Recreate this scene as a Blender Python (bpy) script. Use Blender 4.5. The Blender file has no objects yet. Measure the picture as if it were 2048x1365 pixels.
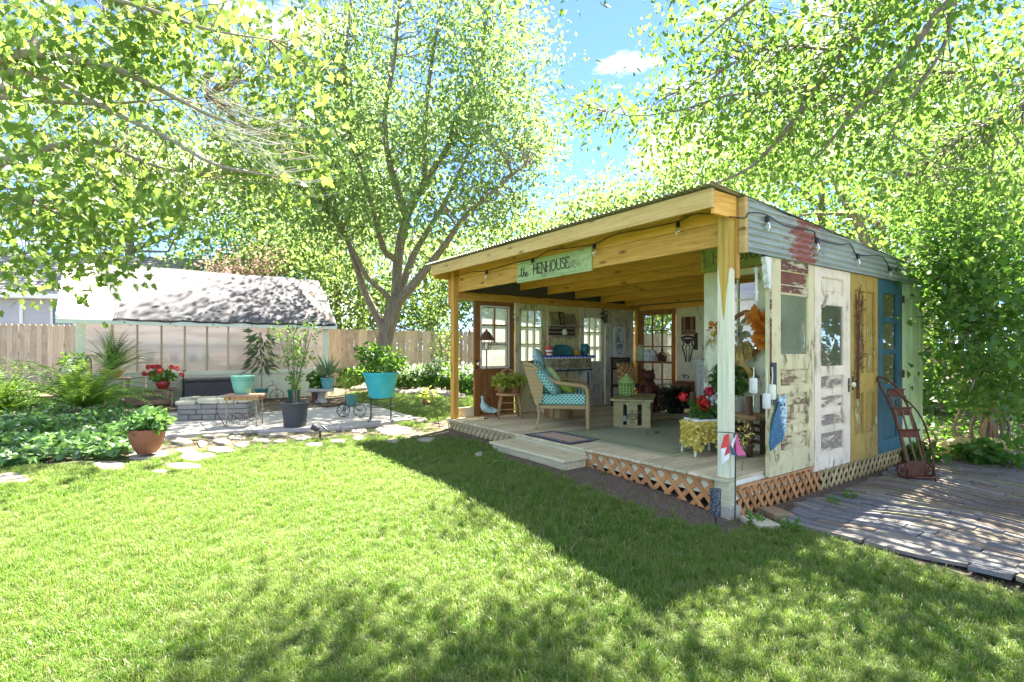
import bpy, bmesh, math, random
import numpy as np
from mathutils import Vector, Matrix

random.seed(7)
rng = np.random.default_rng(11)
scene = bpy.context.scene
col = scene.collection
R = math.radians

# ------------------------------------------------------------------ camera
EYE = 1.55
FPX, CX, HY = 1051.0, 1024.0, 699.0          # focal length and horizon of the 2048 px photograph
cam_d = bpy.data.cameras.new("camera")
cam_d.sensor_width = 36.0
cam_d.lens = FPX / 2048 * 36.0
cam_d.shift_y = (HY - 682.5) / 2048
cam_d.clip_end = 800
cam_d.clip_start = 0.05
cam = bpy.data.objects.new("camera", cam_d)
col.objects.link(cam)
cam.location = (0, 0, EYE)
cam.rotation_euler = (R(90), 0, 0)
scene.camera = cam

# ------------------------------------------------------------------ sky and sun
SUN_AZ, SUN_EL = 31.0, 60.0                   # azimuth from +Y towards +X, elevation
world = bpy.data.worlds.new("World")
scene.world = world
world.use_nodes = True
wt = world.node_tree
wt.nodes.clear()
wo = wt.nodes.new("ShaderNodeOutputWorld")
wb = wt.nodes.new("ShaderNodeBackground")
wb.inputs[1].default_value = 0.067
sky = wt.nodes.new("ShaderNodeTexSky")
sky.sky_type = 'NISHITA'
sky.sun_disc = False
sky.sun_elevation = R(SUN_EL)
sky.sun_rotation = R(SUN_AZ)
sky.air_density = 0.4
sky.dust_density = 0.0
sky.ozone_density = 6.5
wtc = wt.nodes.new("ShaderNodeTexCoord")
wmap = wt.nodes.new("ShaderNodeMapping")
wmap.inputs['Scale'].default_value = (1.6, 1.6, 5.0)
wmap.inputs['Location'].default_value = (0.0, 0.0, 0.0)
wn = wt.nodes.new("ShaderNodeTexNoise")
wn.inputs['Scale'].default_value = 1.7
wn.inputs['Detail'].default_value = 7
wn.inputs['Roughness'].default_value = 0.58
wr = wt.nodes.new("ShaderNodeValToRGB")
wr.color_ramp.elements[0].position = 0.50
wr.color_ramp.elements[1].position = 0.66
wmix = wt.nodes.new("ShaderNodeMixRGB")
wmix.inputs[2].default_value = (6.0, 5.9, 5.7, 1)
wt.links.new(wtc.outputs['Generated'], wmap.inputs[0])
wt.links.new(wmap.outputs[0], wn.inputs['Vector'])
wt.links.new(wn.outputs[0], wr.inputs[0])
wt.links.new(wr.outputs[0], wmix.inputs[0])
wt.links.new(sky.outputs[0], wmix.inputs[1])
wt.links.new(wmix.outputs[0], wb.inputs[0])
wt.links.new(wb.outputs[0], wo.inputs[0])

sun_d = bpy.data.lights.new("sun", 'SUN')
sun_d.energy = 3.8
sun_d.angle = R(0.55)
sun_d.color = (1.0, 0.93, 0.80)
sun = bpy.data.objects.new("sun", sun_d)
col.objects.link(sun)
_sd = Vector((math.sin(R(SUN_AZ)) * math.cos(R(SUN_EL)), math.cos(R(SUN_AZ)) * math.cos(R(SUN_EL)), math.sin(R(SUN_EL))))
sun.rotation_euler = _sd.to_track_quat('Z', 'Y').to_euler()

vs = scene.view_settings
vs.view_transform = 'Standard'
vs.look = 'None'
vs.gamma = 1.0
vs.use_curve_mapping = False
vs.exposure = 3.4
scene.render.engine = 'CYCLES'
scene.render.filter_size = 1.05
cy = scene.cycles
cy.max_bounces = 12
cy.diffuse_bounces = 8
cy.glossy_bounces = 3
cy.transmission_bounces = 8
cy.transparent_max_bounces = 16
cy.caustics_reflective = False
cy.caustics_refractive = False
cy.sample_clamp_indirect = 8
cy.use_denoising = True
try:
    cy.denoiser = 'OPENIMAGEDENOISE'
    cy.denoising_prefilter = 'ACCURATE'
except Exception:
    pass

# ------------------------------------------------------------------ frames and geometry of the place
CORNER = Vector((1.96, 4.74, 0.0))            # front right corner of the henhouse deck
ROT = math.atan2(0.5853, 0.8108)
U = Vector((math.cos(ROT), math.sin(ROT), 0))   # into the henhouse
V = Vector((-math.sin(ROT), math.cos(ROT), 0))  # along its front, towards the patio
DZ = 0.373                                     # deck top


def L2W(s, t, z=0.0):
    p = CORNER + U * s + V * t
    return Vector((p.x, p.y, z))


def W2L(p):
    d = Vector((p[0], p[1], 0)) - Vector((CORNER.x, CORNER.y, 0))
    return d.dot(U), d.dot(V)


_GT = [-40, -1.0, 0.0, 0.5, 1.5, 3.0, 5.2, 7.0, 9.0, 12.0, 16.0, 20, 60]
_GZ = [0.0, 0.0, 0.015, 0.09, 0.155, 0.175, 0.20, 0.235, 0.265, 0.30, 0.40, 0.45, 0.50]
_gtf = np.linspace(-40, 60, 2001)
_gzf = np.interp(_gtf, _GT, _GZ)
_k = np.ones(9) / 9
_gzf[8:-8] = np.convolve(_gzf, _k, 'same')[8:-8]


def gz(x, y):
    t = (x - CORNER.x) * V.x + (y - CORNER.y) * V.y
    return float(np.interp(t, _gtf, _gzf))


def gz_np(x, y):
    t = (x - CORNER.x) * V.x + (y - CORNER.y) * V.y
    return np.interp(t, _gtf, _gzf)


def at(px, py, Y):
    """point seen at a pixel of the 2048 px photograph, Y metres in front of the camera"""
    return Vector(((px - CX) / FPX * Y, Y, EYE - (py - HY) / FPX * Y))


def on_z(px, py, z):
    Y = (EYE - z) * FPX / (py - HY)
    p = at(px, py, Y)
    p.z = z
    return p


def on_ground(px, py):
    z = 0.15
    for _ in range(12):
        p = on_z(px, py, z)
        z = 0.5 * z + 0.5 * gz(p.x, p.y)
    p = on_z(px, py, z)
    p.z = gz(p.x, p.y)
    return p


def on_t(px, py, t):
    """local (s, z) on the plane at t across the henhouse (its side walls)"""
    r = (px - CX) / FPX
    bx, by = CORNER.x + V.x * t, CORNER.y + V.y * t
    s = (r * by - bx) / (U.x - r * U.y)
    Y = by + U.y * s
    return s, EYE - (py - HY) / FPX * Y


def on_s(px, py, s):
    """local (t, z) on a plane at depth s into the henhouse (front, back wall)"""
    r = (px - CX) / FPX
    bx, by = CORNER.x + U.x * s, CORNER.y + U.y * s
    t = (r * by - bx) / (V.x - r * V.y)
    Y = by + V.y * t
    return t, EYE - (py - HY) / FPX * Y


# ------------------------------------------------------------------ objects
def tag(o, label=None, cat=None, group=None, kind=None):
    if label: o['label'] = label
    if cat: o['category'] = cat
    if group: o['group'] = group
    if kind: o['kind'] = kind
    return o


def empty(name, loc, rz=0.0, label=None, cat=None, group=None):
    o = bpy.data.objects.new(name, None)
    o.empty_display_size = 0.1
    o.location = loc
    o.rotation_euler = (0, 0, rz)
    col.objects.link(o)
    return tag(o, label, cat, group)


def copy_tree(o, parent=None):
    c = o.copy()
    col.objects.link(c)
    c.parent = parent
    for ch in list(o.children):
        copy_tree(ch, c)
    return c


class MB:
    """collects shapes; build() links them as one mesh object"""
    def __init__(self):
        self.v = []
        self.f = []
        self.m = []
        self.cur = 0

    def add(self, vs_, fs_):
        b = len(self.v)
        self.v.extend([tuple(p) for p in vs_])
        for f in fs_:
            self.f.append(tuple(i + b for i in f))
            self.m.append(self.cur)
        return self

    def box(self, x0, x1, y0, y1, z0, z1):
        vs_ = [(x0, y0, z0), (x1, y0, z0), (x1, y1, z0), (x0, y1, z0), (x0, y0, z1), (x1, y0, z1), (x1, y1, z1), (x0, y1, z1)]
        return self.add(vs_, [(0, 3, 2, 1), (4, 5, 6, 7), (0, 1, 5, 4), (1, 2, 6, 5), (2, 3, 7, 6), (3, 0, 4, 7)])

    def bar(self, a, b, w, h, up=(0, 0, 1)):
        """a box of section w x h from a to b"""
        a, b = Vector(a), Vector(b)
        d = (b - a).normalized()
        u = Vector(up)
        if abs(d.dot(u)) > 0.98: u = Vector((1, 0, 0))
        x = d.cross(u).normalized() * (w / 2)
        y = x.cross(d).normalized() * (h / 2)
        vs_ = [a - x - y, a + x - y, a + x + y, a - x + y, b - x - y, b + x - y, b + x + y, b - x + y]
        return self.add(vs_, [(0, 1, 2, 3), (4, 7, 6, 5), (0, 4, 5, 1), (1, 5, 6, 2), (2, 6, 7, 3), (3, 7, 4, 0)])

    def tube(self, pts, r, n=8, cap=True):
        pts = [Vector(p) for p in pts]
        rs = r if isinstance(r, (list, tuple)) else [r] * len(pts)
        ref = Vector((0, 0, 1))
        rings = []
        x = None
        for i, p in enumerate(pts):
            a = pts[max(i - 1, 0)]
            b = pts[min(i + 1, len(pts) - 1)]
            d = (b - a)
            d = d.normalized() if d.length > 1e-9 else Vector((0, 0, 1))
            if x is None:
                x = d.cross(ref)
                if x.length < 0.05: x = d.cross(Vector((1, 0, 0)))
            else:
                x = x - d * x.dot(d)
                if x.length < 1e-6: x = d.cross(Vector((1, 0, 0)))
            x = x.normalized()
            y = d.cross(x)
            rings.append([p + (x * math.cos(2 * math.pi * k / n) + y * math.sin(2 * math.pi * k / n)) * rs[i] for k in range(n)])
        vs_ = [q for ring in rings for q in ring]
        fs_ = []
        for i in range(len(pts) - 1):
            for k in range(n):
                k2 = (k + 1) % n
                fs_.append((i * n + k, i * n + k2, (i + 1) * n + k2, (i + 1) * n + k))
        if cap:
            fs_.append(tuple(range(n - 1, -1, -1)))
            fs_.append(tuple((len(pts) - 1) * n + k for k in range(n)))
        return self.add(vs_, fs_)

    def lathe(self, prof, n=24, c=(0, 0, 0)):
        vs_, fs_ = [], []
        for (r, z) in prof:
            for k in range(n):
                a = 2 * math.pi * k / n
                vs_.append((c[0] + r * math.cos(a), c[1] + r * math.sin(a), c[2] + z))
        for i in range(len(prof) - 1):
            for k in range(n):
                k2 = (k + 1) % n
                fs_.append((i * n + k, i * n + k2, (i + 1) * n + k2, (i + 1) * n + k))
        if prof[0][0] > 1e-5: fs_.append(tuple(range(n - 1, -1, -1)))
        if prof[-1][0] > 1e-5: fs_.append(tuple((len(prof) - 1) * n + k for k in range(n)))
        return self.add(vs_, fs_)

    def ball(self, c, r, n=10, m=7, sq=(1, 1, 1)):
        vs_, fs_ = [], []
        for i in range(m + 1):
            th = math.pi * i / m
            for k in range(n):
                a = 2 * math.pi * k / n
                vs_.append((c[0] + r * sq[0] * math.sin(th) * math.cos(a), c[1] + r * sq[1] * math.sin(th) * math.sin(a), c[2] - r * sq[2] * math.cos(th)))
        for i in range(m):
            for k in range(n):
                k2 = (k + 1) % n
                fs_.append((i * n + k, i * n + k2, (i + 1) * n + k2, (i + 1) * n + k))
        return self.add(vs_, fs_)

    def prism(self, poly, o, ax, ay, th):
        """polygon (2-D) in the frame o, ax, ay, extruded th along ax x ay (centred)"""
        o, ax, ay = Vector(o), Vector(ax), Vector(ay)
        nrm = ax.cross(ay).normalized() * (th / 2)
        n = len(poly)
        vs_ = [o + ax * p[0] + ay * p[1] - nrm for p in poly] + [o + ax * p[0] + ay * p[1] + nrm for p in poly]
        fs_ = [tuple(range(n - 1, -1, -1)), tuple(range(n, 2 * n))]
        for k in range(n):
            k2 = (k + 1) % n
            fs_.append((k, k2, n + k2, n + k))
        return self.add(vs_, fs_)

    def stroke(self, pts, o, ax, ay, w, th):
        """flat pen line through 2-D points, w wide, th thick"""
        for (a, b) in zip(pts[:-1], pts[1:]):
            dx, dy = b[0] - a[0], b[1] - a[1]
            l = math.hypot(dx, dy) or 1e-6
            ex, ey = dx / l * w * 0.35, dy / l * w * 0.35
            nx, ny = -dy / l * w / 2, dx / l * w / 2
            self.prism([(a[0] - ex - nx, a[1] - ey - ny), (b[0] + ex - nx, b[1] + ey - ny), (b[0] + ex + nx, b[1] + ey + ny), (a[0] - ex + nx, a[1] - ey + ny)], o, ax, ay, th)
        return self

    def mesh(self, name, mats, smooth=False, bevel=0.0):
        me = bpy.data.meshes.new(name)
        me.from_pydata(self.v, [], self.f)
        if not isinstance(mats, (list, tuple)): mats = [mats]
        for m in mats: me.materials.append(m)
        if len(mats) > 1: me.polygons.foreach_set('material_index', self.m)
        if bevel:
            bm = bmesh.new()
            bm.from_mesh(me)
            bmesh.ops.bevel(bm, geom=list(bm.edges), offset=bevel, segments=1, affect='EDGES', clamp_overlap=True)
            bm.to_mesh(me)
            bm.free()
        if smooth:
            me.polygons.foreach_set('use_smooth', [True] * len(me.polygons))
        me.update()
        return me

    def build(self, name, mats, parent=None, loc=(0, 0, 0), rot=(0, 0, 0), smooth=False, bevel=0.0):
        me = self.mesh(name, mats, smooth, bevel)
        if smooth == 'auto':
            me.polygons.foreach_set('use_smooth', [True] * len(me.polygons))
            me.set_sharp_from_angle(angle=R(40))
        return link(name, me, parent, loc, rot)


def link(name, me, parent=None, loc=(0, 0, 0), rot=(0, 0, 0)):
    o = bpy.data.objects.new(name, me)
    o.location = loc
    o.rotation_euler = rot
    if parent is not None: o.parent = parent
    col.objects.link(o)
    return o


def np_mesh(name, verts, faces, mat, smooth=False):
    """verts (N,3); faces (M,k) all with k corners"""
    me = bpy.data.meshes.new(name)
    n, (m, k) = len(verts), faces.shape
    me.vertices.add(n)
    me.vertices.foreach_set('co', np.ascontiguousarray(verts, dtype=np.float32).ravel())
    me.loops.add(m * k)
    me.loops.foreach_set('vertex_index', np.ascontiguousarray(faces, dtype=np.int32).ravel())
    me.polygons.add(m)
    me.polygons.foreach_set('loop_start', np.arange(0, m * k, k, dtype=np.int32))
    me.polygons.foreach_set('loop_total', np.full(m, k, dtype=np.int32))
    if smooth: me.polygons.foreach_set('use_smooth', np.ones(m, dtype=bool))
    me.materials.append(mat)
    me.update(calc_edges=True)
    return me


def bez(p, n=12):
    """smooth curve through points (Catmull-Rom)"""
    p = [Vector(q) for q in p]
    q = [p[0] * 2 - p[1]] + p + [p[-1] * 2 - p[-2]]
    out = []
    for i in range(1, len(q) - 2):
        for k in range(n):
            t = k / n
            a, b, c, d = q[i - 1], q[i], q[i + 1], q[i + 2]
            out.append(0.5 * ((2 * b) + (c - a) * t + (2 * a - 5 * b + 4 * c - d) * t * t + (3 * b - a - 3 * c + d) * t ** 3))
    out.append(p[-1])
    return out


# ------------------------------------------------------------------ leaves in bulk
def _tmpl(shape):
    if shape == 'rhomb':
        v = [(0, 0, 0), (0.45, 0.26, 0.05), (1, 0, -0.04), (0.45, -0.26, 0.05)]
        f = [(0, 1, 2), (0, 2, 3)]
    elif shape == 'lance':
        v = [(0, 0, 0), (0.4, 0.13, 0.03), (1, 0, -0.10), (0.4, -0.13, 0.03)]
        f = [(0, 1, 2), (0, 2, 3)]
    elif shape == 'oval':
        v = [(0, 0, 0), (0.22, 0.24, 0.05), (0.6, 0.27, 0.06), (1, 0, -0.05), (0.6, -0.27, 0.06), (0.22, -0.24, 0.05)]
        f = [(0, 1, 2), (0, 2, 3), (0, 3, 4), (0, 4, 5)]
    elif shape == 'maple':
        h = [(0.0, 0.0), (0.02, 0.20), (-0.10, 0.42), (0.22, 0.34), (0.30, 0.56), (0.50, 0.26), (0.66, 0.28), (1.0, 0.0)]
        pts = h + [(x, -y) for (x, y) in h[-2:0:-1]]
        v = [(x, y, 0.10 * abs(y) - 0.12 * x * x) for (x, y) in pts]
        v.append((0.34, 0, -0.01))
        n = len(pts)
        f = [(i, (i + 1) % n, n) for i in range(n)]
    elif shape == 'heart':
        h = [(0.0, 0.0), (-0.08, 0.2), (0.05, 0.38), (0.35, 0.42), (0.7, 0.24), (1.0, 0.0)]
        pts = h + [(x, -y) for (x, y) in h[-2:0:-1]]
        v = [(x, y, 0.12 * abs(y) - 0.10 * x * x) for (x, y) in pts]
        v.append((0.4, 0, -0.02))
        n = len(pts)
        f = [(i, (i + 1) % n, n) for i in range(n)]
    return np.array(v, dtype=np.float64), np.array(f, dtype=np.int64)


def leaf_arrays(pos, size, axis, nrm, shape):
    """leaves at pos (N,3), long axis and rough normal given"""
    tv, tf = _tmpl(shape)
    n = len(pos)
    a = axis / (np.linalg.norm(axis, axis=1, keepdims=True) + 1e-9)
    b = np.cross(nrm, a)
    b /= (np.linalg.norm(b, axis=1, keepdims=True) + 1e-9)
    c = np.cross(a, b)
    size = np.broadcast_to(np.asarray(size, dtype=np.float64), (n,))[:, None, None]
    vv = pos[:, None, :] + size * (tv[None, :, 0:1] * a[:, None, :] + tv[None, :, 1:2] * b[:, None, :] + tv[None, :, 2:3] * c[:, None, :])
    ff = tf[None] + (np.arange(n) * len(tv))[:, None, None]
    return vv.reshape(-1, 3), ff.reshape(-1, tf.shape[1])


def rand_dirs(n, up=0.0, r=None):
    r = r or rng
    d = r.normal(size=(n, 3))
    d /= np.linalg.norm(d, axis=1, keepdims=True)
    d[:, 2] += up
    return d / np.linalg.norm(d, axis=1, keepdims=True)


def leaves_obj(name, pos, size, mat, parent=None, shape='rhomb', droop=-0.4, flat=0.8, kind='stuff', axis=None):
    n = len(pos)
    if axis is None: axis = rand_dirs(n, droop)
    nrm = rand_dirs(n, flat)
    v, f = leaf_arrays(np.asarray(pos, dtype=np.float64), size, axis, nrm, shape)
    o = link(name, np_mesh(name, v, f, mat), parent)
    if kind: o['kind'] = kind
    return o
# ------------------------------------------------------------------ materials
class NT:
    def __init__(self, name):
        self.m = bpy.data.materials.new(name)
        self.m.use_nodes = True
        self.t = self.m.node_tree
        self.t.nodes.clear()
        self.out = self.t.nodes.new('ShaderNodeOutputMaterial')

    def n(self, typ, props=None, **inp):
        nd = self.t.nodes.new('ShaderNode' + typ)
        for k, v in (props or {}).items(): setattr(nd, k, v)
        for k, v in inp.items():
            key = k.replace('_', ' ')
            sock = nd.inputs[int(k[1:])] if (k[0] == 'i' and k[1:].isdigit()) else nd.inputs[key]
            self.set(sock, v)
        return nd

    def set(self, sock, v):
        if isinstance(v, bpy.types.NodeSocket): self.t.links.new(v, sock)
        elif isinstance(v, bpy.types.Node): self.t.links.new(v.outputs[0], sock)
        else:
            if isinstance(v, (tuple, list)) and len(v) == 3 and sock.type == 'RGBA': v = (*v, 1)
            sock.default_value = v

    def math(self, op, a, b=0.0, c=None, clamp=False):
        kw = dict(i0=a, i1=b)
        if c is not None: kw['i2'] = c
        return self.n('Math', {'operation': op, 'use_clamp': clamp}, **kw)

    def mix(self, fac, a, b, mode='MIX'):
        return self.n('MixRGB', {'blend_type': mode}, i0=fac, i1=a, i2=b)

    def ramp(self, fac, stops):
        nd = self.n('ValToRGB', i0=fac)
        e = nd.color_ramp.elements
        while len(e) < len(stops): e.new(0.5)
        for k, (p, c) in enumerate(stops):
            e[k].position = p
            e[k].color = (*c, 1) if len(c) == 3 else c
        return nd

    def coords(self, scale=(1, 1, 1), rnd=True, gen='Object'):
        tc = self.n('TexCoord').outputs[gen]
        if rnd:
            oi = self.n('ObjectInfo')
            off = self.math('MULTIPLY', oi.outputs['Random'], 37.0)
            comb = self.n('CombineXYZ', i0=off, i1=off, i2=off)
            tc = self.n('VectorMath', {'operation': 'ADD'}, i0=tc, i1=comb).outputs[0]
        return self.n('Mapping', Vector=tc, Scale=scale).outputs[0]

    def noise(self, vec, scale=5.0, detail=4.0, rough=0.5, dist=0.0):
        return self.n('TexNoise', Vector=vec, Scale=scale, Detail=detail, Roughness=rough, Distortion=dist)

    def bump(self, h, strength=0.3, dist=0.01):
        return self.n('Bump', Height=h, Strength=strength, Distance=dist)

    def finish(self, color, rough=0.6, metal=0.0, normal=None, spec=0.4, **kw):
        b = self.n('BsdfPrincipled', Base_Color=color, Roughness=rough, Metallic=metal)
        b.inputs['Specular IOR Level'].default_value = spec
        if normal is not None: self.set(b.inputs['Normal'], normal)
        for k, v in kw.items(): self.set(b.inputs[k.replace('_', ' ')], v)
        self.t.links.new(b.outputs[0], self.out.inputs[0])
        return self.m


def dim(c, k): return tuple(x * k for x in c)


def plain(name, c, rough=0.55, metal=0.0, var=0.15, bump=0.15, scale=30.0, spec=0.4):
    t = NT(name)
    v = t.coords()
    nz = t.noise(v, scale, 5, 0.6)
    big = t.noise(v, scale * 0.12, 3, 0.5)
    f = t.math('ADD', t.math('MULTIPLY', nz, 0.5), t.math('MULTIPLY', big, 0.5))
    cc = t.ramp(f, [(0.3, dim(c, 1 - var)), (0.7, dim(c, 1 + var))])
    return t.finish(cc, rough, metal, t.bump(nz, bump, 0.004), spec)


AX = {'x': (1.2, 22, 22), 'y': (22, 1.2, 22), 'z': (22, 22, 1.2)}


def wood(name, c1, c2, axis='x', rough=0.72, var=0.25, grain=1.0, knots=True, bump=0.35, c3=None):
    """c1 dark grain, c2 light wood, grain along an axis of the object"""
    t = NT(name)
    v = t.coords(AX[axis])
    nz = t.noise(v, 1.6 * grain, 6, 0.62, 0.6)
    fine = t.noise(v, 7.0 * grain, 3, 0.6)
    f = t.math('ADD', t.math('MULTIPLY', nz, 0.7), t.math('MULTIPLY', fine, 0.3))
    c = t.ramp(f, [(0.34, c1), (0.62, c2)])
    if knots:
        kv = t.coords(tuple(2.2 if k < 2 else 7 for k in AX[axis]))
        vo = t.n('TexVoronoi', Vector=kv, Scale=1.0)
        km = t.ramp(vo.outputs['Distance'], [(0.06, (1, 1, 1)), (0.19, (0, 0, 0))])
        c = t.mix(km, c, dim(c1, 0.45))
    oi = t.n('ObjectInfo').outputs['Random']
    c = t.mix(1.0, c, t.ramp(oi, [(0.0, (1 - var,) * 3), (1.0, (1 + var * 0.6,) * 3)]), 'MULTIPLY')
    if c3 is not None:
        st = t.noise(t.coords((3, 3, 3)), 1.0, 4, 0.6)
        c = t.mix(t.ramp(st, [(0.45, (0, 0, 0)), (0.7, (0.8, 0.8, 0.8))]), c, c3)
    return t.finish(c, rough, 0, t.bump(f, bump, 0.006), 0.25)


def peel(name, paint, under, amount=0.5, axis='z', scale=1.0, dirt=0.2, rough=0.7):
    """old paint flaking off a board in patches along its grain"""
    t = NT(name)
    st = {'z': (9, 9, 3.2), 'x': (3.2, 9, 9), 'y': (9, 3.2, 9), 'xy': (4.0, 4.0, 16), 'n': (6, 6, 6)}[axis]
    v = t.coords(tuple(k * scale for k in st))
    nz = t.noise(v, 1.0, 9, 0.72, 0.3)
    sm = t.noise(t.coords((1.3, 1.3, 1.3)), 1.0, 3, 0.5)
    f = t.math('ADD', t.math('MULTIPLY', nz, 0.75), t.math('MULTIPLY', sm, 0.3))
    th = 0.72 - 0.4 * amount
    mask = t.ramp(f, [(th, (0, 0, 0)), (th + 0.035, (1, 1, 1))])
    gr = t.noise(t.coords(tuple(k * 3 for k in st)), 1.5, 5, 0.6)
    uc = t.ramp(gr, [(0.3, dim(under, 0.6)), (0.7, dim(under, 1.3))])
    pc = t.ramp(t.noise(t.coords((4, 4, 4)), 1.0, 5, 0.6), [(0.3, dim(paint, 1 - dirt)), (0.65, paint)])
    edge = t.ramp(f, [(th - 0.06, (1, 1, 1)), (th, (0.62, 0.60, 0.55))])
    pc = t.mix(1.0, pc, edge, 'MULTIPLY')
    c = t.mix(mask, pc, uc)
    h = t.math('SUBTRACT', t.math('MULTIPLY', gr, 0.3), mask)
    return t.finish(c, rough, 0, t.bump(h, 0.9, 0.006), 0.3)


def leafmat(name, c1, c2, trans=None, fac=0.45, rough=0.45, hue=0.0, glossy=0.35):
    """leaf: reflects c1..c2, lets a yellower green through"""
    t = NT(name)
    g = t.n('NewGeometry').outputs['Random Per Island']
    oi = t.n('ObjectInfo').outputs['Random']
    f = t.math('FRACT', t.math('ADD', g, oi))
    c = t.ramp(f, [(0.0, c1), (1.0, c2)])
    tr = trans or (0.30, 0.42, 0.05)
    tcol = t.ramp(f, [(0.0, dim(tr, 0.75)), (1.0, dim(tr, 1.15))])
    b = t.n('BsdfPrincipled', Base_Color=c, Roughness=rough)
    b.inputs['Specular IOR Level'].default_value = glossy
    tb = t.n('BsdfTranslucent', Color=tcol)
    mx = t.n('MixShader', i0=fac, i1=b.outputs[0], i2=tb.outputs[0])
    t.t.links.new(mx.outputs[0], t.out.inputs[0])
    return t.m


def glassmat(name, tint=(0.9, 0.97, 0.93), haze=0.0, rough=0.02):
    t = NT(name)
    fr = t.n('Fresnel', IOR=1.5)
    fr = t.math('ADD', t.math('MULTIPLY', fr, 1.6), 0.03, clamp=True)
    tr = t.n('BsdfTransparent', Color=tint)
    gl = t.n('BsdfGlossy', Color=(1, 1, 1), Roughness=rough)
    sh = t.n('MixShader', i0=fr, i1=tr.outputs[0], i2=gl.outputs[0])
    if haze:
        df = t.n('BsdfDiffuse', Color=(0.75, 0.8, 0.75))
        tl = t.n('BsdfTranslucent', Color=(0.8, 0.84, 0.8))
        ds = t.n('MixShader', i0=0.6, i1=df.outputs[0], i2=tl.outputs[0])
        nz = t.noise(t.coords((3, 3, 3)), 1.0, 4, 0.6)
        hz = t.math('MULTIPLY', t.ramp(nz, [(0.3, (0.5, 0.5, 0.5)), (0.7, (1, 1, 1))]), haze)
        sh = t.n('MixShader', i0=hz, i1=sh.outputs[0], i2=ds.outputs[0])
    t.t.links.new(sh.outputs[0], t.out.inputs[0])
    return t.m


M = {}
# building timber
M['stain'] = wood('honey_stained_wood', (0.56, 0.26, 0.045), (0.86, 0.49, 0.11), 'y')
M['stain_x'] = wood('honey_stained_wood_x', (0.56, 0.26, 0.045), (0.86, 0.49, 0.11), 'x')
M['stain_z'] = wood('honey_stained_wood_z', (0.36, 0.17, 0.03), (0.60, 0.33, 0.07), 'z')
M['fascia'] = wood('pale_fascia_wood', (0.50, 0.30, 0.10), (0.72, 0.50, 0.20), 'y')
M['deck'] = wood('weathered_deck', (0.40, 0.33, 0.19), (0.74, 0.64, 0.42), 'x', knots=False, var=0.24, c3=(0.42, 0.39, 0.24))
M['rim'] = wood('treated_pine', (0.42, 0.38, 0.22), (0.60, 0.55, 0.36), 'y')
M['step'] = wood('treated_step', (0.50, 0.43, 0.25), (0.74, 0.66, 0.42), 'y')
M['lattice'] = wood('cedar_lattice', (0.36, 0.155, 0.05), (0.54, 0.27, 0.10), 'z', knots=False)
M['lattice_old'] = wood('weathered_lattice', (0.34, 0.25, 0.11), (0.52, 0.41, 0.20), 'z', knots=False)
M['grey_wood'] = wood('grey_old_wood', (0.20, 0.17, 0.12), (0.42, 0.37, 0.28), 'z')
M['crate'] = wood('crate_wood', (0.26, 0.21, 0.08), (0.45, 0.38, 0.17), 'x')
M['brown'] = wood('brown_varnish', (0.22, 0.09, 0.025), (0.40, 0.185, 0.055), 'z', rough=0.5)
M['dark_brown'] = wood('dark_brown_wood', (0.05, 0.02, 0.012), (0.12, 0.05, 0.025), 'z', rough=0.5)
M['log'] = wood('log_bark', (0.06, 0.03, 0.015), (0.18, 0.10, 0.05), 'z')
M['log_x'] = wood('log_bare', (0.30, 0.17, 0.07), (0.46, 0.30, 0.14), 'y')
M['chair'] = wood('old_oak', (0.30, 0.16, 0.06), (0.46, 0.28, 0.12), 'z')
M['fence'] = wood('cedar_fence', (0.40, 0.29, 0.19), (0.62, 0.50, 0.37), 'z', knots=True, var=0.34, c3=(0.46, 0.41, 0.35))
M['bench'] = wood('bench_wood', (0.22, 0.12, 0.07), (0.42, 0.28, 0.19), 'x')
# old doors
M['d_cream'] = peel('flaking_green_cream', (0.66, 0.59, 0.33), (0.26, 0.16, 0.10), 0.32, 'z')
M['d_cream_p'] = peel('flaking_cream_panel', (0.64, 0.56, 0.32), (0.26, 0.16, 0.10), 0.44, 'xy')
M['d_red'] = peel('flaking_red_rail', (0.20, 0.07, 0.042), (0.50, 0.42, 0.28), 0.46, 'xy')
M['d_white'] = peel('flaking_white', (0.77, 0.67, 0.49), (0.34, 0.27, 0.20), 0.24, 'z')
M['d_white_p'] = peel('flaking_white_panel', (0.73, 0.63, 0.47), (0.30, 0.25, 0.20), 0.50, 'xy')
M['d_ochre'] = peel('worn_ochre', (0.40, 0.28, 0.065), (0.54, 0.47, 0.26), 0.26, 'z', 1.6)
M['d_ochre_p'] = peel('worn_ochre_panel', (0.38, 0.27, 0.065), (0.52, 0.45, 0.24), 0.34, 'z', 1.6)
M['d_blue'] = peel('worn_blue', (0.042, 0.125, 0.15), (0.10, 0.10, 0.11), 0.22, 'z')
M['d_blue_p'] = peel('worn_blue_panel', (0.034, 0.10, 0.122), (0.26, 0.29, 0.20), 0.30, 'z')
M['d_lime'] = peel('pale_lime_paint', (0.52, 0.66, 0.33), (0.40, 0.45, 0.25), 0.14, 'z')
M['d_yg'] = peel('flaking_yellow_green', (0.68, 0.62, 0.32), (0.40, 0.34, 0.18), 0.34, 'z', 1.5)
M['d_yel'] = peel('pale_yellow_panel', (0.74, 0.62, 0.30), (0.50, 0.40, 0.19), 0.30, 'z')
M['d_grey'] = peel('crackled_grey_white', (0.72, 0.67, 0.50), (0.40, 0.34, 0.24), 0.28, 'z', 1.4)
M['d_ivory'] = peel('ivory_wall', (0.80, 0.72, 0.42), (0.48, 0.40, 0.22), 0.20, 'z')
M['white_green'] = peel('white_green_paint', (0.76, 0.73, 0.48), (0.36, 0.34, 0.24), 0.22, 'z')
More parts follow.
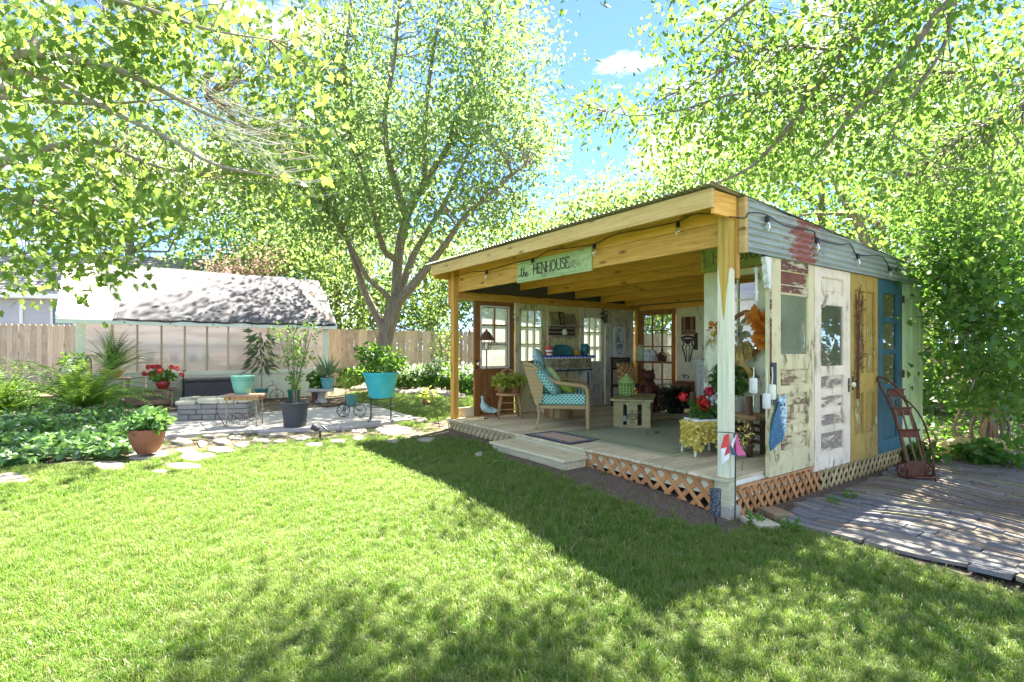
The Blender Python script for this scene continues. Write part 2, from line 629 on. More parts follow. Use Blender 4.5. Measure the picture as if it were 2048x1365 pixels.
M['sign_green'] = peel('pale_green_sign', (0.44, 0.54, 0.24), (0.58, 0.62, 0.36), 0.26, 'n')
M['white_paint'] = peel('white_paint', (0.74, 0.74, 0.66), (0.45, 0.40, 0.32), 0.16, 'z')
M['green_trim'] = plain('pale_green_trim', (0.70, 0.70, 0.54), 0.6)
M['green_siding'] = plain('pale_green_siding', (0.68, 0.65, 0.47), 0.65, var=0.08)
M['white_trim'] = plain('white_trim', (0.78, 0.79, 0.74), 0.5, var=0.05)
# metal, stone, cloth
M['iron'] = plain('dark_iron', (0.045, 0.04, 0.035), 0.6, 0.3)
M['black'] = plain('black_plastic', (0.02, 0.02, 0.022), 0.45)
M['grey_plastic'] = plain('charcoal_plastic', (0.045, 0.05, 0.058), 0.42)
M['rust'] = plain('rusty_iron', (0.105, 0.045, 0.024), 0.85, 0.1, 0.5, 0.5, 18)
M['rust_dk'] = plain('dark_rust', (0.12, 0.04, 0.022), 0.85, 0.1, 0.5, 0.5, 18)
M['teal_pot'] = plain('turquoise_plastic', (0.03, 0.38, 0.42), 0.4, var=0.16, scale=9)
M['jade'] = plain('jade_glaze', (0.16, 0.40, 0.31), 0.22, var=0.25, scale=8, spec=0.6)
M['jade_dk'] = plain('dark_jade_glaze', (0.05, 0.19, 0.17), 0.25, var=0.3, scale=8, spec=0.6)
M['green_pot'] = plain('green_plastic', (0.04, 0.20, 0.13), 0.45)
M['terra'] = plain('terracotta', (0.25, 0.095, 0.055), 0.6, var=0.3, scale=9)
M['terra_pale'] = plain('pale_terracotta', (0.52, 0.30, 0.12), 0.7, var=0.25, scale=9)
M['red_pot'] = plain('red_glaze', (0.34, 0.03, 0.025), 0.25, var=0.3, scale=8)
M['red_paint'] = plain('red_paint', (0.55, 0.045, 0.04), 0.4)
M['geranium'] = leafmat('geranium_red', (0.55, 0.015, 0.02), (0.70, 0.05, 0.05), (0.7, 0.04, 0.05), 0.3)
M['geranium_dk'] = leafmat('geranium_crimson', (0.38, 0.008, 0.03), (0.52, 0.02, 0.06), (0.5, 0.02, 0.06), 0.3)
M['white_flower'] = leafmat('white_petal', (0.7, 0.72, 0.68), (0.8, 0.8, 0.76), (0.7, 0.75, 0.65), 0.35)
M['orange_flower'] = leafmat('orange_petal', (0.60, 0.16, 0.015), (0.75, 0.28, 0.03), (0.7, 0.25, 0.03), 0.35)
M['yellow_petal'] = leafmat('yellow_petal', (0.72, 0.60, 0.12), (0.80, 0.72, 0.25), (0.75, 0.65, 0.15), 0.35)
M['gold'] = plain('gold_ribbon', (0.42, 0.27, 0.05), 0.5, var=0.35)
M['ivory'] = plain('ivory_paint', (0.66, 0.66, 0.46), 0.6)
M['glass'] = glassmat('window_glass')
M['glass_dirty'] = glassmat('hazy_glass', (0.90, 0.95, 0.90), 0.85)
M['glass_bulb'] = glassmat('bulb_glass', (0.95, 0.95, 0.9))
M['glass_green'] = glassmat('old_green_glass', (0.66, 0.78, 0.68), 0.14)
M['black_paint'] = plain('black_paint', (0.025, 0.022, 0.018), 0.7)
# foliage
M['maple'] = leafmat('maple_leaf', (0.055, 0.13, 0.015), (0.12, 0.20, 0.022), (0.28, 0.42, 0.08), 0.48)
M['ash'] = leafmat('ash_leaf', (0.075, 0.145, 0.04), (0.15, 0.22, 0.075), (0.32, 0.48, 0.13), 0.48)
M['hack'] = leafmat('hackberry_leaf', (0.055, 0.125, 0.018), (0.11, 0.19, 0.03), (0.24, 0.42, 0.07), 0.48)
M['far'] = leafmat('far_leaf', (0.06, 0.125, 0.025), (0.13, 0.20, 0.05), (0.36, 0.52, 0.14), 0.5)
M['far2'] = leafmat('far_dark_leaf', (0.035, 0.09, 0.02), (0.08, 0.14, 0.035), (0.26, 0.42, 0.08), 0.45)
M['plum'] = leafmat('plum_leaf', (0.20, 0.12, 0.10), (0.32, 0.21, 0.17), (0.50, 0.33, 0.26), 0.45)
M['shrub'] = leafmat('shrub_leaf', (0.028, 0.085, 0.014), (0.06, 0.14, 0.02), (0.20, 0.40, 0.05), 0.42)
M['fern'] = leafmat('fern_frond', (0.08, 0.19, 0.02), (0.16, 0.29, 0.04), (0.36, 0.54, 0.07), 0.42)
M['fern_dk'] = leafmat('dark_fern', (0.02, 0.065, 0.018), (0.05, 0.12, 0.028), (0.15, 0.30, 0.05), 0.35)
M['mint'] = leafmat('dead_nettle_leaf', (0.07, 0.17, 0.04), (0.15, 0.27, 0.10), (0.25, 0.46, 0.10), 0.35, 0.4)
M['mint_pale'] = leafmat('dead_nettle_silver', (0.34, 0.44, 0.30), (0.46, 0.54, 0.38), (0.30, 0.45, 0.2), 0.3, 0.4)
M['pot_leaf'] = leafmat('potted_leaf', (0.035, 0.12, 0.018), (0.08, 0.19, 0.03), (0.24, 0.44, 0.05), 0.4)
M['lime_leaf'] = leafmat('lime_leaf', (0.20, 0.27, 0.03), (0.34, 0.38, 0.06), (0.5, 0.6, 0.08), 0.4)
M['pale_leaf'] = leafmat('grey_green_leaf', (0.16, 0.25, 0.13), (0.28, 0.36, 0.20), (0.4, 0.52, 0.25), 0.35)
M['long_leaf'] = leafmat('narrow_leaf', (0.05, 0.09, 0.035), (0.13, 0.13, 0.08), (0.2, 0.3, 0.1), 0.3)
M['dry'] = leafmat('dry_grass', (0.05, 0.045, 0.025), (0.13, 0.12, 0.07), (0.15, 0.14, 0.06), 0.25)
M['bark'] = wood('tree_bark', (0.10, 0.078, 0.06), (0.32, 0.26, 0.20), 'z', bump=0.9, knots=False, grain=0.8)
M['bark_pale'] = wood('pale_bark', (0.24, 0.20, 0.16), (0.46, 0.41, 0.35), 'z', knots=False, bump=0.6)
M['twig'] = plain('twig', (0.22, 0.16, 0.10), 0.8)
M['twig_pale'] = plain('silver_twig', (0.50, 0.46, 0.40), 0.7)
# ------------------------------------------------------------------ ground
PZ = 0.272          # patio top
gx = np.concatenate([np.array([-400, -250, -150, -90, -60, -40, -30]), np.arange(-24, 16.01, 0.2), np.array([20, 28, 40, 60, 90, 150, 250, 400])])
gy = np.concatenate([np.array([-300, -120, -50, -20, -8, -3]), np.arange(0.0, 26.01, 0.2), np.array([30, 38, 50, 70, 100, 160, 260, 500])])
GX, GY = np.meshgrid(gx, gy)


def vnoise(x, y, sc, seed=0):
    """cheap smooth noise in 0..1"""
    r = np.random.default_rng(seed)
    out = np.zeros_like(np.asarray(x, dtype=float))
    for k in range(7):
        a = r.uniform(0, 2 * np.pi)
        f = sc * r.uniform(0.6, 1.8)
        out = out + np.sin((x * math.cos(a) + y * math.sin(a)) * f + r.uniform(0, 6.28))
    return 0.5 + out / 7.0


def soil_np(x, y):
    dx, dy = x - CORNER.x, y - CORNER.y
    s = dx * U.x + dy * U.y
    t = dx * V.x + dy * V.y
    n = vnoise(x, y, 3.5, 3) * 0.45 + vnoise(x, y, 14, 4) * 0.3
    strip = np.interp(t, [-3.2, -2.0, -0.6, 0.2, 1.2, 2.4, 3.6, 5.0, 6.2], [0.05, 0.10, 0.30, 0.55, 0.78, 0.70, 0.48, 0.40, 0.2])
    lo = np.where(t < -0.2, 0.45 + 0.02 * t, 0.0)
    a = np.clip((s - (lo - strip - 0.22 + n * 0.62)) / 0.16, 0, 1) * (s < 5.2) * (t > -4.5) * (t < 6.0)
    # stony strip between lawn and patio
    px = x / np.maximum(y, 0.5) * FPX + CX
    py = HY + (EYE - gz_np(x, y)) / np.maximum(y, 0.5) * FPX
    edge = np.interp(px, [-200, 0, 200, 420, 600, 700, 800, 880, 1000], [945, 940, 925, 912, 888, 884, 882, 880, 880]) - 14 + n * 30
    b = np.clip((edge - py) / 9, 0, 1) * (px < 905) * (py > 700) * np.clip((py - np.interp(px, [640, 740, 900], [700, 838, 862])) / 6, 0, 1)
    bed = np.clip((y - np.interp(x, [-16, -4, 0], [13.5, 15.0, 15.6])) / 0.4, 0, 1) * (y < 20) * (x < 1.5)
    wood_ = np.clip((s - 4.9 + n) / 0.3, 0, 1) * (s > 4.4) + np.clip((-3.0 - t) / 0.4, 0, 1) * (s > 1.6)
    return np.clip(a + b * 0.85 + bed + wood_, 0, 1)


gzv = gz_np(GX, GY) + (vnoise(GX, GY, 1.3, 8) - 0.5) * 0.03
verts = np.stack([GX.ravel(), GY.ravel(), gzv.ravel()], 1)
ny_, nx_ = GX.shape
ii = (np.arange(ny_ - 1)[:, None] * nx_ + np.arange(nx_ - 1)[None]).ravel()
gfaces = np.stack([ii, ii + 1, ii + 1 + nx_, ii + nx_], 1)
t_ = NT('lawn_soil')
at_ = t_.n('Attribute', {'attribute_name': 'soil'})
cv = t_.coords((1, 1, 1), False)
g1 = t_.noise(cv, 38, 6, 0.7)
g2 = t_.noise(cv, 2.2, 4, 0.6)
turf = t_.mix(g2, (0.05, 0.095, 0.02), (0.085, 0.125, 0.03))
turf = t_.mix(t_.ramp(g1, [(0.35, (0, 0, 0)), (0.75, (0.45, 0.45, 0.45))]), turf, (0.19, 0.19, 0.09))
peb = t_.n('TexVoronoi', Vector=cv, Scale=55.0)
soilc = t_.ramp(g1, [(0.3, (0.075, 0.057, 0.042)), (0.55, (0.165, 0.132, 0.10)), (0.75, (0.28, 0.24, 0.19))])
soilc = t_.mix(t_.ramp(peb.outputs['Distance'], [(0.12, (0.55, 0.55, 0.55)), (0.35, (0, 0, 0))]), soilc, (0.32, 0.28, 0.23))
gc = t_.mix(at_.outputs['Fac'], turf, soilc)
t_.finish(gc, 0.95, 0, t_.bump(t_.math('ADD', g1, peb.outputs['Distance']), 0.8, 0.02), 0.1)
me = np_mesh('ground', verts, gfaces, t_.m, True)
sa = me.attributes.new('soil', 'FLOAT', 'POINT')
sa.data.foreach_set('value', soil_np(GX, GY).ravel().astype(np.float32))
ground = tag(link('ground', me), kind='structure')

# ------------------------------------------------------------------ henhouse
HW, HD = 5.2, 4.78                              # width and depth
hh = empty('henhouse', (CORNER.x, CORNER.y, 0), ROT, 'open garden shed walled with mismatched old doors under a corrugated metal roof', 'shed')


def roof_z(s): return 2.975 - 0.057 * (s + 0.283)


# deck boards run front to back
nb = 37
pw = (HW + 0.02) / nb
bm_ = [MB().box(-0.03, HD, -(pw - 0.006) / 2, (pw - 0.006) / 2, -0.028, 0).mesh('deck_board', M['deck'], bevel=0.004) for _ in range(1)]
for k in range(nb):
    b = link('deck_board', bm_[0], hh, (random.uniform(-0.008, 0.008), 0.004 + pw * (k + 0.5), DZ + random.uniform(-0.002, 0.002)))
MB().box(0.012, 0.05, 0.10, HW - 0.02, 0.19, DZ - 0.031).build('rim_board', M['rim'], hh, bevel=0.003)
MB().box(0.05, HD - 0.02, 0.012, 0.05, 0.16, DZ - 0.031).build('rim_board', M['green_trim'], hh, bevel=0.003)
MB().box(0.05, HD - 0.02, HW - 0.05, HW - 0.012, 0.19, DZ - 0.031).build('rim_board', M['rim'], hh, bevel=0.003)
MB().box(-0.004, 0.11, -0.004, 0.11, -0.1, DZ - 0.03).build('corner_post', M['rim'], hh, bevel=0.006)
MB().box(-0.012, 0.16, -0.02, 0.15, -0.12, 0.13).build('footing', plain('concrete_block', (0.40, 0.37, 0.28), 0.9, var=0.2, bump=0.6), hh, bevel=0.01)
for s_ in (1.3, 2.5, 3.7):
    MB().box(s_, s_ + 0.2, 0.3, HW - 0.3, -0.1, 0.3).build('pier', M['grey_wood'], hh)


def clip_poly(poly, x0, x1, y0, y1):
    for (ax, lim, sg) in ((0, x0, 1), (0, x1, -1), (1, y0, 1), (1, y1, -1)):
        out = []
        for i in range(len(poly)):
            a, b = poly[i - 1], poly[i]
            da, db = sg * (a[ax] - lim), sg * (b[ax] - lim)
            if (da >= 0) != (db >= 0):
                q = da / (da - db)
                out.append((a[0] + (b[0] - a[0]) * q, a[1] + (b[1] - a[1]) * q))
            if db >= 0: out.append(b)
        poly = out
        if not poly: return []
    return poly


def lattice(parent, o, ax, a0, a1, zlo, zhi, mats, pitch=0.155, w=0.042, ang=48, lean=1):
    """two layers of crossing slats between a0..a1 along ax, each slat its own piece; zlo may be a function of a"""
    ax = Vector(ax)
    nrm = ax.cross(Vector((0, 0, 1)))
    root = MB().box(0, 0.001, 0, 0.001, 0, 0.001)
    fr = MB()
    fr.bar(Vector(o) + ax * a0 + Vector((0, 0, zhi - 0.01)) - nrm * 0.012, Vector(o) + ax * a1 + Vector((0, 0, zhi - 0.01)) - nrm * 0.012, 0.012, 0.02)
    lat = fr.build('lattice', M[mats[0]], parent)
    ta = math.tan(R(ang))
    for layer, sg in ((0, 1), (1, -1)):
        off = (0.010 if layer == 0 else 0.001)
        hgt = 0.45
        a = a0 - hgt / ta - 0.1
        while a < a1 + 0.1 + hgt / ta:
            ex = w / math.sin(R(ang))
            zb, zt = -0.06, 0.40
            dx = (zt - zb) / ta * sg * lean
            jit = random.uniform(-0.006, 0.006)
            base = a + jit if dx > 0 else a + jit
            poly = [(base, zb), (base + ex, zb), (base + ex + dx, zt), (base + dx, zt)]
            am = min(max(a + dx / 2, a0), a1)
            zl = zlo(am) if callable(zlo) else zlo
            poly = clip_poly(poly, a0, a1, zl, zhi)
            a += pitch
            if len(poly) < 3: continue
            area = abs(sum(poly[i - 1][0] * poly[i][1] - poly[i][0] * poly[i - 1][1] for i in range(len(poly)))) / 2
            if area < 0.0012: continue
            cxp = sum(p[0] for p in poly) / len(poly)
            czp = sum(p[1] for p in poly) / len(poly)
            th = math.atan2(ta, sg * lean)
            ca_, sa_ = math.cos(th - math.pi / 2), math.sin(th - math.pi / 2)
            # the slat's own mesh stands upright along z so that the grain follows it
            q = [((p[0] - cxp) * ca_ + (p[1] - czp) * sa_, -(p[0] - cxp) * sa_ + (p[1] - czp) * ca_) for p in poly]
            mb = MB().prism(q, (0, 0, 0), (1, 0, 0), (0, 0, 1), 0.008)
            pos = Vector(o) + ax * cxp + Vector((0, 0, czp)) + nrm * off
            ob = mb.build('lattice_slat', M[mats[1]], lat, pos)
            rm = Matrix((ax, -nrm, Vector((0, 0, 1)))).transposed() @ Matrix.Rotation(-(th - math.pi / 2), 3, 'Y')
            ob.rotation_euler = rm.to_euler()
    return lat


def lowf(t): return float(np.interp(t, [0, 0.35, 0.9, 1.6, 3, 5.2], [0.03, 0.06, 0.12, 0.155, 0.175, 0.19]))


# front: brown slats on the right of the step, weathered ones on its left; right side likewise
lattice(hh, (-0.006, 0, 0), (0, 1, 0), 0.16, 1.84, lowf, DZ - 0.033, ('lattice', 'lattice'), 0.17, 0.046, 46, -1)
lattice(hh, (-0.006, 0, 0), (0, 1, 0), 3.3, HW, lowf, DZ - 0.033, ('lattice_old', 'lattice_old'), 0.125, 0.036, 50, 1)
lattice(hh, (0, -0.014, 0), (-1, 0, 0), -1.72, -0.12, 0.005, 0.30, ('lattice', 'lattice'), 0.125, 0.042, 52, -1)
lattice(hh, (0, -0.014, 0), (-1, 0, 0), -4.76, -1.72, -0.02, 0.265, ('lattice_old', 'lattice_old'), 0.125, 0.040, 52, 1)

# step
MB().box(-0.40, -0.004, 1.80, 3.34, 0.248, 0.286).build('step_tread', M['step'], hh, bevel=0.008)
mb = MB().box(-0.36, -0.325, 1.83, 3.31, 0.12, 0.246)
mb.box(-0.323, -0.012, 1.83, 1.865, 0.12, 0.246).box(-0.323, -0.012, 3.275, 3.31, 0.12, 0.246)
mb.build('step_riser', M['step'], hh, bevel=0.004)

# posts
post_m = NT('post_half_painted')
pv = post_m.coords((22, 22, 1.2), False)
pn = post_m.noise(pv, 1.6, 6, 0.62)
wd = post_m.ramp(pn, [(0.34, (0.34, 0.20, 0.035)), (0.62, (0.58, 0.38, 0.08))])
pw_ = post_m.ramp(pn, [(0.27, (0.32, 0.31, 0.20)), (0.40, (0.60, 0.58, 0.40)), (0.6, (0.72, 0.70, 0.50))])
sep = post_m.n('SeparateXYZ', Vector=post_m.n('TexCoord').outputs['Object'])
vx = post_m.math('ABSOLUTE', post_m.math('ADD', sep.outputs['Y'], -0.065))
edge_ = post_m.math('ADD', post_m.math('ADD', sep.outputs['Z'], post_m.math('MULTIPLY', vx, -9.0)), post_m.math('MULTIPLY', post_m.noise(post_m.coords((20, 20, 5), False), 1.0, 4, 0.6), 0.14))
mk = post_m.ramp(edge_, [(0.0, (0, 0, 0)), (1.0, (1, 1, 1))])
mk = post_m.math('GREATER_THAN', edge_, 1.86)
post_m.finish(post_m.mix(mk, pw_, wd), 0.7, 0, post_m.bump(pn, 0.3, 0.005), 0.25)
MB().box(0.015, 0.105, 0.01, 0.13, DZ + 0.001, roof_z(0.06) - 0.012).build('porch_post', post_m.m, hh, bevel=0.004)
MB().box(0.105, 0.165, -0.006, 0.10, 2.20, roof_z(0.1) - 0.014).build('post_block', M['stain_z'], hh, bevel=0.003)
MB().box(0.02, 0.12, HW - 0.145, HW - 0.03, DZ + 0.001, roof_z(0.06) - 0.012).build('porch_post', M['stain_z'], hh, bevel=0.004)
MB().box(HD - 0.12, HD - 0.02, HW - 0.13, HW - 0.03, DZ + 0.001, 2.62).build('corner_post', M['stain_z'], hh, bevel=0.004)
# header of two boards, fascia and its return
MB().box(0.108, 0.148, 0.13, HW - 0.146, 2.52, 2.735).build('header_beam', M['stain'], hh, bevel=0.004)
MB().box(0.112, 0.15, 0.13, HW - 0.146, 2.739, roof_z(0.13) - 0.014).build('header_beam', M['stain'], hh, bevel=0.004)
MB().box(-0.283, -0.243, -0.01, HW + 0.09, 2.788, 2.958).build('fascia', M['fascia'], hh, bevel=0.004)
MB().box(-0.241, 0.10, -0.008, 0.03, 2.74, 2.945).build('fascia_return', M['stain_x'], hh, bevel=0.004)
MB().box(-0.241, 0.10, HW + 0.05, HW + 0.088, 2.74, 2.945).build('fascia_return', M['stain_x'], hh, bevel=0.004)
MB().box(0.13, 0.18, -0.075, -0.008, 2.43, 2.935).build('corner_board', M['fascia'], hh, bevel=0.003)
MB().box(0.0, 0.10, HW - 0.03, HW + 0.02, 2.30, 2.74).build('corner_board', M['stain_z'], hh, bevel=0.003)
# left plate, back plate, joists
MB().box(0.15, HD - 0.02, HW - 0.075, HW - 0.03, 2.405, 2.535).build('wall_plate', M['stain_x'], hh, bevel=0.004)
MB().box(HD - 0.075, HD - 0.03, 0.1, HW - 0.14, 2.38, 2.50).build('wall_plate', M['stain'], hh, bevel=0.004)
for s_ in (0.82, 1.51, 2.18, 2.9, 3.63, 4.36):
    zt = roof_z(s_) - 0.012
    MB().box(-0.02, 0.02, 0.02, HW - 0.03, -0.21, -0.002).build('joist', M['stain'], hh, (s_, 0, zt), bevel=0.004)
# left gable infill above the plate
MB().add([(0.12, HW, 2.536), (HD, HW, 2.49), (HD, HW, roof_z(HD) - 0.02), (0.12, HW, roof_z(0.12) - 0.02)], [(0, 1, 2, 3)]).build('gable_board', plain('tar_board', (0.11, 0.10, 0.12), 0.8), hh)


def metal_mat(name, base, rusty, cs, cw, along=0):
    """galvanised sheet with rust and old red paint round cs (+- cw) along the sheet"""
    t = NT(name)
    v = t.coords((5, 5, 12), False)
    nz = t.noise(v, 1.0, 8, 0.7)
    sp = t.noise(t.coords((1.5, 1.5, 6), False), 1.0, 4, 0.6)
    c = t.ramp(sp, [(0.3, dim(base, 0.75)), (0.7, dim(base, 1.2))])
    sx = t.n('SeparateXYZ', Vector=t.n('TexCoord').outputs['Object']).outputs[along]
    d = t.math('ABSOLUTE', t.math('SUBTRACT', sx, cs))
    f = t.math('ADD', t.math('MULTIPLY', d, -0.42 / cw), t.math('ADD', t.math('MULTIPLY', nz, 0.9), t.math('MULTIPLY', t.noise(t.coords((14, 14, 30), False), 1.0, 6, 0.75), 0.35)))
    mk = t.ramp(f, [(0.50, (0, 0, 0)), (0.56, (1, 1, 1))])
    red = t.ramp(t.noise(t.coords((9, 9, 25), False), 1.0, 5, 0.6), [(0.3, dim(rusty, 0.5)), (0.6, rusty), (0.8, (0.33, 0.22, 0.17))])
    c = t.mix(t.math('MULTIPLY', mk, 0.85), c, red)
    return t.finish(c, t.math('ADD', t.math('MULTIPLY', mk, 0.3), 0.45), 0.25, t.bump(nz, 0.15, 0.003), 0.4)


mt_side = metal_mat('galvanised_side_sheet', (0.34, 0.39, 0.35), (0.34, 0.08, 0.055), 1.25, 1.0)
mt_roof = metal_mat('galvanised_roof_sheet', (0.30, 0.32, 0.29), (0.20, 0.10, 0.05), 3.0, 0.5)


def side_sheet(s0, s1, y0):
    z = 2.44
    rows = []
    while z < 2.96:
        rows.append(z)
        z += 0.0078
    vs_, fs_ = [], []
    for z in rows:
        y = y0 - 0.013 * math.sin(z / 0.062 * 2 * math.pi)
        zz0, zz1 = min(z, roof_z(s0) - 0.016), min(z, roof_z(s1) - 0.016)
        n = 6
        for k in range(n + 1):
            s = s0 + (s1 - s0) * k / n
            vs_.append((s, y, min(z, roof_z(s) - 0.016)))
    n1 = 7
    for i in range(len(rows) - 1):
        for k in range(n1 - 1):
            fs_.append((i * n1 + k, i * n1 + k + 1, (i + 1) * n1 + k + 1, (i + 1) * n1 + k))
    o = MB().add(vs_, fs_).build('corrugated_panel', mt_side, hh, smooth=True)
    return o


for (a, b, y0) in ((0.182, 1.70, -0.064), (1.68, 3.25, -0.068), (3.23, HD + 0.04, -0.064)):
    side_sheet(a, b, y0)
# roof sheets with waves across, one slope
tw = (HW + 0.22) / 6
for k in range(6):
    t0 = -0.07 + k * tw
    t1 = t0 + tw + 0.02
    n = 140
    vs_, fs_ = [], []
    for i in range(n + 1):
        t = t0 + (t1 - t0) * i / n
        w = 0.009 * math.sin(t / 0.068 * 2 * math.pi) + (0.003 if k % 2 else 0)
        for s in (-0.35, 2.2, HD + 0.15):
            vs_.append((s, t, roof_z(s) + w + 0.002))
    for i in range(n):
        for q in (0, 1):
            a = i * 3 + q
            fs_.append((a, a + 1, a + 4, a + 3))
    MB().add(vs_, fs_).build('roof_sheet', mt_roof, hh, smooth=True)


# ------------------------------------------------------------------ old doors as walls
def door(loc, rz, w, h, cells, fm, pm=None, name='wall_door', th=0.042, gm='glass', label=None, moulding=True):
    """a framed door w x h with panels and panes; x along its width, visible face at y = 0"""
    xs = sorted({0, w} | {c[0] for c in cells} | {c[1] for c in cells})
    zs = sorted({0, h} | {c[2] for c in cells} | {c[3] for c in cells})
    mb = MB()
    for zi in range(len(zs) - 1):
        zc = (zs[zi] + zs[zi + 1]) / 2
        run = None
        for xi in range(len(xs) - 1):
            xc = (xs[xi] + xs[xi + 1]) / 2
            solid = not any(c[0] < xc < c[1] and c[2] < zc < c[3] for c in cells)
            if solid:
                if run is None: run = xs[xi]
            elif run is not None:
                mb.box(run, xs[xi], 0, th, zs[zi], zs[zi + 1])
                run = None
        if run is not None: mb.box(run, w, 0, th, zs[zi], zs[zi + 1])
    if moulding:
        for c in cells:
            x0, x1, z0, z1 = c[:4]
            m_ = 0.011
            mb.box(x0, x1, 0.006, 0.020, z0, z0 + m_).box(x0, x1, 0.006, 0.020, z1 - m_, z1)
            mb.box(x0, x0 + m_, 0.006, 0.020, z0 + m_, z1 - m_).box(x1 - m_, x1, 0.006, 0.020, z0 + m_, z1 - m_)
    d = mb.build(name, M[fm], hh, loc, (0, 0, rz))
    if label: d['label'] = label
    for c in cells:
        x0, x1, z0, z1, kd = c[:5]
        if kd == 'p':
            p = MB().box(x0, x1, 0.021, 0.031, z0, z1)
            if x1 - x0 > 0.16 and z1 - z0 > 0.16: p.box(x0 + 0.045, x1 - 0.045, 0.013, 0.0205, z0 + 0.045, z1 - 0.045)
            p.build('panel', M[c[5] if len(c) > 5 else (pm or fm)], d, bevel=0.0)
        else:
            nx, nz = (c[5], c[6]) if len(c) > 6 else (1, 1)
            g = c[7] if len(c) > 7 else gm
            if nx * nz > 1:
                mu = MB()
                for i in range(1, nx):
                    x = x0 + (x1 - x0) * i / nx
                    mu.box(x - 0.012, x + 0.012, 0.002, 0.036, z0, z1)
                for i in range(1, nz):
                    z = z0 + (z1 - z0) * i / nz
                    mu.box(x0, x1, 0.006, 0.032, z - 0.012, z + 0.012)
                mu.build('muntin', M[fm], d)
            me_ = MB().add([(0, 0.02, 0), ((x1 - x0) / nx, 0.02, 0), ((x1 - x0) / nx, 0.02, (z1 - z0) / nz), (0, 0.02, (z1 - z0) / nz)], [(0, 1, 2, 3)]).mesh('pane', M[g])
            for i in range(nx):
                for j in range(nz):
                    link('pane', me_, d, (x0 + (x1 - x0) * i / nx, 0, z0 + (z1 - z0) * j / nz))
    return d


def knob(d, x, z, mat='ivory', plate=True):
    mb = MB().lathe([(0.012, 0), (0.012, 0.03), (0.028, 0.04), (0.032, 0.055), (0.024, 0.068), (0, 0.072)], 12)
    o = mb.build('knob', M[mat], d, (x, 0, z), (R(90), 0, 0), smooth=True)
    if plate: MB().box(x - 0.02, x + 0.02, -0.004, 0, z - 0.09, z + 0.07).build('lock_plate', M['iron'], d)
    return o


# right wall: five doors in a row
d1 = door((0.60, -0.05, 0.315), 0, 0.905, 2.125,
          [(0.21, 0.775, 0.22, 0.40, 'p'), (0.21, 0.775, 0.46, 0.60, 'p'), (0.21, 0.775, 0.66, 0.80, 'p'), (0.21, 0.775, 0.86, 1.04, 'p'),
           (0.21, 0.775, 1.175, 1.79, 'g', 1, 1, 'glass_green'), (0.21, 0.775, 1.87, 2.02, 'p', 'd_red')],
          'd_cream', 'd_cream_p', label='flaking cream door with a red top and one tall pane')
MB().box(0.215, 0.77, -0.003, 0.0, 2.02, 2.12).build('top_rail', M['d_red'], d1)
MB().box(0.215, 0.77, -0.003, 0.0, 1.80, 1.87).build('rail', M['d_red'], d1)
MB().box(0.002, 0.035, -0.004, 0.0, 0.98, 1.85).build('bare_strip', M['d_red'], d1)
d2 = door((1.515, -0.05, 0.245), 0, 0.875, 2.195,
          [(0.15, 0.70, 0.18, 0.40, 'p'), (0.15, 0.70, 0.46, 0.60, 'p'), (0.15, 0.70, 0.66, 0.80, 'p'), (0.15, 0.70, 0.86, 1.02, 'p'),
           (0.15, 0.70, 1.11, 1.80, 'g', 1, 1, 'glass_green'), (0.15, 0.70, 1.90, 2.10, 'p', 'd_white')],
          'd_white', 'd_white_p', label='flaking white door with a green tinted pane and a white knob')
knob(d2, 0.83, 0.90)
d3 = door((2.405, -0.05, 0.235), 0, 0.775, 2.205,
          [(0.10, 0.35, 0.30, 0.80, 'p'), (0.425, 0.675, 0.30, 0.80, 'p'), (0.10, 0.35, 1.02, 2.02, 'p'), (0.425, 0.675, 1.02, 2.02, 'p')],
          'd_ochre', 'd_ochre_p', label='worn ochre yellow panelled door')
knob(d3, 0.045, 0.93, 'rust')
d4 = door((3.195, -0.05, 0.235), 0, 0.79, 2.205,
          [(0.14, 0.62, 0.16, 0.66, 'p'), (0.14, 0.62, 0.86, 1.26, 'g', 1, 1), (0.14, 0.62, 1.30, 1.66, 'g', 1, 1), (0.14, 0.62, 1.72, 2.04, 'g', 1, 1)],
          'd_blue', 'd_blue_p', label='worn blue door with three panes one above the other')
d5 = door((4.0, -0.05, 0.24), 0, 0.77, 2.20,
          [(0.10, 0.34, 0.25, 0.85, 'p'), (0.43, 0.67, 0.25, 0.85, 'p'), (0.10, 0.34, 1.05, 2.0, 'p'), (0.43, 0.67, 1.05, 2.0, 'p')],
          'd_lime', label='pale lime green door with rusty hinges')
for z in (1.98, 0.98):
    MB().box(-0.01, 0.06, -0.006, 0, z - 0.05, z + 0.05).build('hinge', M['rust'], d5)

# left wall seen from inside: brown glazed door, flaking window door, yellow boards, white window door, grey panel door
lw = HW - 0.032
zl = DZ + 0.002
e1 = door((0.50, lw, zl), 0, 0.86, 2.06,
          [(0.13, 0.74, 0.14, 0.78, 'p'), (0.15, 0.72, 0.86, 1.26, 'g', 1, 1, 'glass_dirty'), (0.15, 0.72, 1.29, 1.93, 'g', 2, 2, 'glass_dirty')],
          'brown', label='brown varnished door with white painted glazing')
fr_ = MB()
for (x0, x1, z0, z1) in ((0.12, 0.15, 0.84, 1.95), (0.72, 0.75, 0.84, 1.95), (0.15, 0.72, 0.83, 0.86), (0.15, 0.72, 1.93, 1.955), (0.15, 0.72, 1.26, 1.29)):
    fr_.box(x0, x1, -0.012, 0.001, z0, z1)
fr_.build('glazing_frame', M['white_paint'], e1)
knob(e1, 0.05, 0.92, 'ivory')
e2 = door((1.40, lw, zl), 0, 0.75, 2.06,
          [(0.12, 0.62, 0.12, 0.42, 'p'), (0.12, 0.62, 0.50, 0.80, 'p'), (0.12, 0.62, 0.95, 1.92, 'g', 3, 3, 'glass_dirty')], 'd_yg')
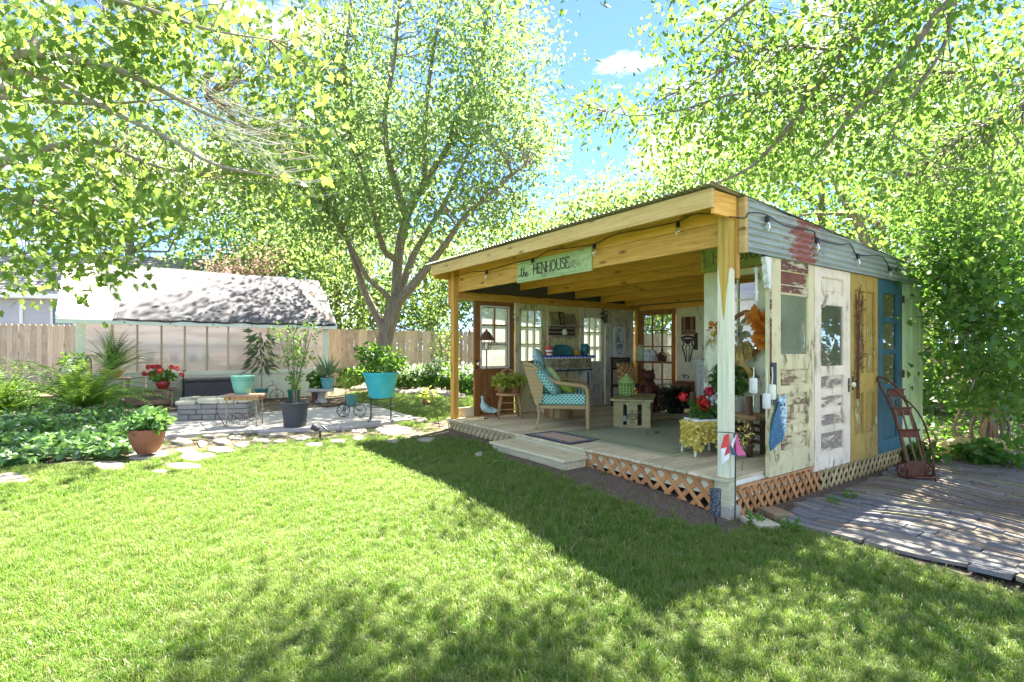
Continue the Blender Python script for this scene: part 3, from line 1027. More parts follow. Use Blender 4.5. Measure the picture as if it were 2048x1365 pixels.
e3 = door((2.17, lw, zl), 0, 0.84, 2.06,
          [(0.10, 0.38, 0.2, 0.85, 'p'), (0.46, 0.74, 0.2, 0.85, 'p'), (0.10, 0.74, 1.0, 1.90, 'p')], 'd_yel')
e4 = door((3.03, lw, zl), 0, 0.70, 2.06,
          [(0.10, 0.60, 0.12, 0.45, 'p'), (0.10, 0.60, 0.53, 0.82, 'p'), (0.10, 0.60, 0.92, 1.83, 'g', 3, 3, 'glass_dirty')], 'd_grey')
e5 = door((3.75, lw, zl), 0, 0.88, 2.06,
          [(0.12, 0.42, 0.15, 0.80, 'p'), (0.5, 0.78, 0.15, 0.80, 'p'), (0.12, 0.78, 0.95, 1.88, 'p')], 'd_grey')
MB().box(0.13, 0.49, lw, lw + 0.03, DZ, DZ + 0.17).build('kick_board', M['rim'], hh, bevel=0.003)
# back wall: french door, ivory doors
bw = HD - 0.045
f1 = door((bw, 4.10, zl), R(90), 0.96, 2.02, [(0.10, 0.86, 0.20, 1.92, 'g', 3, 5)], 'brown', label='brown french door of fifteen panes')
knob(f1, 0.05, 0.95, 'ivory')
f2 = door((bw, 3.26, zl), R(90), 0.82, 2.02, [(0.12, 0.70, 0.15, 0.75, 'p'), (0.12, 0.70, 0.92, 1.90, 'p')], 'd_ivory')
f3 = door((bw, 2.42, zl), R(90), 0.82, 2.02, [(0.12, 0.70, 0.15, 0.75, 'p'), (0.12, 0.70, 0.92, 1.90, 'p')], 'd_yg')
f4 = door((bw, 1.50, zl), R(90), 0.88, 2.02, [(0.12, 0.76, 0.15, 0.75, 'p'), (0.12, 0.76, 0.92, 1.90, 'p')], 'd_white')
f5 = door((bw, 0.05, zl), R(90), 1.42, 2.02, [(0.12, 0.66, 0.15, 1.85, 'p'), (0.76, 1.30, 0.15, 1.85, 'p')], 'd_ivory')
MB().box(HD - 0.02, HD + 0.005, 0.02, HW - 0.05, 2.405, roof_z(HD) - 0.02).build('gable_board', M['grey_wood'], hh)

# inner wall of one white window door at the back of the porch nook, with a painted sign board above it
NS = 1.50
g1_ = door((NS + 0.035, 0.46, zl), R(90), 0.81, 2.13, [(0.12, 0.60, 1.17, 2.06, 'g', 2, 3), (0.14, 0.68, 0.14, 0.50, 'p'), (0.14, 0.68, 0.60, 0.98, 'p')], 'white_green',
           label='white window door at the back of the porch nook')
MB().box(NS, NS + 0.03, 0.0, 0.455, zl, 2.5).build('nook_board', M['white_green'], hh)
hx = 0.70
hnd = MB().tube([(hx, 0, 0.98), (hx, -0.03, 0.95), (hx - 0.004, -0.05, 0.85), (hx, -0.03, 0.76), (hx, 0, 0.73)], [0.014, 0.015, 0.013, 0.015, 0.014], 8)
hnd.prism([(hx - 0.03, 1.15), (hx, 1.23), (hx + 0.03, 1.15), (hx, 1.07)], (0, -0.004, 0), (1, 0, 0), (0, 0, 1), 0.008)
hnd.prism([(hx - 0.025, 0.69), (hx + 0.025, 0.69), (hx + 0.032, 0.98), (hx, 1.03), (hx - 0.032, 0.98)], (0, -0.003, 0), (1, 0, 0), (0, 0, 1), 0.006)
hnd.build('door_handle', plain('old_bronze', (0.12, 0.11, 0.07), 0.5, 0.5), g1_, smooth='auto')
# corbel on the edge of the first door
corb = [(0, 0), (0.10, 0), (0.10, -0.04), (0.075, -0.07), (0.085, -0.12), (0.06, -0.17), (0.07, -0.21), (0.04, -0.26), (0.05, -0.29), (0, -0.31)]
MB().prism([(p[0] - 0.0, p[1]) for p in corb], (0.594, -0.045, 2.43), (-1, 0, 0), (0, 0, 1), 0.05).build('corbel', M['white_paint'], hh, bevel=0.004)
sp_ = MB().lathe([(0.0, 0), (0.03, 0.02), (0.022, 0.05), (0.014, 0.07), (0.014, 0.24), (0.022, 0.26), (0.014, 0.28), (0.014, 0.34)], 10)
sp_.build('spindle', M['white_paint'], hh, (0.56, 0.06, 2.36), (R(180), 0, 0), smooth='auto')
# ------------------------------------------------------------------ patio, stones, shingle path
stone_m = plain('flagstone', (0.31, 0.275, 0.225), 0.9, var=0.22, bump=0.5, scale=9)
slab_m = plain('patio_slab', (0.42, 0.385, 0.36), 0.9, var=0.14, bump=0.35, scale=7)


def gpoly(px_list, z=None):
    return [(on_z(x, y, z) if z is not None else on_ground(x, y)) for (x, y) in px_list]


def slab(mb, pts, z0, z1, inset=0.012):
    n = len(pts)
    c = sum((Vector((p.x, p.y, 0)) for p in pts), Vector()) / n
    lo = [(p.x, p.y, z0) for p in pts]
    mid = [(p.x, p.y, z1 - inset) for p in pts]
    hi = []
    for p in pts:
        d = (c - Vector((p.x, p.y, 0)))
        d = d.normalized() * inset
        hi.append((p.x + d.x, p.y + d.y, z1))
    fs = [tuple(2 * n + k for k in range(n))]
    for k in range(n):
        k2 = (k + 1) % n
        fs += [(k, k2, n + k2, n + k), (n + k, n + k2, 2 * n + k2, 2 * n + k)]
    return mb.add(lo + mid + hi, fs)


patio = MB().box(-0.05, 0.05, -0.05, 0.05, -0.02, -0.01).build('patio', slab_m, None, (-4.6, 9.5, 0.28))
patio['kind'] = 'structure'
# the patio slabs: rows along the greenhouse, joints between
GA = Vector((-5.01, 14.28, 0))
GB = GA - U * 5.25       # foot of the greenhouse front, right and left
outline = [(270, 884), (345, 871), (470, 862), (600, 858), (705, 853), (838, 836), (750, 812), (697, 797), (650, 789), (360, 803), (120, 816), (60, 850)]
op = [on_z(x, y, PZ) for (x, y) in outline]
o2 = [((p - Vector((GA.x, GA.y, 0))).dot(U), (p - Vector((GA.x, GA.y, 0))).dot(V)) for p in op]


def clip_to(poly, clip):
    """clip convex-ish poly by a rectangle cell"""
    x0, x1, y0, y1 = clip
    return clip_poly(poly, x0, x1, y0, y1)


cell_x = np.arange(-7.0, 3.2, 1.22)
row = 0
y_ = -7.5
while y_ < 0.3:
    dy = 1.22
    for x_ in cell_x + (0.6 if row % 2 else 0):
        q = clip_to(list(o2), (x_ + 0.006, x_ + 1.214, y_ + 0.006, y_ + dy - 0.006))
        if len(q) < 3: continue
        area = abs(sum(q[i - 1][0] * q[i][1] - q[i][0] * q[i - 1][1] for i in range(len(q)))) / 2
        if area < 0.03: continue
        w3 = [Vector((GA.x, GA.y, 0)) + U * a + V * b for a, b in q]
        cw = sum((Vector(p) for p in w3), Vector()) / len(w3)
        dz = random.uniform(-0.003, 0.003)
        mb = slab(MB(), [Vector((p.x - cw.x, p.y - cw.y, 0)) for p in w3], -0.10, 0.0, 0.006)
        mb.build('paving_slab', slab_m, patio, (cw.x + 4.6, cw.y - 9.5, PZ + dz - 0.28))
    row += 1
    y_ += dy

stone_path = MB().box(-0.03, 0.03, -0.03, 0.03, -0.05, -0.04).build('stone_path', stone_m, None, (-3.5, 7.6, 0.2))
stone_path['kind'] = 'structure'
stones = [  # x0, x1, y0, y1 in the photograph
    (176, 262, 922, 945), (252, 343, 898, 922), (342, 389, 878, 892), (347, 394, 895, 907), (357, 417, 905, 924), (398, 456, 861, 878),
    (422, 463, 877, 892), (457, 490, 862, 871), (455, 497, 873, 881), (543, 580, 858, 873), (577, 627, 869, 884), (393, 415, 881, 895),
    (742, 836, 849, 872), (812, 856, 834, 847), (832, 872, 876, 885), (820, 838, 868, 877), (-40, 66, 949, 973), (412, 453, 894, 907), (322, 405, 926, 941),
    (500, 541, 876, 888), (468, 500, 885, 896), (640, 668, 852, 862), (700, 738, 856, 868), (514, 545, 862, 872), (948, 968, 906, 914), (985, 1000, 922, 929),
    (770, 800, 878, 888), (440, 470, 896, 906), (520, 560, 862, 874), (600, 640, 856, 867), (395, 430, 908, 918), (300, 335, 942, 950), (545, 575, 880, 889), (610, 650, 886, 895), (700, 735, 872, 881), (350, 375, 868, 876), (430, 460, 866, 874), (660, 690, 880, 889), (290, 330, 872, 884), (-60, 20, 925, 942)]
for (x0, x1, y0, y1) in stones:
    pts = []
    n = random.choice((6, 7, 8, 9))
    ph = random.uniform(0, 6)
    for k in range(n):
        a = -2 * math.pi * (k + random.uniform(-.28, .28)) / n + ph
        sx, sy = math.cos(a), math.sin(a)
        sq = 1 / max(abs(sx), abs(sy)) ** 0.45 * random.uniform(0.72, 1.12)
        pts.append(on_ground((x0 + x1) / 2 + (x1 - x0) / 2 * sx * sq * 0.98, (y0 + y1) / 2 - (y1 - y0) / 2 * sy * sq * 0.98))
    c = sum(pts, Vector()) / n
    q = [p - c for p in pts]
    if sum(q[i - 1].x * q[i].y - q[i].x * q[i - 1].y for i in range(n)) < 0: q.reverse()
    mb = slab(MB(), [Vector((p.x, p.y, 0)) for p in q], -0.05, 0.016 + random.uniform(-0.008, 0.008), 0.010)
    mb.build('stone', stone_m, stone_path, (c.x + 3.5, c.y - 7.6, c.z - 0.2), (random.uniform(-.03, .03), random.uniform(-.03, .03), 0))
# edging stones of the bed along the fence
for k in range(13):
    px = 715 + k * 17 + random.uniform(-4, 4)
    p = on_z(px, 777 + k * 0.9 + random.uniform(-2, 2), 0.36)
    w, h = random.uniform(0.16, 0.3), random.uniform(0.09, 0.16)
    mb = MB().ball((0, 0, 0), 1, 8, 5, (w, w * 0.7, h))
    mb.v = [(v[0] + random.uniform(-.03, .03), v[1] + random.uniform(-.03, .03), v[2] + random.uniform(-.02, .02)) for v in mb.v]
    mb.build('stone', stone_m, stone_path, (p.x + 3.5, p.y - 7.6, gz(p.x, p.y) + h * 0.3 - 0.2), smooth='auto')

# shingle path beside the henhouse
sh_mats = []
for i, c in enumerate(((0.165, 0.165, 0.17), (0.205, 0.19, 0.17), (0.19, 0.16, 0.125), (0.24, 0.225, 0.20), (0.22, 0.205, 0.13))):
    sh_mats.append(plain('asphalt_shingle_%d' % i, c, 0.95, var=0.25, bump=0.8, scale=70, spec=0.15))
path = MB().box(-0.03, 0.03, -0.03, 0.03, -0.06, -0.05).build('shingle_path', sh_mats[0], None, (CORNER.x, CORNER.y, 0), (0, 0, ROT))
path['kind'] = 'structure'


def wave(s, t):
    return 0.020 * math.sin(s * 2.3 + t * 1.1) + 0.020 * math.sin(t * 2.9 - s * 1.7 + 1) + 0.010 * math.sin(t * 6.1 + s * 2.2) + 0.032


row_d = 0.125
s_ = 0.30
row = 0
while s_ < 6.2:
    t = -0.16 - 0.1 * random.random() - (0.06 if row < 4 else 0)
    tend = -1.95 - 0.42 * s_ if s_ < 2.2 else -3.0
    tend = max(tend, -3.0)
    while t > tend:
        L_ = random.choice((0.22, 0.33, 0.45, 0.66, 0.95)) * random.uniform(0.85, 1.1)
        nseg = max(2, int(L_ / 0.11))
        vs_, fs_ = [], []
        yaw = random.uniform(-0.035, 0.035)
        js = random.uniform(-0.03, 0.03)
        lift = random.uniform(0.0, 0.02)
        dep = row_d + 0.075
        for k in range(nseg + 1):
            tt = -L_ * k / nseg
            for (ds, up, dn) in ((0.0, 0.016 + lift, 0.022 + lift), (dep, 0.003, 0.006)):
                ss = ds + js + yaw * tt + 0.02 * math.sin(3.1 * (t + tt) + 0.9 * s_) + 0.012 * math.sin(7.0 * (t + tt) + 2.0 * s_)
                z = wave(s_ + ds, t + tt) + up
                vs_ += [(ss, tt, z), (ss, tt, z - dn)]
        for k in range(nseg):
            a = k * 4
            fs_ += [(a, a + 4, a + 6, a + 2), (a + 1, a + 3, a + 7, a + 5), (a, a + 1, a + 5, a + 4), (a + 2, a + 6, a + 7, a + 3)]
        fs_ += [(0, 2, 3, 1), (nseg * 4, nseg * 4 + 1, nseg * 4 + 3, nseg * 4 + 2)]
        mi = random.choices(range(5), (5, 4, 2, 1, 0.3) if s_ < 1.6 else ((1, 3, 4, 2, 3) if s_ < 3 else (1, 2, 5, 3, 4)))[0]
        MB().add(vs_, fs_).build('shingle', sh_mats[mi], path, (s_, t, 0))
        t -= L_ + random.uniform(0.004, 0.022)
    s_ += row_d
    row += 1
for (x, y, w, d, m, r) in ((1519, 1041, 0.30, 0.20, plain('pale_paver', (0.50, 0.45, 0.33), 0.9, bump=0.5), 0.75), (1551, 1022, 0.26, 0.20, plain('brown_paver', (0.26, 0.19, 0.11), 0.9, bump=0.5), 0.85)):
    p = on_z(x, y, 0.05)
    s, t = W2L(p)
    MB().box(-w / 2, w / 2, -d / 2, d / 2, -0.03, 0.03).build('paver', m, path, (s, t, 0.025), (0.02, 0.03, 1.57 - ROT + 0.15), bevel=0.008)

# ------------------------------------------------------------------ fence of dog-eared boards
fpts = [Vector((-17.0, 14.2, 0)), Vector((-13.5, 15.1, 0)), Vector((-4.4, 17.5, 0)), Vector((1.2, 18.6, 0)), Vector((6.5, 19.6, 0))]
fence = empty('board_fence', (fpts[2].x, fpts[2].y, 0), 0, 'tall cedar privacy fence of dog eared boards behind the greenhouse and garden bed', 'fence')
bw_ = 0.142
poly = [(-bw_ / 2 + .003, 0), (bw_ / 2 - .003, 0), (bw_ / 2 - .003, 1.83), (bw_ / 2 - .03, 1.87), (-bw_ / 2 + .03, 1.87), (-bw_ / 2 + .003, 1.83)]
fmesh = [MB().prism(poly, (0, 0, 0), (1, 0, 0), (0, 0, 1), 0.018).mesh('fence_board', M['fence']) for _ in range(2)]
nb_ = 0
for a, b in zip(fpts[:-1], fpts[1:]):
    L_ = (b - a).length
    d = (b - a).normalized()
    rz = math.atan2(d.y, d.x)
    n = int(L_ / (bw_ - 0.002)) + 1
    for k in range(n):
        p = a + d * (k + 0.5) * (L_ / n)
        z = gz(p.x, p.y) - 0.02 + random.uniform(-0.004, 0.004)
        nrm = Vector((d.y, -d.x, 0)) * random.uniform(0.0, 0.008)
        link('fence_board', fmesh[0], fence, (p.x - fpts[2].x + nrm.x, p.y - fpts[2].y + nrm.y, z), (0, random.uniform(-.003, .003), rz + random.uniform(-.02, .02)))
    for zz in (0.35, 1.0, 1.6):
        q = Vector((-d.y, d.x, 0)) * 0.035
        MB().bar(a - fpts[2] + q + Vector((0, 0, gz(a.x, a.y) + zz)), b - fpts[2] + q + Vector((0, 0, gz(b.x, b.y) + zz)), 0.04, 0.09).build('rail', M['fence'], fence)

# ------------------------------------------------------------------ greenhouse
GROT = ROT
gh = empty('greenhouse', (GB.x, GB.y, PZ), GROT, 'low greenhouse with translucent panels, pale green siding and dark shade cloth on its roof', 'greenhouse')
GL = (GA - GB).length                                            # 5.5 m
poly_m = NT('polycarbonate')
pv = poly_m.coords((0.5, 3, 40), False)
pnz = poly_m.noise(pv, 0.6, 4, 0.6)
sx_ = poly_m.noise(poly_m.coords((0.6, 0.6, 4.5), False), 1.0, 3, 0.5)
pc = poly_m.ramp(sx_, [(0.35, (0.62, 0.52, 0.46)), (0.5, (0.76, 0.70, 0.65)), (0.65, (0.80, 0.78, 0.76))])
df = poly_m.n('BsdfDiffuse', Color=pc)
tl = poly_m.n('BsdfTranslucent', Color=pc)
tp = poly_m.n('BsdfTransparent', Color=(0.9, 0.88, 0.86))
gl = poly_m.n('BsdfGlossy', Roughness=0.15)
m1 = poly_m.n('MixShader', i0=0.55, i1=df.outputs[0], i2=tl.outputs[0])
m2 = poly_m.n('MixShader', i0=0.16, i1=m1.outputs[0], i2=tp.outputs[0])
m3 = poly_m.n('MixShader', i0=0.05, i1=m2.outputs[0], i2=gl.outputs[0])
poly_m.t.links.new(m3.outputs[0], poly_m.out.inputs[0])
M['polyc'] = poly_m.m
GD = 3.4                                                         # depth of the house
WT = 2.06                                                        # wall height
MB().box(0, GL, 0.02, GD, -0.15, 0.0).build('plinth', M['green_siding'], gh)
sid = MB()
x = 0.0
while x < GL - 0.01:
    x1 = min(x + 0.40, GL)
    sid.box(x + 0.004, x1 - 0.004, 0.0, 0.02, 0.03, 0.66)
    x = x1
sid.build('siding', M['green_siding'], gh)
MB().box(-0.02, GL + 0.02, -0.03, 0.03, 0.665, 0.76).build('sill', M['green_trim'], gh, bevel=0.004)
MB().box(-0.02, GL + 0.02, -0.01, 0.05, WT - 0.12, WT).build('top_rail', M['green_trim'], gh, bevel=0.004)
MB().box(-0.03, 0.13, -0.012, 0.03, 0.762, WT - 0.122).build('corner_post', M['green_trim'], gh, bevel=0.003)
MB().box(GL - 0.12, GL + 0.03, -0.012, 0.03, 0.762, WT - 0.122).build('corner_post', M['green_trim'], gh, bevel=0.003)
nst = 10
stm = MB().box(-0.02, 0.02, 0.0, 0.035, 0.762, WT - 0.122).mesh('stud', wood('pale_stud', (0.44, 0.34, 0.20), (0.62, 0.52, 0.34), 'z', knots=False), bevel=0.002)
pxs = [254, 265, 316, 363, 408, 453, 495, 537, 578, 613]
xs_ = [0.13 + (GL - 0.25) * (k + 1) / (nst + 1) for k in range(nst)]
for x in xs_: link('stud', stm, gh, (x, 0, 0))
edges = [0.13] + xs_ + [GL - 0.12]
for a, b in zip(edges[:-1], edges[1:]):
    MB().add([(a, 0.036, 0.762), (b, 0.036, 0.762), (b, 0.036, WT - 0.122), (a, 0.036, WT - 0.122)], [(0, 1, 2, 3)]).build('panel', M['polyc'], gh)
# shelves and pots seen dimly through the panels
for z in (0.95, 1.45):
    MB().box(0.3, GL - 0.3, 0.15, 0.55, z, z + 0.03).build('shelf', M['bench'], gh)
for k in range(12):
    x = 0.4 + k * 0.42 + random.uniform(-.1, .1)
    r_ = random.uniform(0.07, 0.13)
    MB().lathe([(r_ * 0.7, 0), (r_, 0.2)], 10).build('shelf_pot', random.choice((M['terra'], M['white_paint'], M['grey_plastic'], M['pot_leaf'])), gh, (x, 0.32, random.choice((0.98, 1.48))))
# end walls, back wall, roof
RZ = 3.34                                                        # ridge above the patio
RY = 1.70
for x in (0.0, GL):
    MB().prism([(0, 0), (GD, 0), (GD, WT), (RY, RZ - 0.06), (0, WT)], (x, 0, 0), (0, 1, 0), (0, 0, 1), 0.02).build('end_wall', M['polyc'], gh)
MB().box(0, GL, GD - 0.02, GD, 0, WT).build('back_wall', M['polyc'], gh)
OV = 0.17


def roof_pt(x, f, up=0.0):
    """f 0 at the front eave, 1 at the ridge"""
    y = -OV + (RY + OV) * f
    z = WT + 0.02 - 0.16 + (RZ - WT + 0.14) * f
    return (x, y, z + up)


wl_ = plain('white_polycarbonate_roof', (0.80, 0.82, 0.82), 0.35, var=0.03)
ro = MB()
n = 12
vs_, fs_ = [], []
for x in (-0.28, GL + 0.22):
    pass
mb = MB().add([roof_pt(-0.32, 0), roof_pt(GL + 0.18, 0), roof_pt(GL + 0.18, 1), roof_pt(-0.32, 1),
               roof_pt(-0.32, 0, -0.02), roof_pt(GL + 0.18, 0, -0.02), roof_pt(GL + 0.18, 1, -0.02), roof_pt(-0.32, 1, -0.02)],
              [(0, 1, 2, 3), (4, 7, 6, 5), (0, 4, 5, 1), (1, 5, 6, 2), (2, 6, 7, 3), (3, 7, 4, 0)])
mb.build('roof', M['polyc'], gh)
mb = MB().add([(-0.32, RY, RZ - 0.001), (GL + 0.18, RY, RZ - 0.001), (GL + 0.18, GD + 0.15, WT - 0.06), (-0.32, GD + 0.15, WT - 0.06)], [(0, 1, 2, 3)])
mb.build('roof', M['polyc'], gh)
e0, e1_ = roof_pt(-0.34, 0, -0.055), roof_pt(GL + 0.20, 0, -0.055)
MB().bar(e0, e1_, 0.025, 0.09).build('eave_board', M['white_trim'], gh)
MB().bar(roof_pt(GL + 0.19, 0, -0.03), roof_pt(GL + 0.19, 1, -0.03), 0.03, 0.08).build('rake_board', M['white_trim'], gh)
MB().bar(roof_pt(-0.33, 0, -0.03), roof_pt(-0.33, 1, -0.03), 0.03, 0.08).build('rake_board', M['white_trim'], gh)
# shade cloth sagging over the front slope
cl = NT('shade_cloth')
cv = cl.coords((1, 1, 1), False)
cn = cl.noise(cv, 3.0, 5, 0.6)
cm = cl.n('TexWave', {'wave_type': 'BANDS'}, Vector=cv, Scale=60.0)
cc = cl.ramp(cn, [(0.3, (0.07, 0.067, 0.082)), (0.7, (0.13, 0.124, 0.142))])
cb = cl.n('BsdfPrincipled', Base_Color=cc, Roughness=0.6, Normal=cl.bump(cl.math('ADD', cn, cl.math('MULTIPLY', cm, 0.2)), 0.5, 0.03))
cb.inputs['Specular IOR Level'].default_value = 0.35
ctp = cl.n('BsdfTransparent', Color=(1, 1, 1))
cms = cl.n('MixShader', i0=0.06, i1=cb.outputs[0], i2=ctp.outputs[0])
cl.t.links.new(cms.outputs[0], cl.out.inputs[0])
nx, nf = 60, 14
vs_, fs_ = [], []
for j in range(nf + 1):
    f = 0.01 + 0.985 * j / nf
    xa = 0.62 - 0.30 * f + 0.10 * math.sin(f * 5)
    xb = GL + 0.14 - 0.62 * math.sin(f * math.pi / 2) ** 0.8 + 0.04
    for i in range(nx + 1):
        x = xa + (xb - xa) * i / nx
        w = 0.010 * math.sin(x * 6 + f * 3) * (1 - f) + 0.012 * math.sin(x * 2.1 + 4 * f) + 0.02
        fe = f - (0.016 * (1 + math.sin(x * 2.4)) if j == 0 else 0)
        vs_.append(roof_pt(x, fe, w + 0.006))
for j in range(nf):
    for i in range(nx):
        a = j * (nx + 1) + i
        fs_.append((a, a + 1, a + nx + 2, a + nx + 1))
MB().add(vs_, fs_).build('shade_cloth', cl.m, gh, smooth=True)
vs_ = [roof_pt(0.6 + (GL - 0.45) * i / 30, -0.008 + 0.006 * math.sin(i * 1.7), 0.012 + 0.010 * math.sin(i * 0.9)) for i in range(31)]
MB().tube(vs_, 0.024, 6).build('cloth_hem', M['black'], gh)
for x in (0.75, 1.6, 2.45, 3.3, 4.15, 5.0):
    a = roof_pt(x, 0.012, 0.02)
    MB().tube([a, (x + 0.06, -OV - 0.02, WT - 0.2), (x + 0.18, -0.02, WT - 0.25)], 0.009, 5).build('tie_cord', M['black'], gh)

# ------------------------------------------------------------------ neighbour's house beyond the fence
nh = empty('neighbour_house', (-20.5, 21.5, 0.95), 0.30, 'grey sided bungalow with a shingled roof behind the fence on the left', 'house')
sidm = plain('grey_lap_siding', (0.46, 0.47, 0.50), 0.7, var=0.06)
mb = MB()
for k in range(16):
    z = 0.0 + k * 0.19
    mb.add([(-6, 0.0, z), (9.0, 0.0, z), (9.0, -0.018, z), (-6, -0.018, z), (-6, 0, z + 0.19), (9.0, 0, z + 0.19)], [(3, 2, 5, 4), (0, 1, 2, 3)])
mb.box(-6, 9.0, 0.005, 8, 0, 3.04)
mb.build('wall', sidm, nh)
rf = MB()
for k in range(16):
    f0, f1 = k / 16, (k + 1) / 16
    y0, y1 = -0.6 + 4.6 * f0, -0.6 + 4.6 * f1
    z0, z1 = 2.85 + 2.4 * f0, 2.85 + 2.4 * f1
    rf.add([(-6.5, y0, z0 + .03), (9.4, y0, z0 + .03), (9.4, y1, z1 + .005), (-6.5, y1, z1 + .005), (-6.5, y0, z0), (9.4, y0, z0)], [(0, 1, 2, 3), (4, 5, 1, 0)])
rf.add([(-6.5, 4.0, 5.25), (9.4, 4.0, 5.25), (9.4, 8.6, 2.85), (-6.5, 8.6, 2.85)], [(0, 1, 2, 3)])
rf.build('roof', plain('grey_roof_shingle', (0.20, 0.19, 0.20), 0.9, var=0.2, scale=20), nh)
MB().box(-6.5, 9.4, -0.62, -0.59, 2.68, 2.87).build('fascia', M['white_trim'], nh)
MB().box(-6.5, 9.4, -0.59, 0.0, 2.66, 2.69).build('soffit', M['white_trim'], nh)
wn_ = MB()
for (x0, x1, z0, z1) in ((1.35, 1.43, 1.25, 2.6), (2.92, 3.00, 1.25, 2.6), (2.13, 2.22, 1.33, 2.52), (1.43, 2.92, 1.25, 1.33), (1.43, 2.92, 2.52, 2.6)):
    wn_.box(x0, x1, -0.05, -0.019, z0, z1)
wf = wn_.build('window', M['white_trim'], nh)
pm_ = MB().add([(1.43, -0.024, 1.33), (2.13, -0.024, 1.33), (2.13, -0.024, 2.52), (1.43, -0.024, 2.52)], [(0, 1, 2, 3)])
dkg = plain('dark_window', (0.03, 0.035, 0.03), 0.08, spec=0.8)
pm_.build('pane', dkg, wf)
MB().add([(2.22, -0.024, 1.33), (2.92, -0.024, 1.33), (2.92, -0.024, 2.52), (2.22, -0.024, 2.52)], [(0, 1, 2, 3)]).build('pane', dkg, wf)
MB().box(0.3, 0.42, -0.06, 0.0, 0, 3.0).build('downpipe', M['white_trim'], nh)
# ------------------------------------------------------------------ trees
def limb(mb, pts, r0, r1, n=8, seg=5):
    c = bez(pts, seg)
    m = len(c)
    rs = [r0 + (r1 - r0) * (i / (m - 1)) ** 0.8 for i in range(m)]
    mb.tube(c, rs, n)
    return c


def wiggle(a, b, k, amp):
    a, b = Vector(a), Vector(b)
    L_ = (b - a).length
    return [a + (b - a) * (i / k) + (Vector((random.gauss(0, 1), random.gauss(0, 1), random.gauss(0, 1))) * amp * L_ if 0 < i < k else Vector()) for i in range(k + 1)]


def crown(tree, centres, per, sigma, size, mat, shape, droop=-0.5, flat=0.7, name='foliage', jit=0.35, nparts=0, part_near=None):
    """leaves scattered round many twig centres (N,3)"""
    centres = np.asarray(centres)
    n = len(centres)
    cnt = rng.poisson(per, n)
    idx = np.repeat(np.arange(n), cnt)
    pos = centres[idx] + rng.normal(size=(len(idx), 3)) * np.array(sigma)
    sz = size * (1 + rng.uniform(-jit, jit, len(idx)))
    # leaves of one twig hang roughly the same way
    ax = rand_dirs(n, droop)[idx] * 0.6 + rand_dirs(len(idx), droop)
    if nparts:
        d = np.linalg.norm(pos - np.array([0, 0, EYE]), axis=1)
        px = pos[:, 0] / np.maximum(pos[:, 1], 0.1) * FPX + CX
        py = HY - (pos[:, 2] - EYE) / np.maximum(pos[:, 1], 0.1) * FPX
        vis = (px > 10) & (px < 2040) & (py > 5) & (pos[:, 1] > 0.5)
        order = np.argsort(np.where(vis, d, 1e6))[:nparts]
        keep = np.ones(len(pos), bool)
        keep[order] = False
        tv, tf = _tmpl(shape)
        me = np_mesh('leaf', tv, tf, mat)
        for i in order:
            a = Vector(ax[i]).normalized()
            b = Vector((random.gauss(0, .5), random.gauss(0, .5), 1)).cross(a).normalized()
            c = a.cross(b)
            o = link('leaf', me, tree)
            mtx = Matrix((a, b, c)).transposed().to_4x4()
            o.rotation_euler = mtx.to_euler()
            s_ = float(sz[i])
            o.scale = (s_, s_, s_)
            o.location = Vector(pos[i]) - tree.location
        pos, sz, ax = pos[keep], sz[keep], ax[keep]
    o = leaves_obj(name, pos - np.array(tree.location), sz, mat, tree, shape, droop, flat, 'stuff', ax)
    return o


def nearest(pts, c):
    return min(pts, key=lambda p: (p - c).length_squared)


# --- the ash in the middle, forking low in front of the fence
AY = 15.4
ash = empty('ash_tree', on_z(764, 778, 0.36), 0, 'tall many stemmed tree with furrowed bark leaning over the garden bed behind the turquoise pot', 'tree')


def A(px, py, d=0.0): return at(px, py, AY + d) - ash.location


tr = MB()
base = ash.location
sk = []
sk += limb(tr, [(0.05, 0, -0.15), A(765, 720), A(772, 672), A(786, 622), A(795, 596)], 0.275, 0.20, 12)
trunk_top = A(792, 604)
tr.build('trunk', M['bark'], ash, smooth=True)
lm = MB()
for pts, r0, r1 in (
        ([A(772, 668), A(757, 640, -.1), A(728, 580, -.3), A(710, 525, -.6), A(690, 470, -.9), A(650, 390, -1.3), A(615, 300, -1.6)], 0.17, 0.04),
        ([A(786, 618), A(774, 592, -.2), A(735, 555, -.5), A(710, 508, -.8), A(688, 472, -1.0), A(650, 420, -1.4), A(600, 380, -1.8)], 0.12, 0.03),
        ([A(793, 600), A(797, 513, .1), A(815, 430, .2), A(856, 354, .3), A(890, 305, .4), A(930, 210, .5), A(965, 90, .4), A(985, -60, .2)], 0.21, 0.04),
        ([A(795, 605), A(820, 578, -.3), A(858, 532, -.7), A(893, 486, -1.1), A(930, 434, -1.5), A(990, 380, -1.9), A(1050, 330, -2.1)], 0.19, 0.03),
        ([A(795, 608), A(806, 569, .3), A(826, 513, .6), A(856, 461, .9), A(888, 408, 1.2), A(928, 326, 1.5), A(960, 240, 1.7), A(1010, 120, 1.9)], 0.17, 0.03),
        ([A(797, 520), A(770, 503, -.3), A(750, 436, -.7), A(732, 370, -1.0), A(700, 270, -1.5), A(690, 150, -1.8), A(700, 20, -2.0)], 0.13, 0.03),
        ([A(812, 432), A(780, 330, -.5), A(770, 230, -.8), A(790, 110, -1.0), A(800, -40, -1.1)], 0.14, 0.03),
        ([A(850, 360), A(850, 250, .2), A(860, 150, .1), A(880, 20, 0), A(890, -80, 0)], 0.11, 0.03)):
    sk += limb(lm, pts, r0 * 0.84, r1)
lm.build('limb', M['bark'], ash, smooth=True)
cs = []
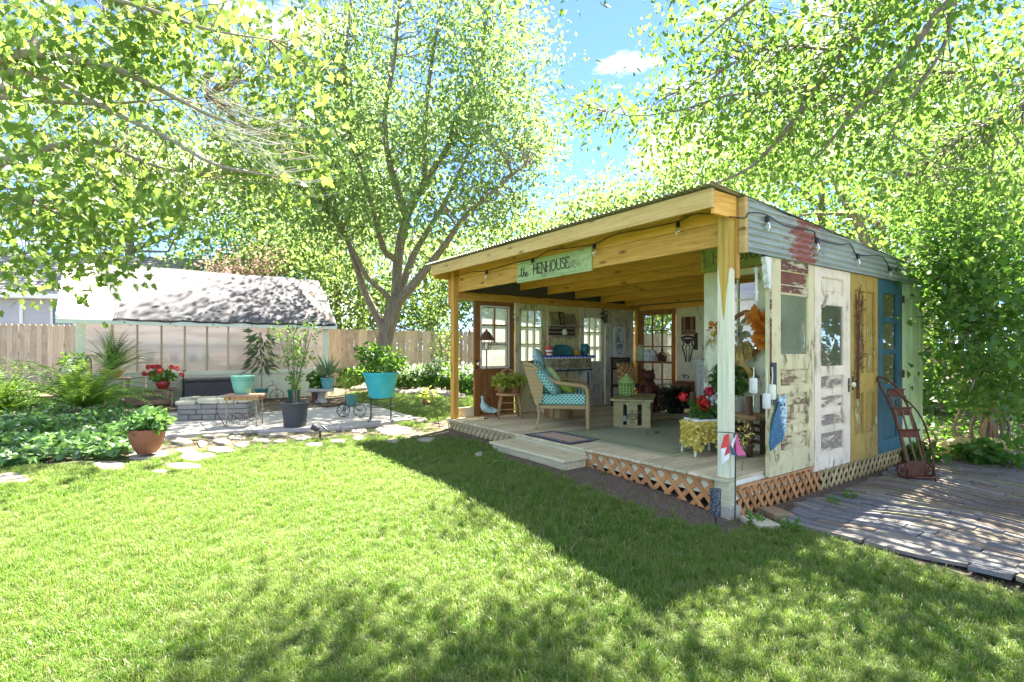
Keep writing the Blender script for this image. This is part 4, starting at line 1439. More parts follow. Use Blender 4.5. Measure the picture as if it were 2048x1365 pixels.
blobs = [(840, 120, 250, 190, 150), (850, -80, 230, 130, 60), (730, 330, 170, 130, 70), (960, 300, 150, 130, 70), (650, 410, 110, 80, 30), (1010, 120, 110, 150, 50), (880, 430, 110, 60, 22), (660, 180, 110, 150, 45), (1000, 390, 80, 70, 26), (1040, 300, 60, 80, 22), (980, 200, 120, 120, 30), (720, 430, 90, 50, 14)]
for (bx, by, rx, ry, n) in blobs:
    for k in range(n):
        a, q = random.uniform(0, 6.28), math.sqrt(random.random())
        px, py = bx + rx * q * math.cos(a), by + ry * q * math.sin(a)
        if py > 470: continue
        cs.append(A(px, py, random.gauss(0, 1.6) if px > 690 else -1.2 - abs(random.gauss(0, 1.0))))
tw = MB()
for c in cs:
    p = nearest(sk[12:], c - Vector((0, 0, 0.4)))
    if (p - c).length < 1.9:
        tw.tube(wiggle(p, c, 3, 0.05), [0.022, 0.016, 0.010, 0.005], 5, False)
tw.build('twigs', M['bark'], ash)['kind'] = 'stuff'
crown(ash, np.array([tuple(c + base) for c in cs]), 56, (0.40, 0.42, 0.36), 0.14, M['ash'], 'rhomb', -0.4, 0.9)

# --- silver maple reaching in from the left
maple = empty('maple_tree', (-12.4, 7.8, gz(-12.4, 7.8)), 0, 'silver maple reaching in from the left edge with yellow green lobed leaves', 'tree')
ml = maple.location


def Mp(px, py, Y): return at(px, py, Y * 1.5) - ml


sk2 = []
tr = MB()
limb(tr, [(0, 0, -0.2), (0.05, 0.05, 1.5), (0.2, 0.1, 3.2), (0.1, 0.1, 6.5), (0.3, 0.0, 10)], 0.34, 0.16, 12)
tr.build('trunk', M['bark'], maple, smooth=True)
lm = MB()
for pts, r0, r1 in (
        ([(0.2, 0.1, 4.2), Mp(-230, 170, 5.3), Mp(0, 119, 5.2), Mp(70, 109, 5.2), Mp(180, 125, 5.2), Mp(265, 152, 5.2), Mp(350, 195, 5.3), Mp(430, 235, 5.4), Mp(520, 262, 5.5)], 0.1232, 0.0140),
        ([(0.1, 0.1, 3.6), Mp(-250, 160, 5.7), Mp(0, 143, 5.6), Mp(100, 160, 5.5), Mp(200, 212, 5.4), Mp(330, 274, 5.3), Mp(420, 325, 5.3), Mp(500, 345, 5.4), Mp(590, 358, 5.5)], 0.0870, 0.0112),
        ([(0.1, 0.1, 3.1), Mp(-200, 440, 6.4), Mp(0, 327, 6.2), Mp(90, 298, 6.1), Mp(185, 284, 6.0), Mp(240, 303, 6.0), Mp(310, 332, 6.1), Mp(400, 350, 6.2)], 0.1087, 0.0126),
        ([(0.2, 0.1, 4.9), Mp(-240, 210, 6.1), Mp(0, 195, 6.0), Mp(100, 204, 6.0), Mp(210, 208, 6.1), Mp(320, 200, 6.2), Mp(410, 195, 6.3)], 0.0725, 0.0098),
        ([(0.2, 0.1, 6.3), Mp(-200, -60, 4.9), Mp(0, -30, 4.8), Mp(150, -20, 4.8), Mp(300, 20, 4.9), Mp(420, 60, 5.0), Mp(540, 80, 5.2)], 0.0725, 0.0098),
        ([Mp(70, 109, 5.2), Mp(85, 80, 5.3), Mp(130, 72, 5.3), Mp(200, 60, 5.4), Mp(290, 20, 5.5)], 0.0319, 0.0084),
        ([Mp(0, 370, 6.2), Mp(70, 400, 6.0), Mp(150, 430, 5.9), Mp(240, 500, 5.8)], 0.0261, 0.0070),
        ([Mp(-100, 230, 7.2), Mp(0, 185, 7.0), Mp(45, 140, 7.0), Mp(60, 90, 7.1), Mp(90, 20, 7.2)], 0.1305, 0.0700)):
    sk2 += limb(lm, pts, r0, r1, 7)
lm.build('limb', M['bark_pale'], maple, smooth=True)
# pale hanging twigs
tw = MB()
tips = []
for k in range(46):
    x0, y0 = random.uniform(330, 560), 0
    y0 = 150 + (x0 - 330) * 0.55 + random.uniform(-30, 60)
    Y = random.uniform(5.0, 6.2)
    L_ = random.uniform(60, 190)
    a = random.uniform(0.25, 1.1)
    p = [Mp(x0, y0, Y), Mp(x0 + L_ * 0.35 * math.cos(a), y0 + L_ * 0.35 * math.sin(a), Y), Mp(x0 + L_ * 0.75 * math.cos(a * .9), y0 + L_ * 0.75 * math.sin(a * .9), Y + .05), Mp(x0 + L_ * 1.05, y0 + L_ * 0.78 * math.sin(a * .75), Y + .1)]
    tw.tube(bez(p, 4), [0.0075] * 12 + [0.003], 5, False)
    tips.append(p[-1])
tw.build('twigs', M['twig_pale'], maple)['kind'] = 'stuff'
cs = []
for (bx, by, rx, ry, n, Y0, sg) in ((150, 60, 260, 110, 105, 5.2, .8), (420, 70, 160, 90, 48, 5.6, .8), (100, 230, 200, 120, 50, 5.8, .9), (100, 430, 190, 100, 70, 5.6, .8), (260, 400, 190, 60, 40, 5.9, .8),
                                    (540, 330, 130, 90, 34, 6.6, .7), (560, 200, 110, 100, 22, 6.2, .7), (200, 540, 50, 26, 4, 5.6, .3), (30, 545, 60, 36, 8, 5.8, .5), (630, 60, 60, 90, 12, 6.2, .5)):
    for k in range(n):
        a, q = random.uniform(0, 6.28), math.sqrt(random.random())
        Y = max(5.0, random.gauss(Y0 + 0.45, sg))
        cs.append(Mp(bx + rx * q * math.cos(a), by + ry * q * math.sin(a), Y))
tw = MB()
for c in cs:
    p = nearest(sk2, c + Vector((-0.3, 0, 0.2)))
    if (p - c).length < 3.0: tw.tube(wiggle(p, c, 3, 0.05), [0.010, 0.008, 0.006, 0.003], 4, False)
tw.build('twigs', M['twig'], maple)['kind'] = 'stuff'
crown(maple, np.array([tuple(c + ml) for c in cs]), 16, (0.30, 0.34, 0.24), 0.128, M['maple'], 'maple', -0.7, 0.5, nparts=300)

# --- hackberry hanging in from the right over the henhouse
hack = empty('hackberry_tree', (9.6, 6.4, 0), 0, 'broad tree hanging long drooping branches over the henhouse roof from the right', 'tree')
hl = hack.location


def Hp(px, py, Y): return at(px, py, Y) - hl


sk3 = []
tr = MB()
limb(tr, [(0, 0, -0.2), (0.0, 0.05, 2.0), (-0.2, 0.1, 4.2), (-0.4, 0.1, 7.0)], 0.33, 0.22, 12)
tr.build('trunk', M['bark'], hack, smooth=True)
lm = MB()
for pts, r0, r1 in (
        ([(-0.3, 0.1, 5.0), Hp(2060, -160, 6.2), Hp(1900, -70, 6.0), Hp(1785, 8, 5.9), Hp(1690, 100, 5.9), Hp(1627, 188, 5.9), Hp(1570, 262, 6.0), Hp(1500, 335, 6.1), Hp(1400, 420 - 40, 6.3)], 0.085, 0.012),
        ([(-0.3, 0.1, 5.6), Hp(2020, -90, 5.6), Hp(1895, 5, 5.5), Hp(1850, 62, 5.5), Hp(1800, 132, 5.5), Hp(1710, 222, 5.6), Hp(1640, 310, 5.7)], 0.07, 0.012),
        ([Hp(1900, 5, 5.5), Hp(1896, 70, 5.4), Hp(1855, 150, 5.3), Hp(1815, 205, 5.3), Hp(1780, 270, 5.4)], 0.03, 0.006),
        ([(-0.2, 0.1, 4.0), Hp(2100, 150, 6.6), Hp(2040, 151, 6.5), Hp(1950, 149, 6.4), Hp(1870, 145, 6.4), Hp(1790, 160, 6.4)], 0.04, 0.008),
        ([(-0.2, 0.1, 3.6), Hp(2110, 180, 6.9), Hp(2048, 205, 6.8), Hp(1970, 250, 6.7), Hp(1900, 290, 6.7), Hp(1830, 350, 6.7)], 0.04, 0.008),
        ([Hp(1690, 100, 5.9), Hp(1640, 98, 5.8), Hp(1560, 93, 5.8), Hp(1460, 130, 5.9), Hp(1370, 180, 6.0)], 0.022, 0.005),
        ([Hp(1620, 172, 5.9), Hp(1540, 186, 5.9), Hp(1450, 192, 6.0), Hp(1370, 218, 6.1), Hp(1270, 232, 6.2), Hp(1180, 215, 6.3)], 0.022, 0.004),
        ([Hp(1780, 10, 5.9), Hp(1770, 70, 5.6), Hp(1755, 130, 5.5), Hp(1700, 190, 5.5)], 0.022, 0.005),
        ([(-0.4, 0.1, 6.6), Hp(1800, -150, 5.0), Hp(1600, -60, 5.0), Hp(1480, 20, 5.2), Hp(1400, 90, 5.4)], 0.05, 0.006),
        ([(-0.3, 0.1, 6.6), Hp(2000, -500, 5.2), Hp(1600, -450, 5.0), Hp(1200, -300, 5.2), Hp(1000, -200, 5.4)], 0.08, 0.008)):
    sk3 += limb(lm, pts, r0, r1, 7)
lm.build('limb', M['bark'], hack, smooth=True)
cs = []
for (bx, by, rx, ry, n, Y0, sg) in ((1900, 80, 200, 120, 88, 5.9, .9), (1700, 120, 170, 130, 70, 5.9, .7), (1520, 110, 160, 120, 56, 6.0, .7), (1420, 150, 130, 150, 48, 6.2, .6), (1650, 290, 190, 90, 64, 6.4, .8),
                                    (1480, 310, 150, 60, 46, 6.6, .7), (1900, 260, 180, 120, 76, 6.6, .9), (1260, 228, 120, 26, 16, 6.3, .4), (1160, 205, 50, 18, 5, 6.3, .3), (1350, 240, 90, 50, 18, 6.3, .5),
                                    (1980, 400, 120, 90, 40, 7.0, .8), (1800, 390, 120, 50, 26, 7.0, .7), (1900, 430, 160, 70, 44, 6.6, .6), (1640, -110, 420, 110, 16, 5.2, .6), (1220, -170, 230, 90, 12, 5.2, .7), (1950, -300, 300, 200, 10, 5.2, 1.2)):  # closing clusters sit above the view, added for dappled shade on the lawn
    for k in range(n):
        a, q = random.uniform(0, 6.28), math.sqrt(random.random())
        px, py = bx + rx * q * math.cos(a), by + ry * q * math.sin(a)
        Y = max(4.8, random.gauss(Y0 + 0.5, sg))
        c = Hp(px, py, Y)
        if (c + hl).z < 3.35 and W2L(c + hl)[1] > -0.5: continue
        cs.append(c)
for k in range(30):  # unseen leaf clumps over the view, put in to throw broken shade below
    c0_ = Hp(random.uniform(1120, 2000), random.uniform(-330, -40), random.uniform(5.0, 5.7))
    for q in range(9):
        cs.append(c0_ + Vector((random.gauss(0, .26), random.gauss(0, .26), random.gauss(0, .10))))
tw = MB()
for c in cs:
    p = nearest(sk3, c + Vector((0.4, 0, 0.35)))
    if (p - c).length < 2.6: tw.tube(wiggle(p, c, 3, 0.06), [0.008, 0.006, 0.004, 0.002], 4, False)
tw.build('twigs', M['bark'], hack)['kind'] = 'stuff'
crown(hack, np.array([tuple(c + hl) for c in cs]), 25, (0.21, 0.24, 0.15), 0.078, M['hack'], 'oval', -0.7, 0.7, nparts=300)


# --- background trees
def bg_tree(name, label, x, y, h, crown_r, crown_h, n, per, size, mat, shape='rhomb', lean=(0, 0), trunk_r=0.2, low=0.0, sig=0.55, group=None):
    g = gz(x, y)
    t = empty(name, (x, y, g), 0, label, 'tree', group)
    tr = MB()
    cz = h - crown_h / 2
    top = Vector((lean[0], lean[1], h * 0.8))
    c = limb(tr, [(0, 0, -0.2), (lean[0] * 0.2 + 0.05, lean[1] * 0.2, h * 0.25), (lean[0] * 0.6 - 0.08, lean[1] * 0.6, h * 0.55), top], trunk_r, trunk_r * 0.3, 9)
    tr.build('trunk', M['bark'], t, smooth=True)
    cs = []
    while len(cs) < n:
        d = Vector((random.gauss(0, 1), random.gauss(0, 1), random.gauss(0, 1))).normalized()
        q = random.random() ** 0.45
        p = Vector((lean[0] + d.x * crown_r * q, lean[1] + d.y * crown_r * q, cz + d.z * crown_h / 2 * q))
        p.x += 0.35 * crown_r * math.sin(p.z * 1.1 + x)
        if p.z < low: continue
        cs.append(p)
    lb = MB()
    for k, p in enumerate(cs):
        if k % 3 == 0:
            q = nearest(c[2:], p - Vector((0, 0, 1.2)))
            lb.tube(wiggle(q, p, 3, 0.06), [trunk_r * .25, trunk_r * .18, trunk_r * .1, 0.01], 5, False)
    lb.build('limb', M['bark'], t)
    crown(t, np.array([tuple(p + t.location) for p in cs]), per, (sig, sig, sig * 0.8), size, M[mat], shape, -0.4, 0.5)
    return t


BG = [
    ('tree', 'tall pale green tree rising behind the neighbour house', -19.5, 27.0, 16.5, 5.4, 13, 150, 80, 0.26, 'far', 0.3),
    ('tree', 'dense green tree standing behind the greenhouse ridge', -11.5, 24.5, 8.2, 3.8, 7.2, 110, 90, 0.22, 'far2', 0.4),
    ('tree', 'bright leafy tree between the greenhouse and the ash', -7.4, 22.2, 7.6, 3.0, 7.0, 90, 90, 0.20, 'far', 0.5),
    ('tree', 'very tall pale tree behind the greenhouse between two lower trees', -8.6, 30.0, 17.5, 4.8, 13.5, 150, 80, 0.26, 'far', 0.5),
    ('tree', 'pale tree right behind the ash trunk', -3.6, 23.5, 7.4, 3.0, 6.8, 95, 90, 0.20, 'far', 0.5),
    ('tree', 'low dark tree over the fence beside the henhouse post', -1.4, 22.0, 5.2, 2.4, 5.0, 70, 90, 0.18, 'far2', 0.4),
    ('tree', 'broad light tree filling the gap above the sloping fascia', 4.2, 24.5, 10.2, 4.6, 9.0, 150, 95, 0.24, 'far', 0.4),
    ('tree', 'tall pale tree behind the middle of the henhouse roof', 9.2, 22.5, 12.5, 4.6, 11.0, 150, 95, 0.24, 'far', 0.4),
    ('tree', 'leafy tree with crooked limbs close behind the henhouse', 8.4, 13.6, 7.2, 2.9, 5.6, 95, 85, 0.14, 'hack', 0.6),
    ('tree', 'tall tree at the back right above the shrubs', 13.5, 17.0, 12.0, 4.4, 10.5, 130, 90, 0.20, 'far', 0.4),
    ('tree', 'dark leaning tree behind the green shrub on the right', 12.2, 11.0, 9.0, 3.4, 8.2, 110, 90, 0.15, 'hack', 0.4),
    ('tree', 'far pale tree left of the greenhouse roof', -14.0, 29.5, 16.5, 5.2, 13.0, 150, 80, 0.26, 'far', 0.5),
]
for (nm, lb, x, y, h, cr, ch, n, per, size, mat, low) in BG:
    bg_tree('garden_tree', lb, x, y, h, cr, ch, n, per, size, mat, 'rhomb', (random.uniform(-.5, .5), random.uniform(-.4, .4)), 0.12 + h * 0.012, low + 0.5, 0.36 + cr * 0.07, 'trees beyond the garden')
cl2 = MB()
kt = [o for o in scene.objects if o.get('label', '').startswith('leafy tree with crooked limbs')][0]
for pts, r0, r1 in (([(1760, 640), (1745, 560), (1730, 480), (1712, 440), (1688, 400), (1650, 330)], 0.17, 0.05), ([(1735, 500), (1765, 455), (1700, 432), (1640, 428), (1575, 433)], 0.085, 0.02), ([(1712, 440), (1740, 400), (1790, 370), (1850, 350)], 0.07, 0.02)):
    limb(cl2, [at(x, y, 12.4) - kt.location for x, y in pts], r0, r1)
cl2.build('crooked_limb', M['bark'], kt, smooth=True)
bg_tree('plum_tree', 'low reddish purple leaved tree showing above the greenhouse ridge', -10.2, 19.2, 5.0, 1.5, 3.0, 40, 70, 0.12, 'plum', 'rhomb', (0.2, 0), 0.10, 1.5, 0.35)

# --- shrub on the right, many stems, dark green leaves
sp = on_ground(1975, 893)
shrub = empty('amur_maple_shrub', sp, 0, 'large many stemmed shrub with dark green leaves beside the shingle path', 'shrub')
cs, stems = [], MB()
sk4 = []
for k in range(17):
    a = random.uniform(0, 6.28)
    r_ = random.uniform(0.5, 1.7)
    tip = Vector((r_ * math.cos(a) - 0.2, r_ * math.sin(a) * 0.9 - 0.2, random.uniform(1.6, 3.6)))
    b = Vector((random.uniform(-.22, .22), random.uniform(-.2, .2), -0.05))
    sk4 += limb(stems, [b, b * 1.3 + Vector((0, 0, 0.5)), b + (tip - b) * 0.55 + Vector((0, 0, .3)), tip], 0.032, 0.008, 7)
stems.build('stems', M['bark'], shrub, smooth=True)
for (bx, by, rx, ry, n, Y0, sg) in ((1930, 480, 130, 70, 50, 7.4, .7), (1910, 560, 110, 80, 62, 7.2, .7), (1960, 640, 110, 90, 68, 7.2, .7), (1880, 690, 75, 60, 30, 7.0, .5), (1990, 760, 90, 60, 40, 7.4, .6), (2060, 600, 80, 200, 60, 7.5, .8), (1850, 610, 40, 60, 12, 6.9, .2), (1830, 540, 40, 24, 8, 7.2, .2)):
    for k in range(n):
        a, q = random.uniform(0, 6.28), math.sqrt(random.random())
        c = at(bx + rx * q * math.cos(a), by + ry * q * math.sin(a), max(6.2, random.gauss(Y0, sg))) - sp
        q = c + sp
        s, t = W2L(q)
        if s < 5.1 and t > -0.4: continue
        qx, qy = q.x / q.y * FPX + CX, HY - (q.z - EYE) / q.y * FPX
        if qx < np.interp(qy, [420, 520, 560, 700, 720], [1775, 1800, 1868, 1868, 1890]): continue
        cs.append(c)
tw = MB()
for c in cs:
    p = nearest(sk4, c - Vector((0, 0, 0.3)))
    tw.tube(wiggle(p, c, 3, 0.06), [0.010, 0.007, 0.005, 0.002], 4, False)
tw.build('twigs', M['bark_pale'], shrub)['kind'] = 'stuff'
crown(shrub, np.array([tuple(c + sp) for c in cs]), 34, (0.20, 0.22, 0.10), 0.078, M['shrub'], 'maple', -0.35, 1.4)

# ------------------------------------------------------------------ grass
def tuft(name, nbl, hmin, hmax, w, spread, seed):
    r = np.random.default_rng(seed)
    vs_, fs_ = [], []
    for k in range(nbl):
        a = r.uniform(0, 2 * np.pi)
        d = spread * math.sqrt(r.uniform())
        bx, by = d * math.cos(r.uniform(0, 6.28)), d * math.sin(r.uniform(0, 6.28))
        h = r.uniform(hmin, hmax)
        lean_ = r.uniform(0.15, 0.95) * h
        ca, sa_ = math.cos(a), math.sin(a)
        ww = w * r.uniform(0.7, 1.2)
        px, py = -sa_ * ww / 2, ca * ww / 2
        b = len(vs_)
        vs_ += [(bx - px, by - py, -0.01), (bx + px, by + py, -0.01)]
        m = (bx + ca * lean_ * 0.3, by + sa_ * lean_ * 0.3, h * 0.6)
        vs_ += [(m[0] - px * .8, m[1] - py * .8, m[2]), (m[0] + px * .8, m[1] + py * .8, m[2])]
        vs_ += [(bx + ca * lean_, by + sa_ * lean_, h * (1.0 - 0.25 * lean_ / h))]
        fs_ += [(b, b + 1, b + 3, b + 2), (b + 2, b + 3, b + 4)]
    return MB().add(vs_, fs_).mesh(name, M['grass'])


gm = NT('grass_blade')
gi = gm.n('NewGeometry').outputs['Random Per Island']
go = gm.n('ObjectInfo').outputs['Random']
gf = gm.math('FRACT', gm.math('ADD', gi, gm.math('MULTIPLY', go, 3.0)))
gl_ = gm.n('ObjectInfo').outputs['Location']
gpn = gm.noise(gl_, 1.1, 4, 0.65)
gpale = gm.ramp(gpn, [(0.42, (0, 0, 0)), (0.70, (0.5, 0.5, 0.5))])
gcol = gm.ramp(gf, [(0.0, (0.045, 0.145, 0.010)), (0.55, (0.085, 0.19, 0.016)), (0.80, (0.15, 0.23, 0.035)), (0.85, (0.34, 0.30, 0.15)), (1.0, (0.42, 0.38, 0.22))])
gtr = gm.ramp(gf, [(0.0, (0.20, 0.42, 0.03)), (0.80, (0.36, 0.52, 0.07)), (0.85, (0.40, 0.36, 0.18)), (1.0, (0.45, 0.40, 0.22))])
gcol = gm.mix(gpale, gcol, (0.22, 0.27, 0.07))
gtr = gm.mix(gpale, gtr, (0.42, 0.52, 0.14))
gb = gm.n('BsdfPrincipled', Base_Color=gcol, Roughness=0.42)
gb.inputs['Specular IOR Level'].default_value = 0.5
gt = gm.n('BsdfTranslucent', Color=gtr)
gmx = gm.n('MixShader', i0=0.42, i1=gb.outputs[0], i2=gt.outputs[0])
gm.t.links.new(gmx.outputs[0], gm.out.inputs[0])
M['grass'] = gm.m
protos = bpy.data.collections.new('grass_tufts')
for k in range(5):
    o = bpy.data.objects.new('grass_tuft', tuft('grass_tuft', 20, 0.025, 0.060, 0.0033, 0.034, 40 + k))
    protos.objects.link(o)


def grass_points():
    P_ = []
    for (y0, y1, dens) in ((1.7, 3.2, 1100), (3.2, 4.6, 860), (4.6, 6.5, 600), (6.5, 9.5, 360), (9.5, 16.5, 130)):
        x0, x1 = -1.02 * y1 - 2.2, 1.02 * y1 + 2.2
        n = int((x1 - x0) * (y1 - y0) * dens)
        x = rng.uniform(x0, x1, n)
        y = rng.uniform(y0, y1, n)
        k = np.abs(x) < 1.02 * y + 2.2
        P_.append(np.stack([x[k], y[k]], 1))
    p = np.concatenate(P_)
    x, y = p[:, 0], p[:, 1]
    dx, dy = x - CORNER.x, y - CORNER.y
    s = dx * U.x + dy * U.y
    t = dx * V.x + dy * V.y
    ok = ~((s > -0.05) & (s < 5.2) & (t > -0.15) & (t < 5.35))
    ok &= ~((s > 0.24) & (t <= 0.02))
    so = soil_np(x, y)
    ok &= rng.uniform(size=len(x)) > np.clip(so * 1.25 - 0.12, 0, 0.985)
    bare = vnoise(x, y, 2.6, 21) * 0.6 + vnoise(x, y, 9, 22) * 0.4
    ok &= rng.uniform(size=len(x)) > np.clip((bare - 0.66) * 4, 0, 0.5)
    # not on the patio, not in the mint bed
    a = (x - GA.x) * U.x + (y - GA.y) * U.y
    b = (x - GA.x) * V.x + (y - GA.y) * V.y
    inside = np.zeros(len(x), bool)
    for i in range(len(o2)):
        (ax_, ay_), (bx_, by_) = o2[i - 1], o2[i]
        c = ((ay_ > b) != (by_ > b)) & (a < (bx_ - ax_) * (b - ay_) / (by_ - ay_ + 1e-12) + ax_)
        inside ^= c
    ok &= ~inside
    px = x / y * FPX + CX
    py = HY + (EYE - gz_np(x, y)) / y * FPX
    ok &= ~((px < 300) & (py < 938 - 0.03 * px))
    for (x0, x1, y0, y1) in stones:
        ok &= ~((((px - (x0 + x1) / 2) / ((x1 - x0) / 2 + 1)) ** 2 + ((py - (y0 + y1) / 2) / ((y1 - y0) / 2 + 1)) ** 2) < 0.62)
    x, y = x[ok], y[ok]
    sc = rng.uniform(0.65, 1.15, len(x)) * (1 + 0.25 * (vnoise(x, y, 1.7, 31) - 0.5)) * np.interp(y, [2, 6, 12], [0.95, 1.1, 1.35])
    sc = sc * np.where((t[ok] < 2.2) & (s[ok] > -2.4), 1.12, 1.0)
    return np.stack([x, y, gz_np(x, y) + (vnoise(x, y, 1.3, 8) - 0.5) * 0.03], 1), sc


gp, gs = grass_points()
gme = bpy.data.meshes.new('grass')
gme.vertices.add(len(gp))
gme.vertices.foreach_set('co', gp.astype(np.float32).ravel())
a1 = gme.attributes.new('sc', 'FLOAT', 'POINT')
a1.data.foreach_set('value', gs.astype(np.float32))
a2 = gme.attributes.new('rz', 'FLOAT_VECTOR', 'POINT')
rv = np.stack([rng.normal(0, 0.12, len(gp)), rng.normal(0, 0.12, len(gp)), rng.uniform(0, 6.28, len(gp))], 1)
a2.data.foreach_set('vector', rv.astype(np.float32).ravel())


def scatter(name, me, coll, mat=None):
    ob = link(name, me)
    ng = bpy.data.node_groups.new(name, 'GeometryNodeTree')
    ng.interface.new_socket('Geometry', in_out='INPUT', socket_type='NodeSocketGeometry')
    ng.interface.new_socket('Geometry', in_out='OUTPUT', socket_type='NodeSocketGeometry')
    gi_, go_ = ng.nodes.new('NodeGroupInput'), ng.nodes.new('NodeGroupOutput')
    ip = ng.nodes.new('GeometryNodeInstanceOnPoints')
    ci = ng.nodes.new('GeometryNodeCollectionInfo')
    ci.inputs[0].default_value = coll
    ci.inputs['Separate Children'].default_value = True
    ci.inputs['Reset Children'].default_value = True
    ip.inputs['Pick Instance'].default_value = True
    na = ng.nodes.new('GeometryNodeInputNamedAttribute')
    na.data_type = 'FLOAT'
    na.inputs['Name'].default_value = 'sc'
    nb2 = ng.nodes.new('GeometryNodeInputNamedAttribute')
    nb2.data_type = 'FLOAT_VECTOR'
    nb2.inputs['Name'].default_value = 'rz'
    ng.links.new(gi_.outputs[0], ip.inputs['Points'])
    ng.links.new(ci.outputs[0], ip.inputs['Instance'])
    ng.links.new(nb2.outputs[0], ip.inputs['Rotation'])
    ng.links.new(na.outputs[0], ip.inputs['Scale'])
    ng.links.new(ip.outputs[0], go_.inputs[0])
    md = ob.modifiers.new('scatter', 'NODES')
    md.node_group = ng
    return ob


grass = scatter('lawn_grass', gme, protos)
tag(grass, 'short green lawn grass in front of the henhouse', 'grass', None, 'stuff')
# ------------------------------------------------------------------ garden objects
def foliage(parent, centre, radii, n, size, mat, shape='oval', droop=-0.2, flat=0.6, name='foliage', hollow=0.5):
    d = rand_dirs(n)
    q = rng.uniform(0, 1, (n, 1)) ** (1 / (1 + 2 * hollow))
    pos = np.array(centre) + d * q * np.array(radii)
    ax = d * 0.7 + rand_dirs(n, droop) * 0.6
    sz = size * rng.uniform(0.65, 1.25, n)
    return leaves_obj(name, pos, sz, M[mat], parent, shape, droop, flat, 'stuff', ax)


def fern(parent, nf, L_, mat, droop=0.55, pin=22, pw_=0.17, seed=0, up=0.6, name='fronds', base=(0, 0, 0)):
    r = np.random.default_rng(seed)
    P_, A_, N_, S_ = [], [], [], []
    mb = MB()
    for k in range(nf):
        a = k / nf * 2 * math.pi * 2.39 + r.uniform(-.3, .3)
        l = L_ * r.uniform(0.6, 1.1)
        el = r.uniform(0.25, 1.25) * up + 0.15
        h = Vector((math.cos(a), math.sin(a), 0))
        pts = []
        for i in range(pin + 1):
            f = i / pin
            e = el - droop * f * f * 1.7 * (1.15 - 0.3 * el)
            pts.append((pts[-1] + (h * math.cos(e) + Vector((0, 0, math.sin(e)))) * (l / pin)) if pts else Vector(base))
        mb.tube(pts, [0.004] * pin + [0.001], 4, False)
        side = Vector((-h.y, h.x, 0))
        for i in range(2, pin + 1):
            f = i / pin
            d = (pts[i] - pts[i - 1]).normalized()
            ln = l * pw_ * math.sin(math.pi * min(1, f * 0.93 + 0.07)) ** 0.7 * (1.15 - 0.55 * f)
            nr = side.cross(d)
            for sg in (1, -1):
                P_.append(tuple(pts[i]))
                A_.append(tuple(side * sg + d * 0.35 + Vector((0, 0, -0.18))))
                N_.append(tuple(nr * -1 + Vector((0, 0, 0.2))))
                S_.append(ln)
    mb.build('rachis', M[mat], parent)['kind'] = 'stuff'
    v, f = leaf_arrays(np.array(P_), np.array(S_), np.array(A_), np.array(N_), 'lance')
    o = link(name, np_mesh(name, v, f, M[mat]), parent)
    o['kind'] = 'stuff'
    return o


def pot(parent, prof, mat, name='pot', n=28, soil=True, loc=(0, 0, 0)):
    r0, z0 = prof[-1]
    inner = [(r0 - 0.015, z0), (r0 - 0.02, z0 - 0.03), (0, z0 - 0.035)]
    o = MB().lathe([(0, prof[0][1])] + prof + inner, n).build(name, M[mat] if isinstance(mat, str) else mat, parent, loc, smooth='auto')
    if soil:
        MB().lathe([(r0 - 0.022, z0 - 0.03), (0, z0 - 0.02)], 14).build('soil', M['rust_dk'] if False else M['dry'], parent, loc)
    return o


def stems(parent, pts_list, r, mat='twig', name='stem'):
    mb = MB()
    for p in pts_list: mb.tube(bez(p, 4), [r] * (4 * (len(p) - 1)) + [r * 0.4], 5, False)
    return mb.build(name, M[mat], parent)


def wheel(parent, c, r, ax, mat='rust_dk', spokes=8, tr=0.008):
    """a spoked wheel in the plane spanned by ax and z"""
    ax = Vector(ax).normalized()
    c = Vector(c)
    mb = MB()
    ring = [c + ax * r * math.cos(2 * math.pi * k / 24) + Vector((0, 0, r * math.sin(2 * math.pi * k / 24))) for k in range(25)]
    mb.tube(ring, tr, 6, False)
    for k in range(spokes):
        a = 2 * math.pi * k / spokes
        mb.tube([c, c + ax * r * math.cos(a) + Vector((0, 0, r * math.sin(a)))], tr * 0.5, 4, False)
    nn = ax.cross(Vector((0, 0, 1)))
    mb.tube([c - nn * 0.025, c + nn * 0.025], tr * 1.8, 8)
    return mb.build('wheel', M[mat], parent)


def geranium_heads(parent, cs, r, mat, n=60, size=0.035):
    for c in cs:
        d = rand_dirs(n, 0.25)
        pos = np.array(c) + d * r * rng.uniform(0.75, 1.05, (n, 1))
        v, f = leaf_arrays(pos, size * rng.uniform(0.8, 1.2, n), np.cross(d, rand_dirs(n)), d, 'heart')
        o = link('flower_head', np_mesh('flower_head', v, f, M[mat]), parent)


mpp = lambda p: p.y / FPX

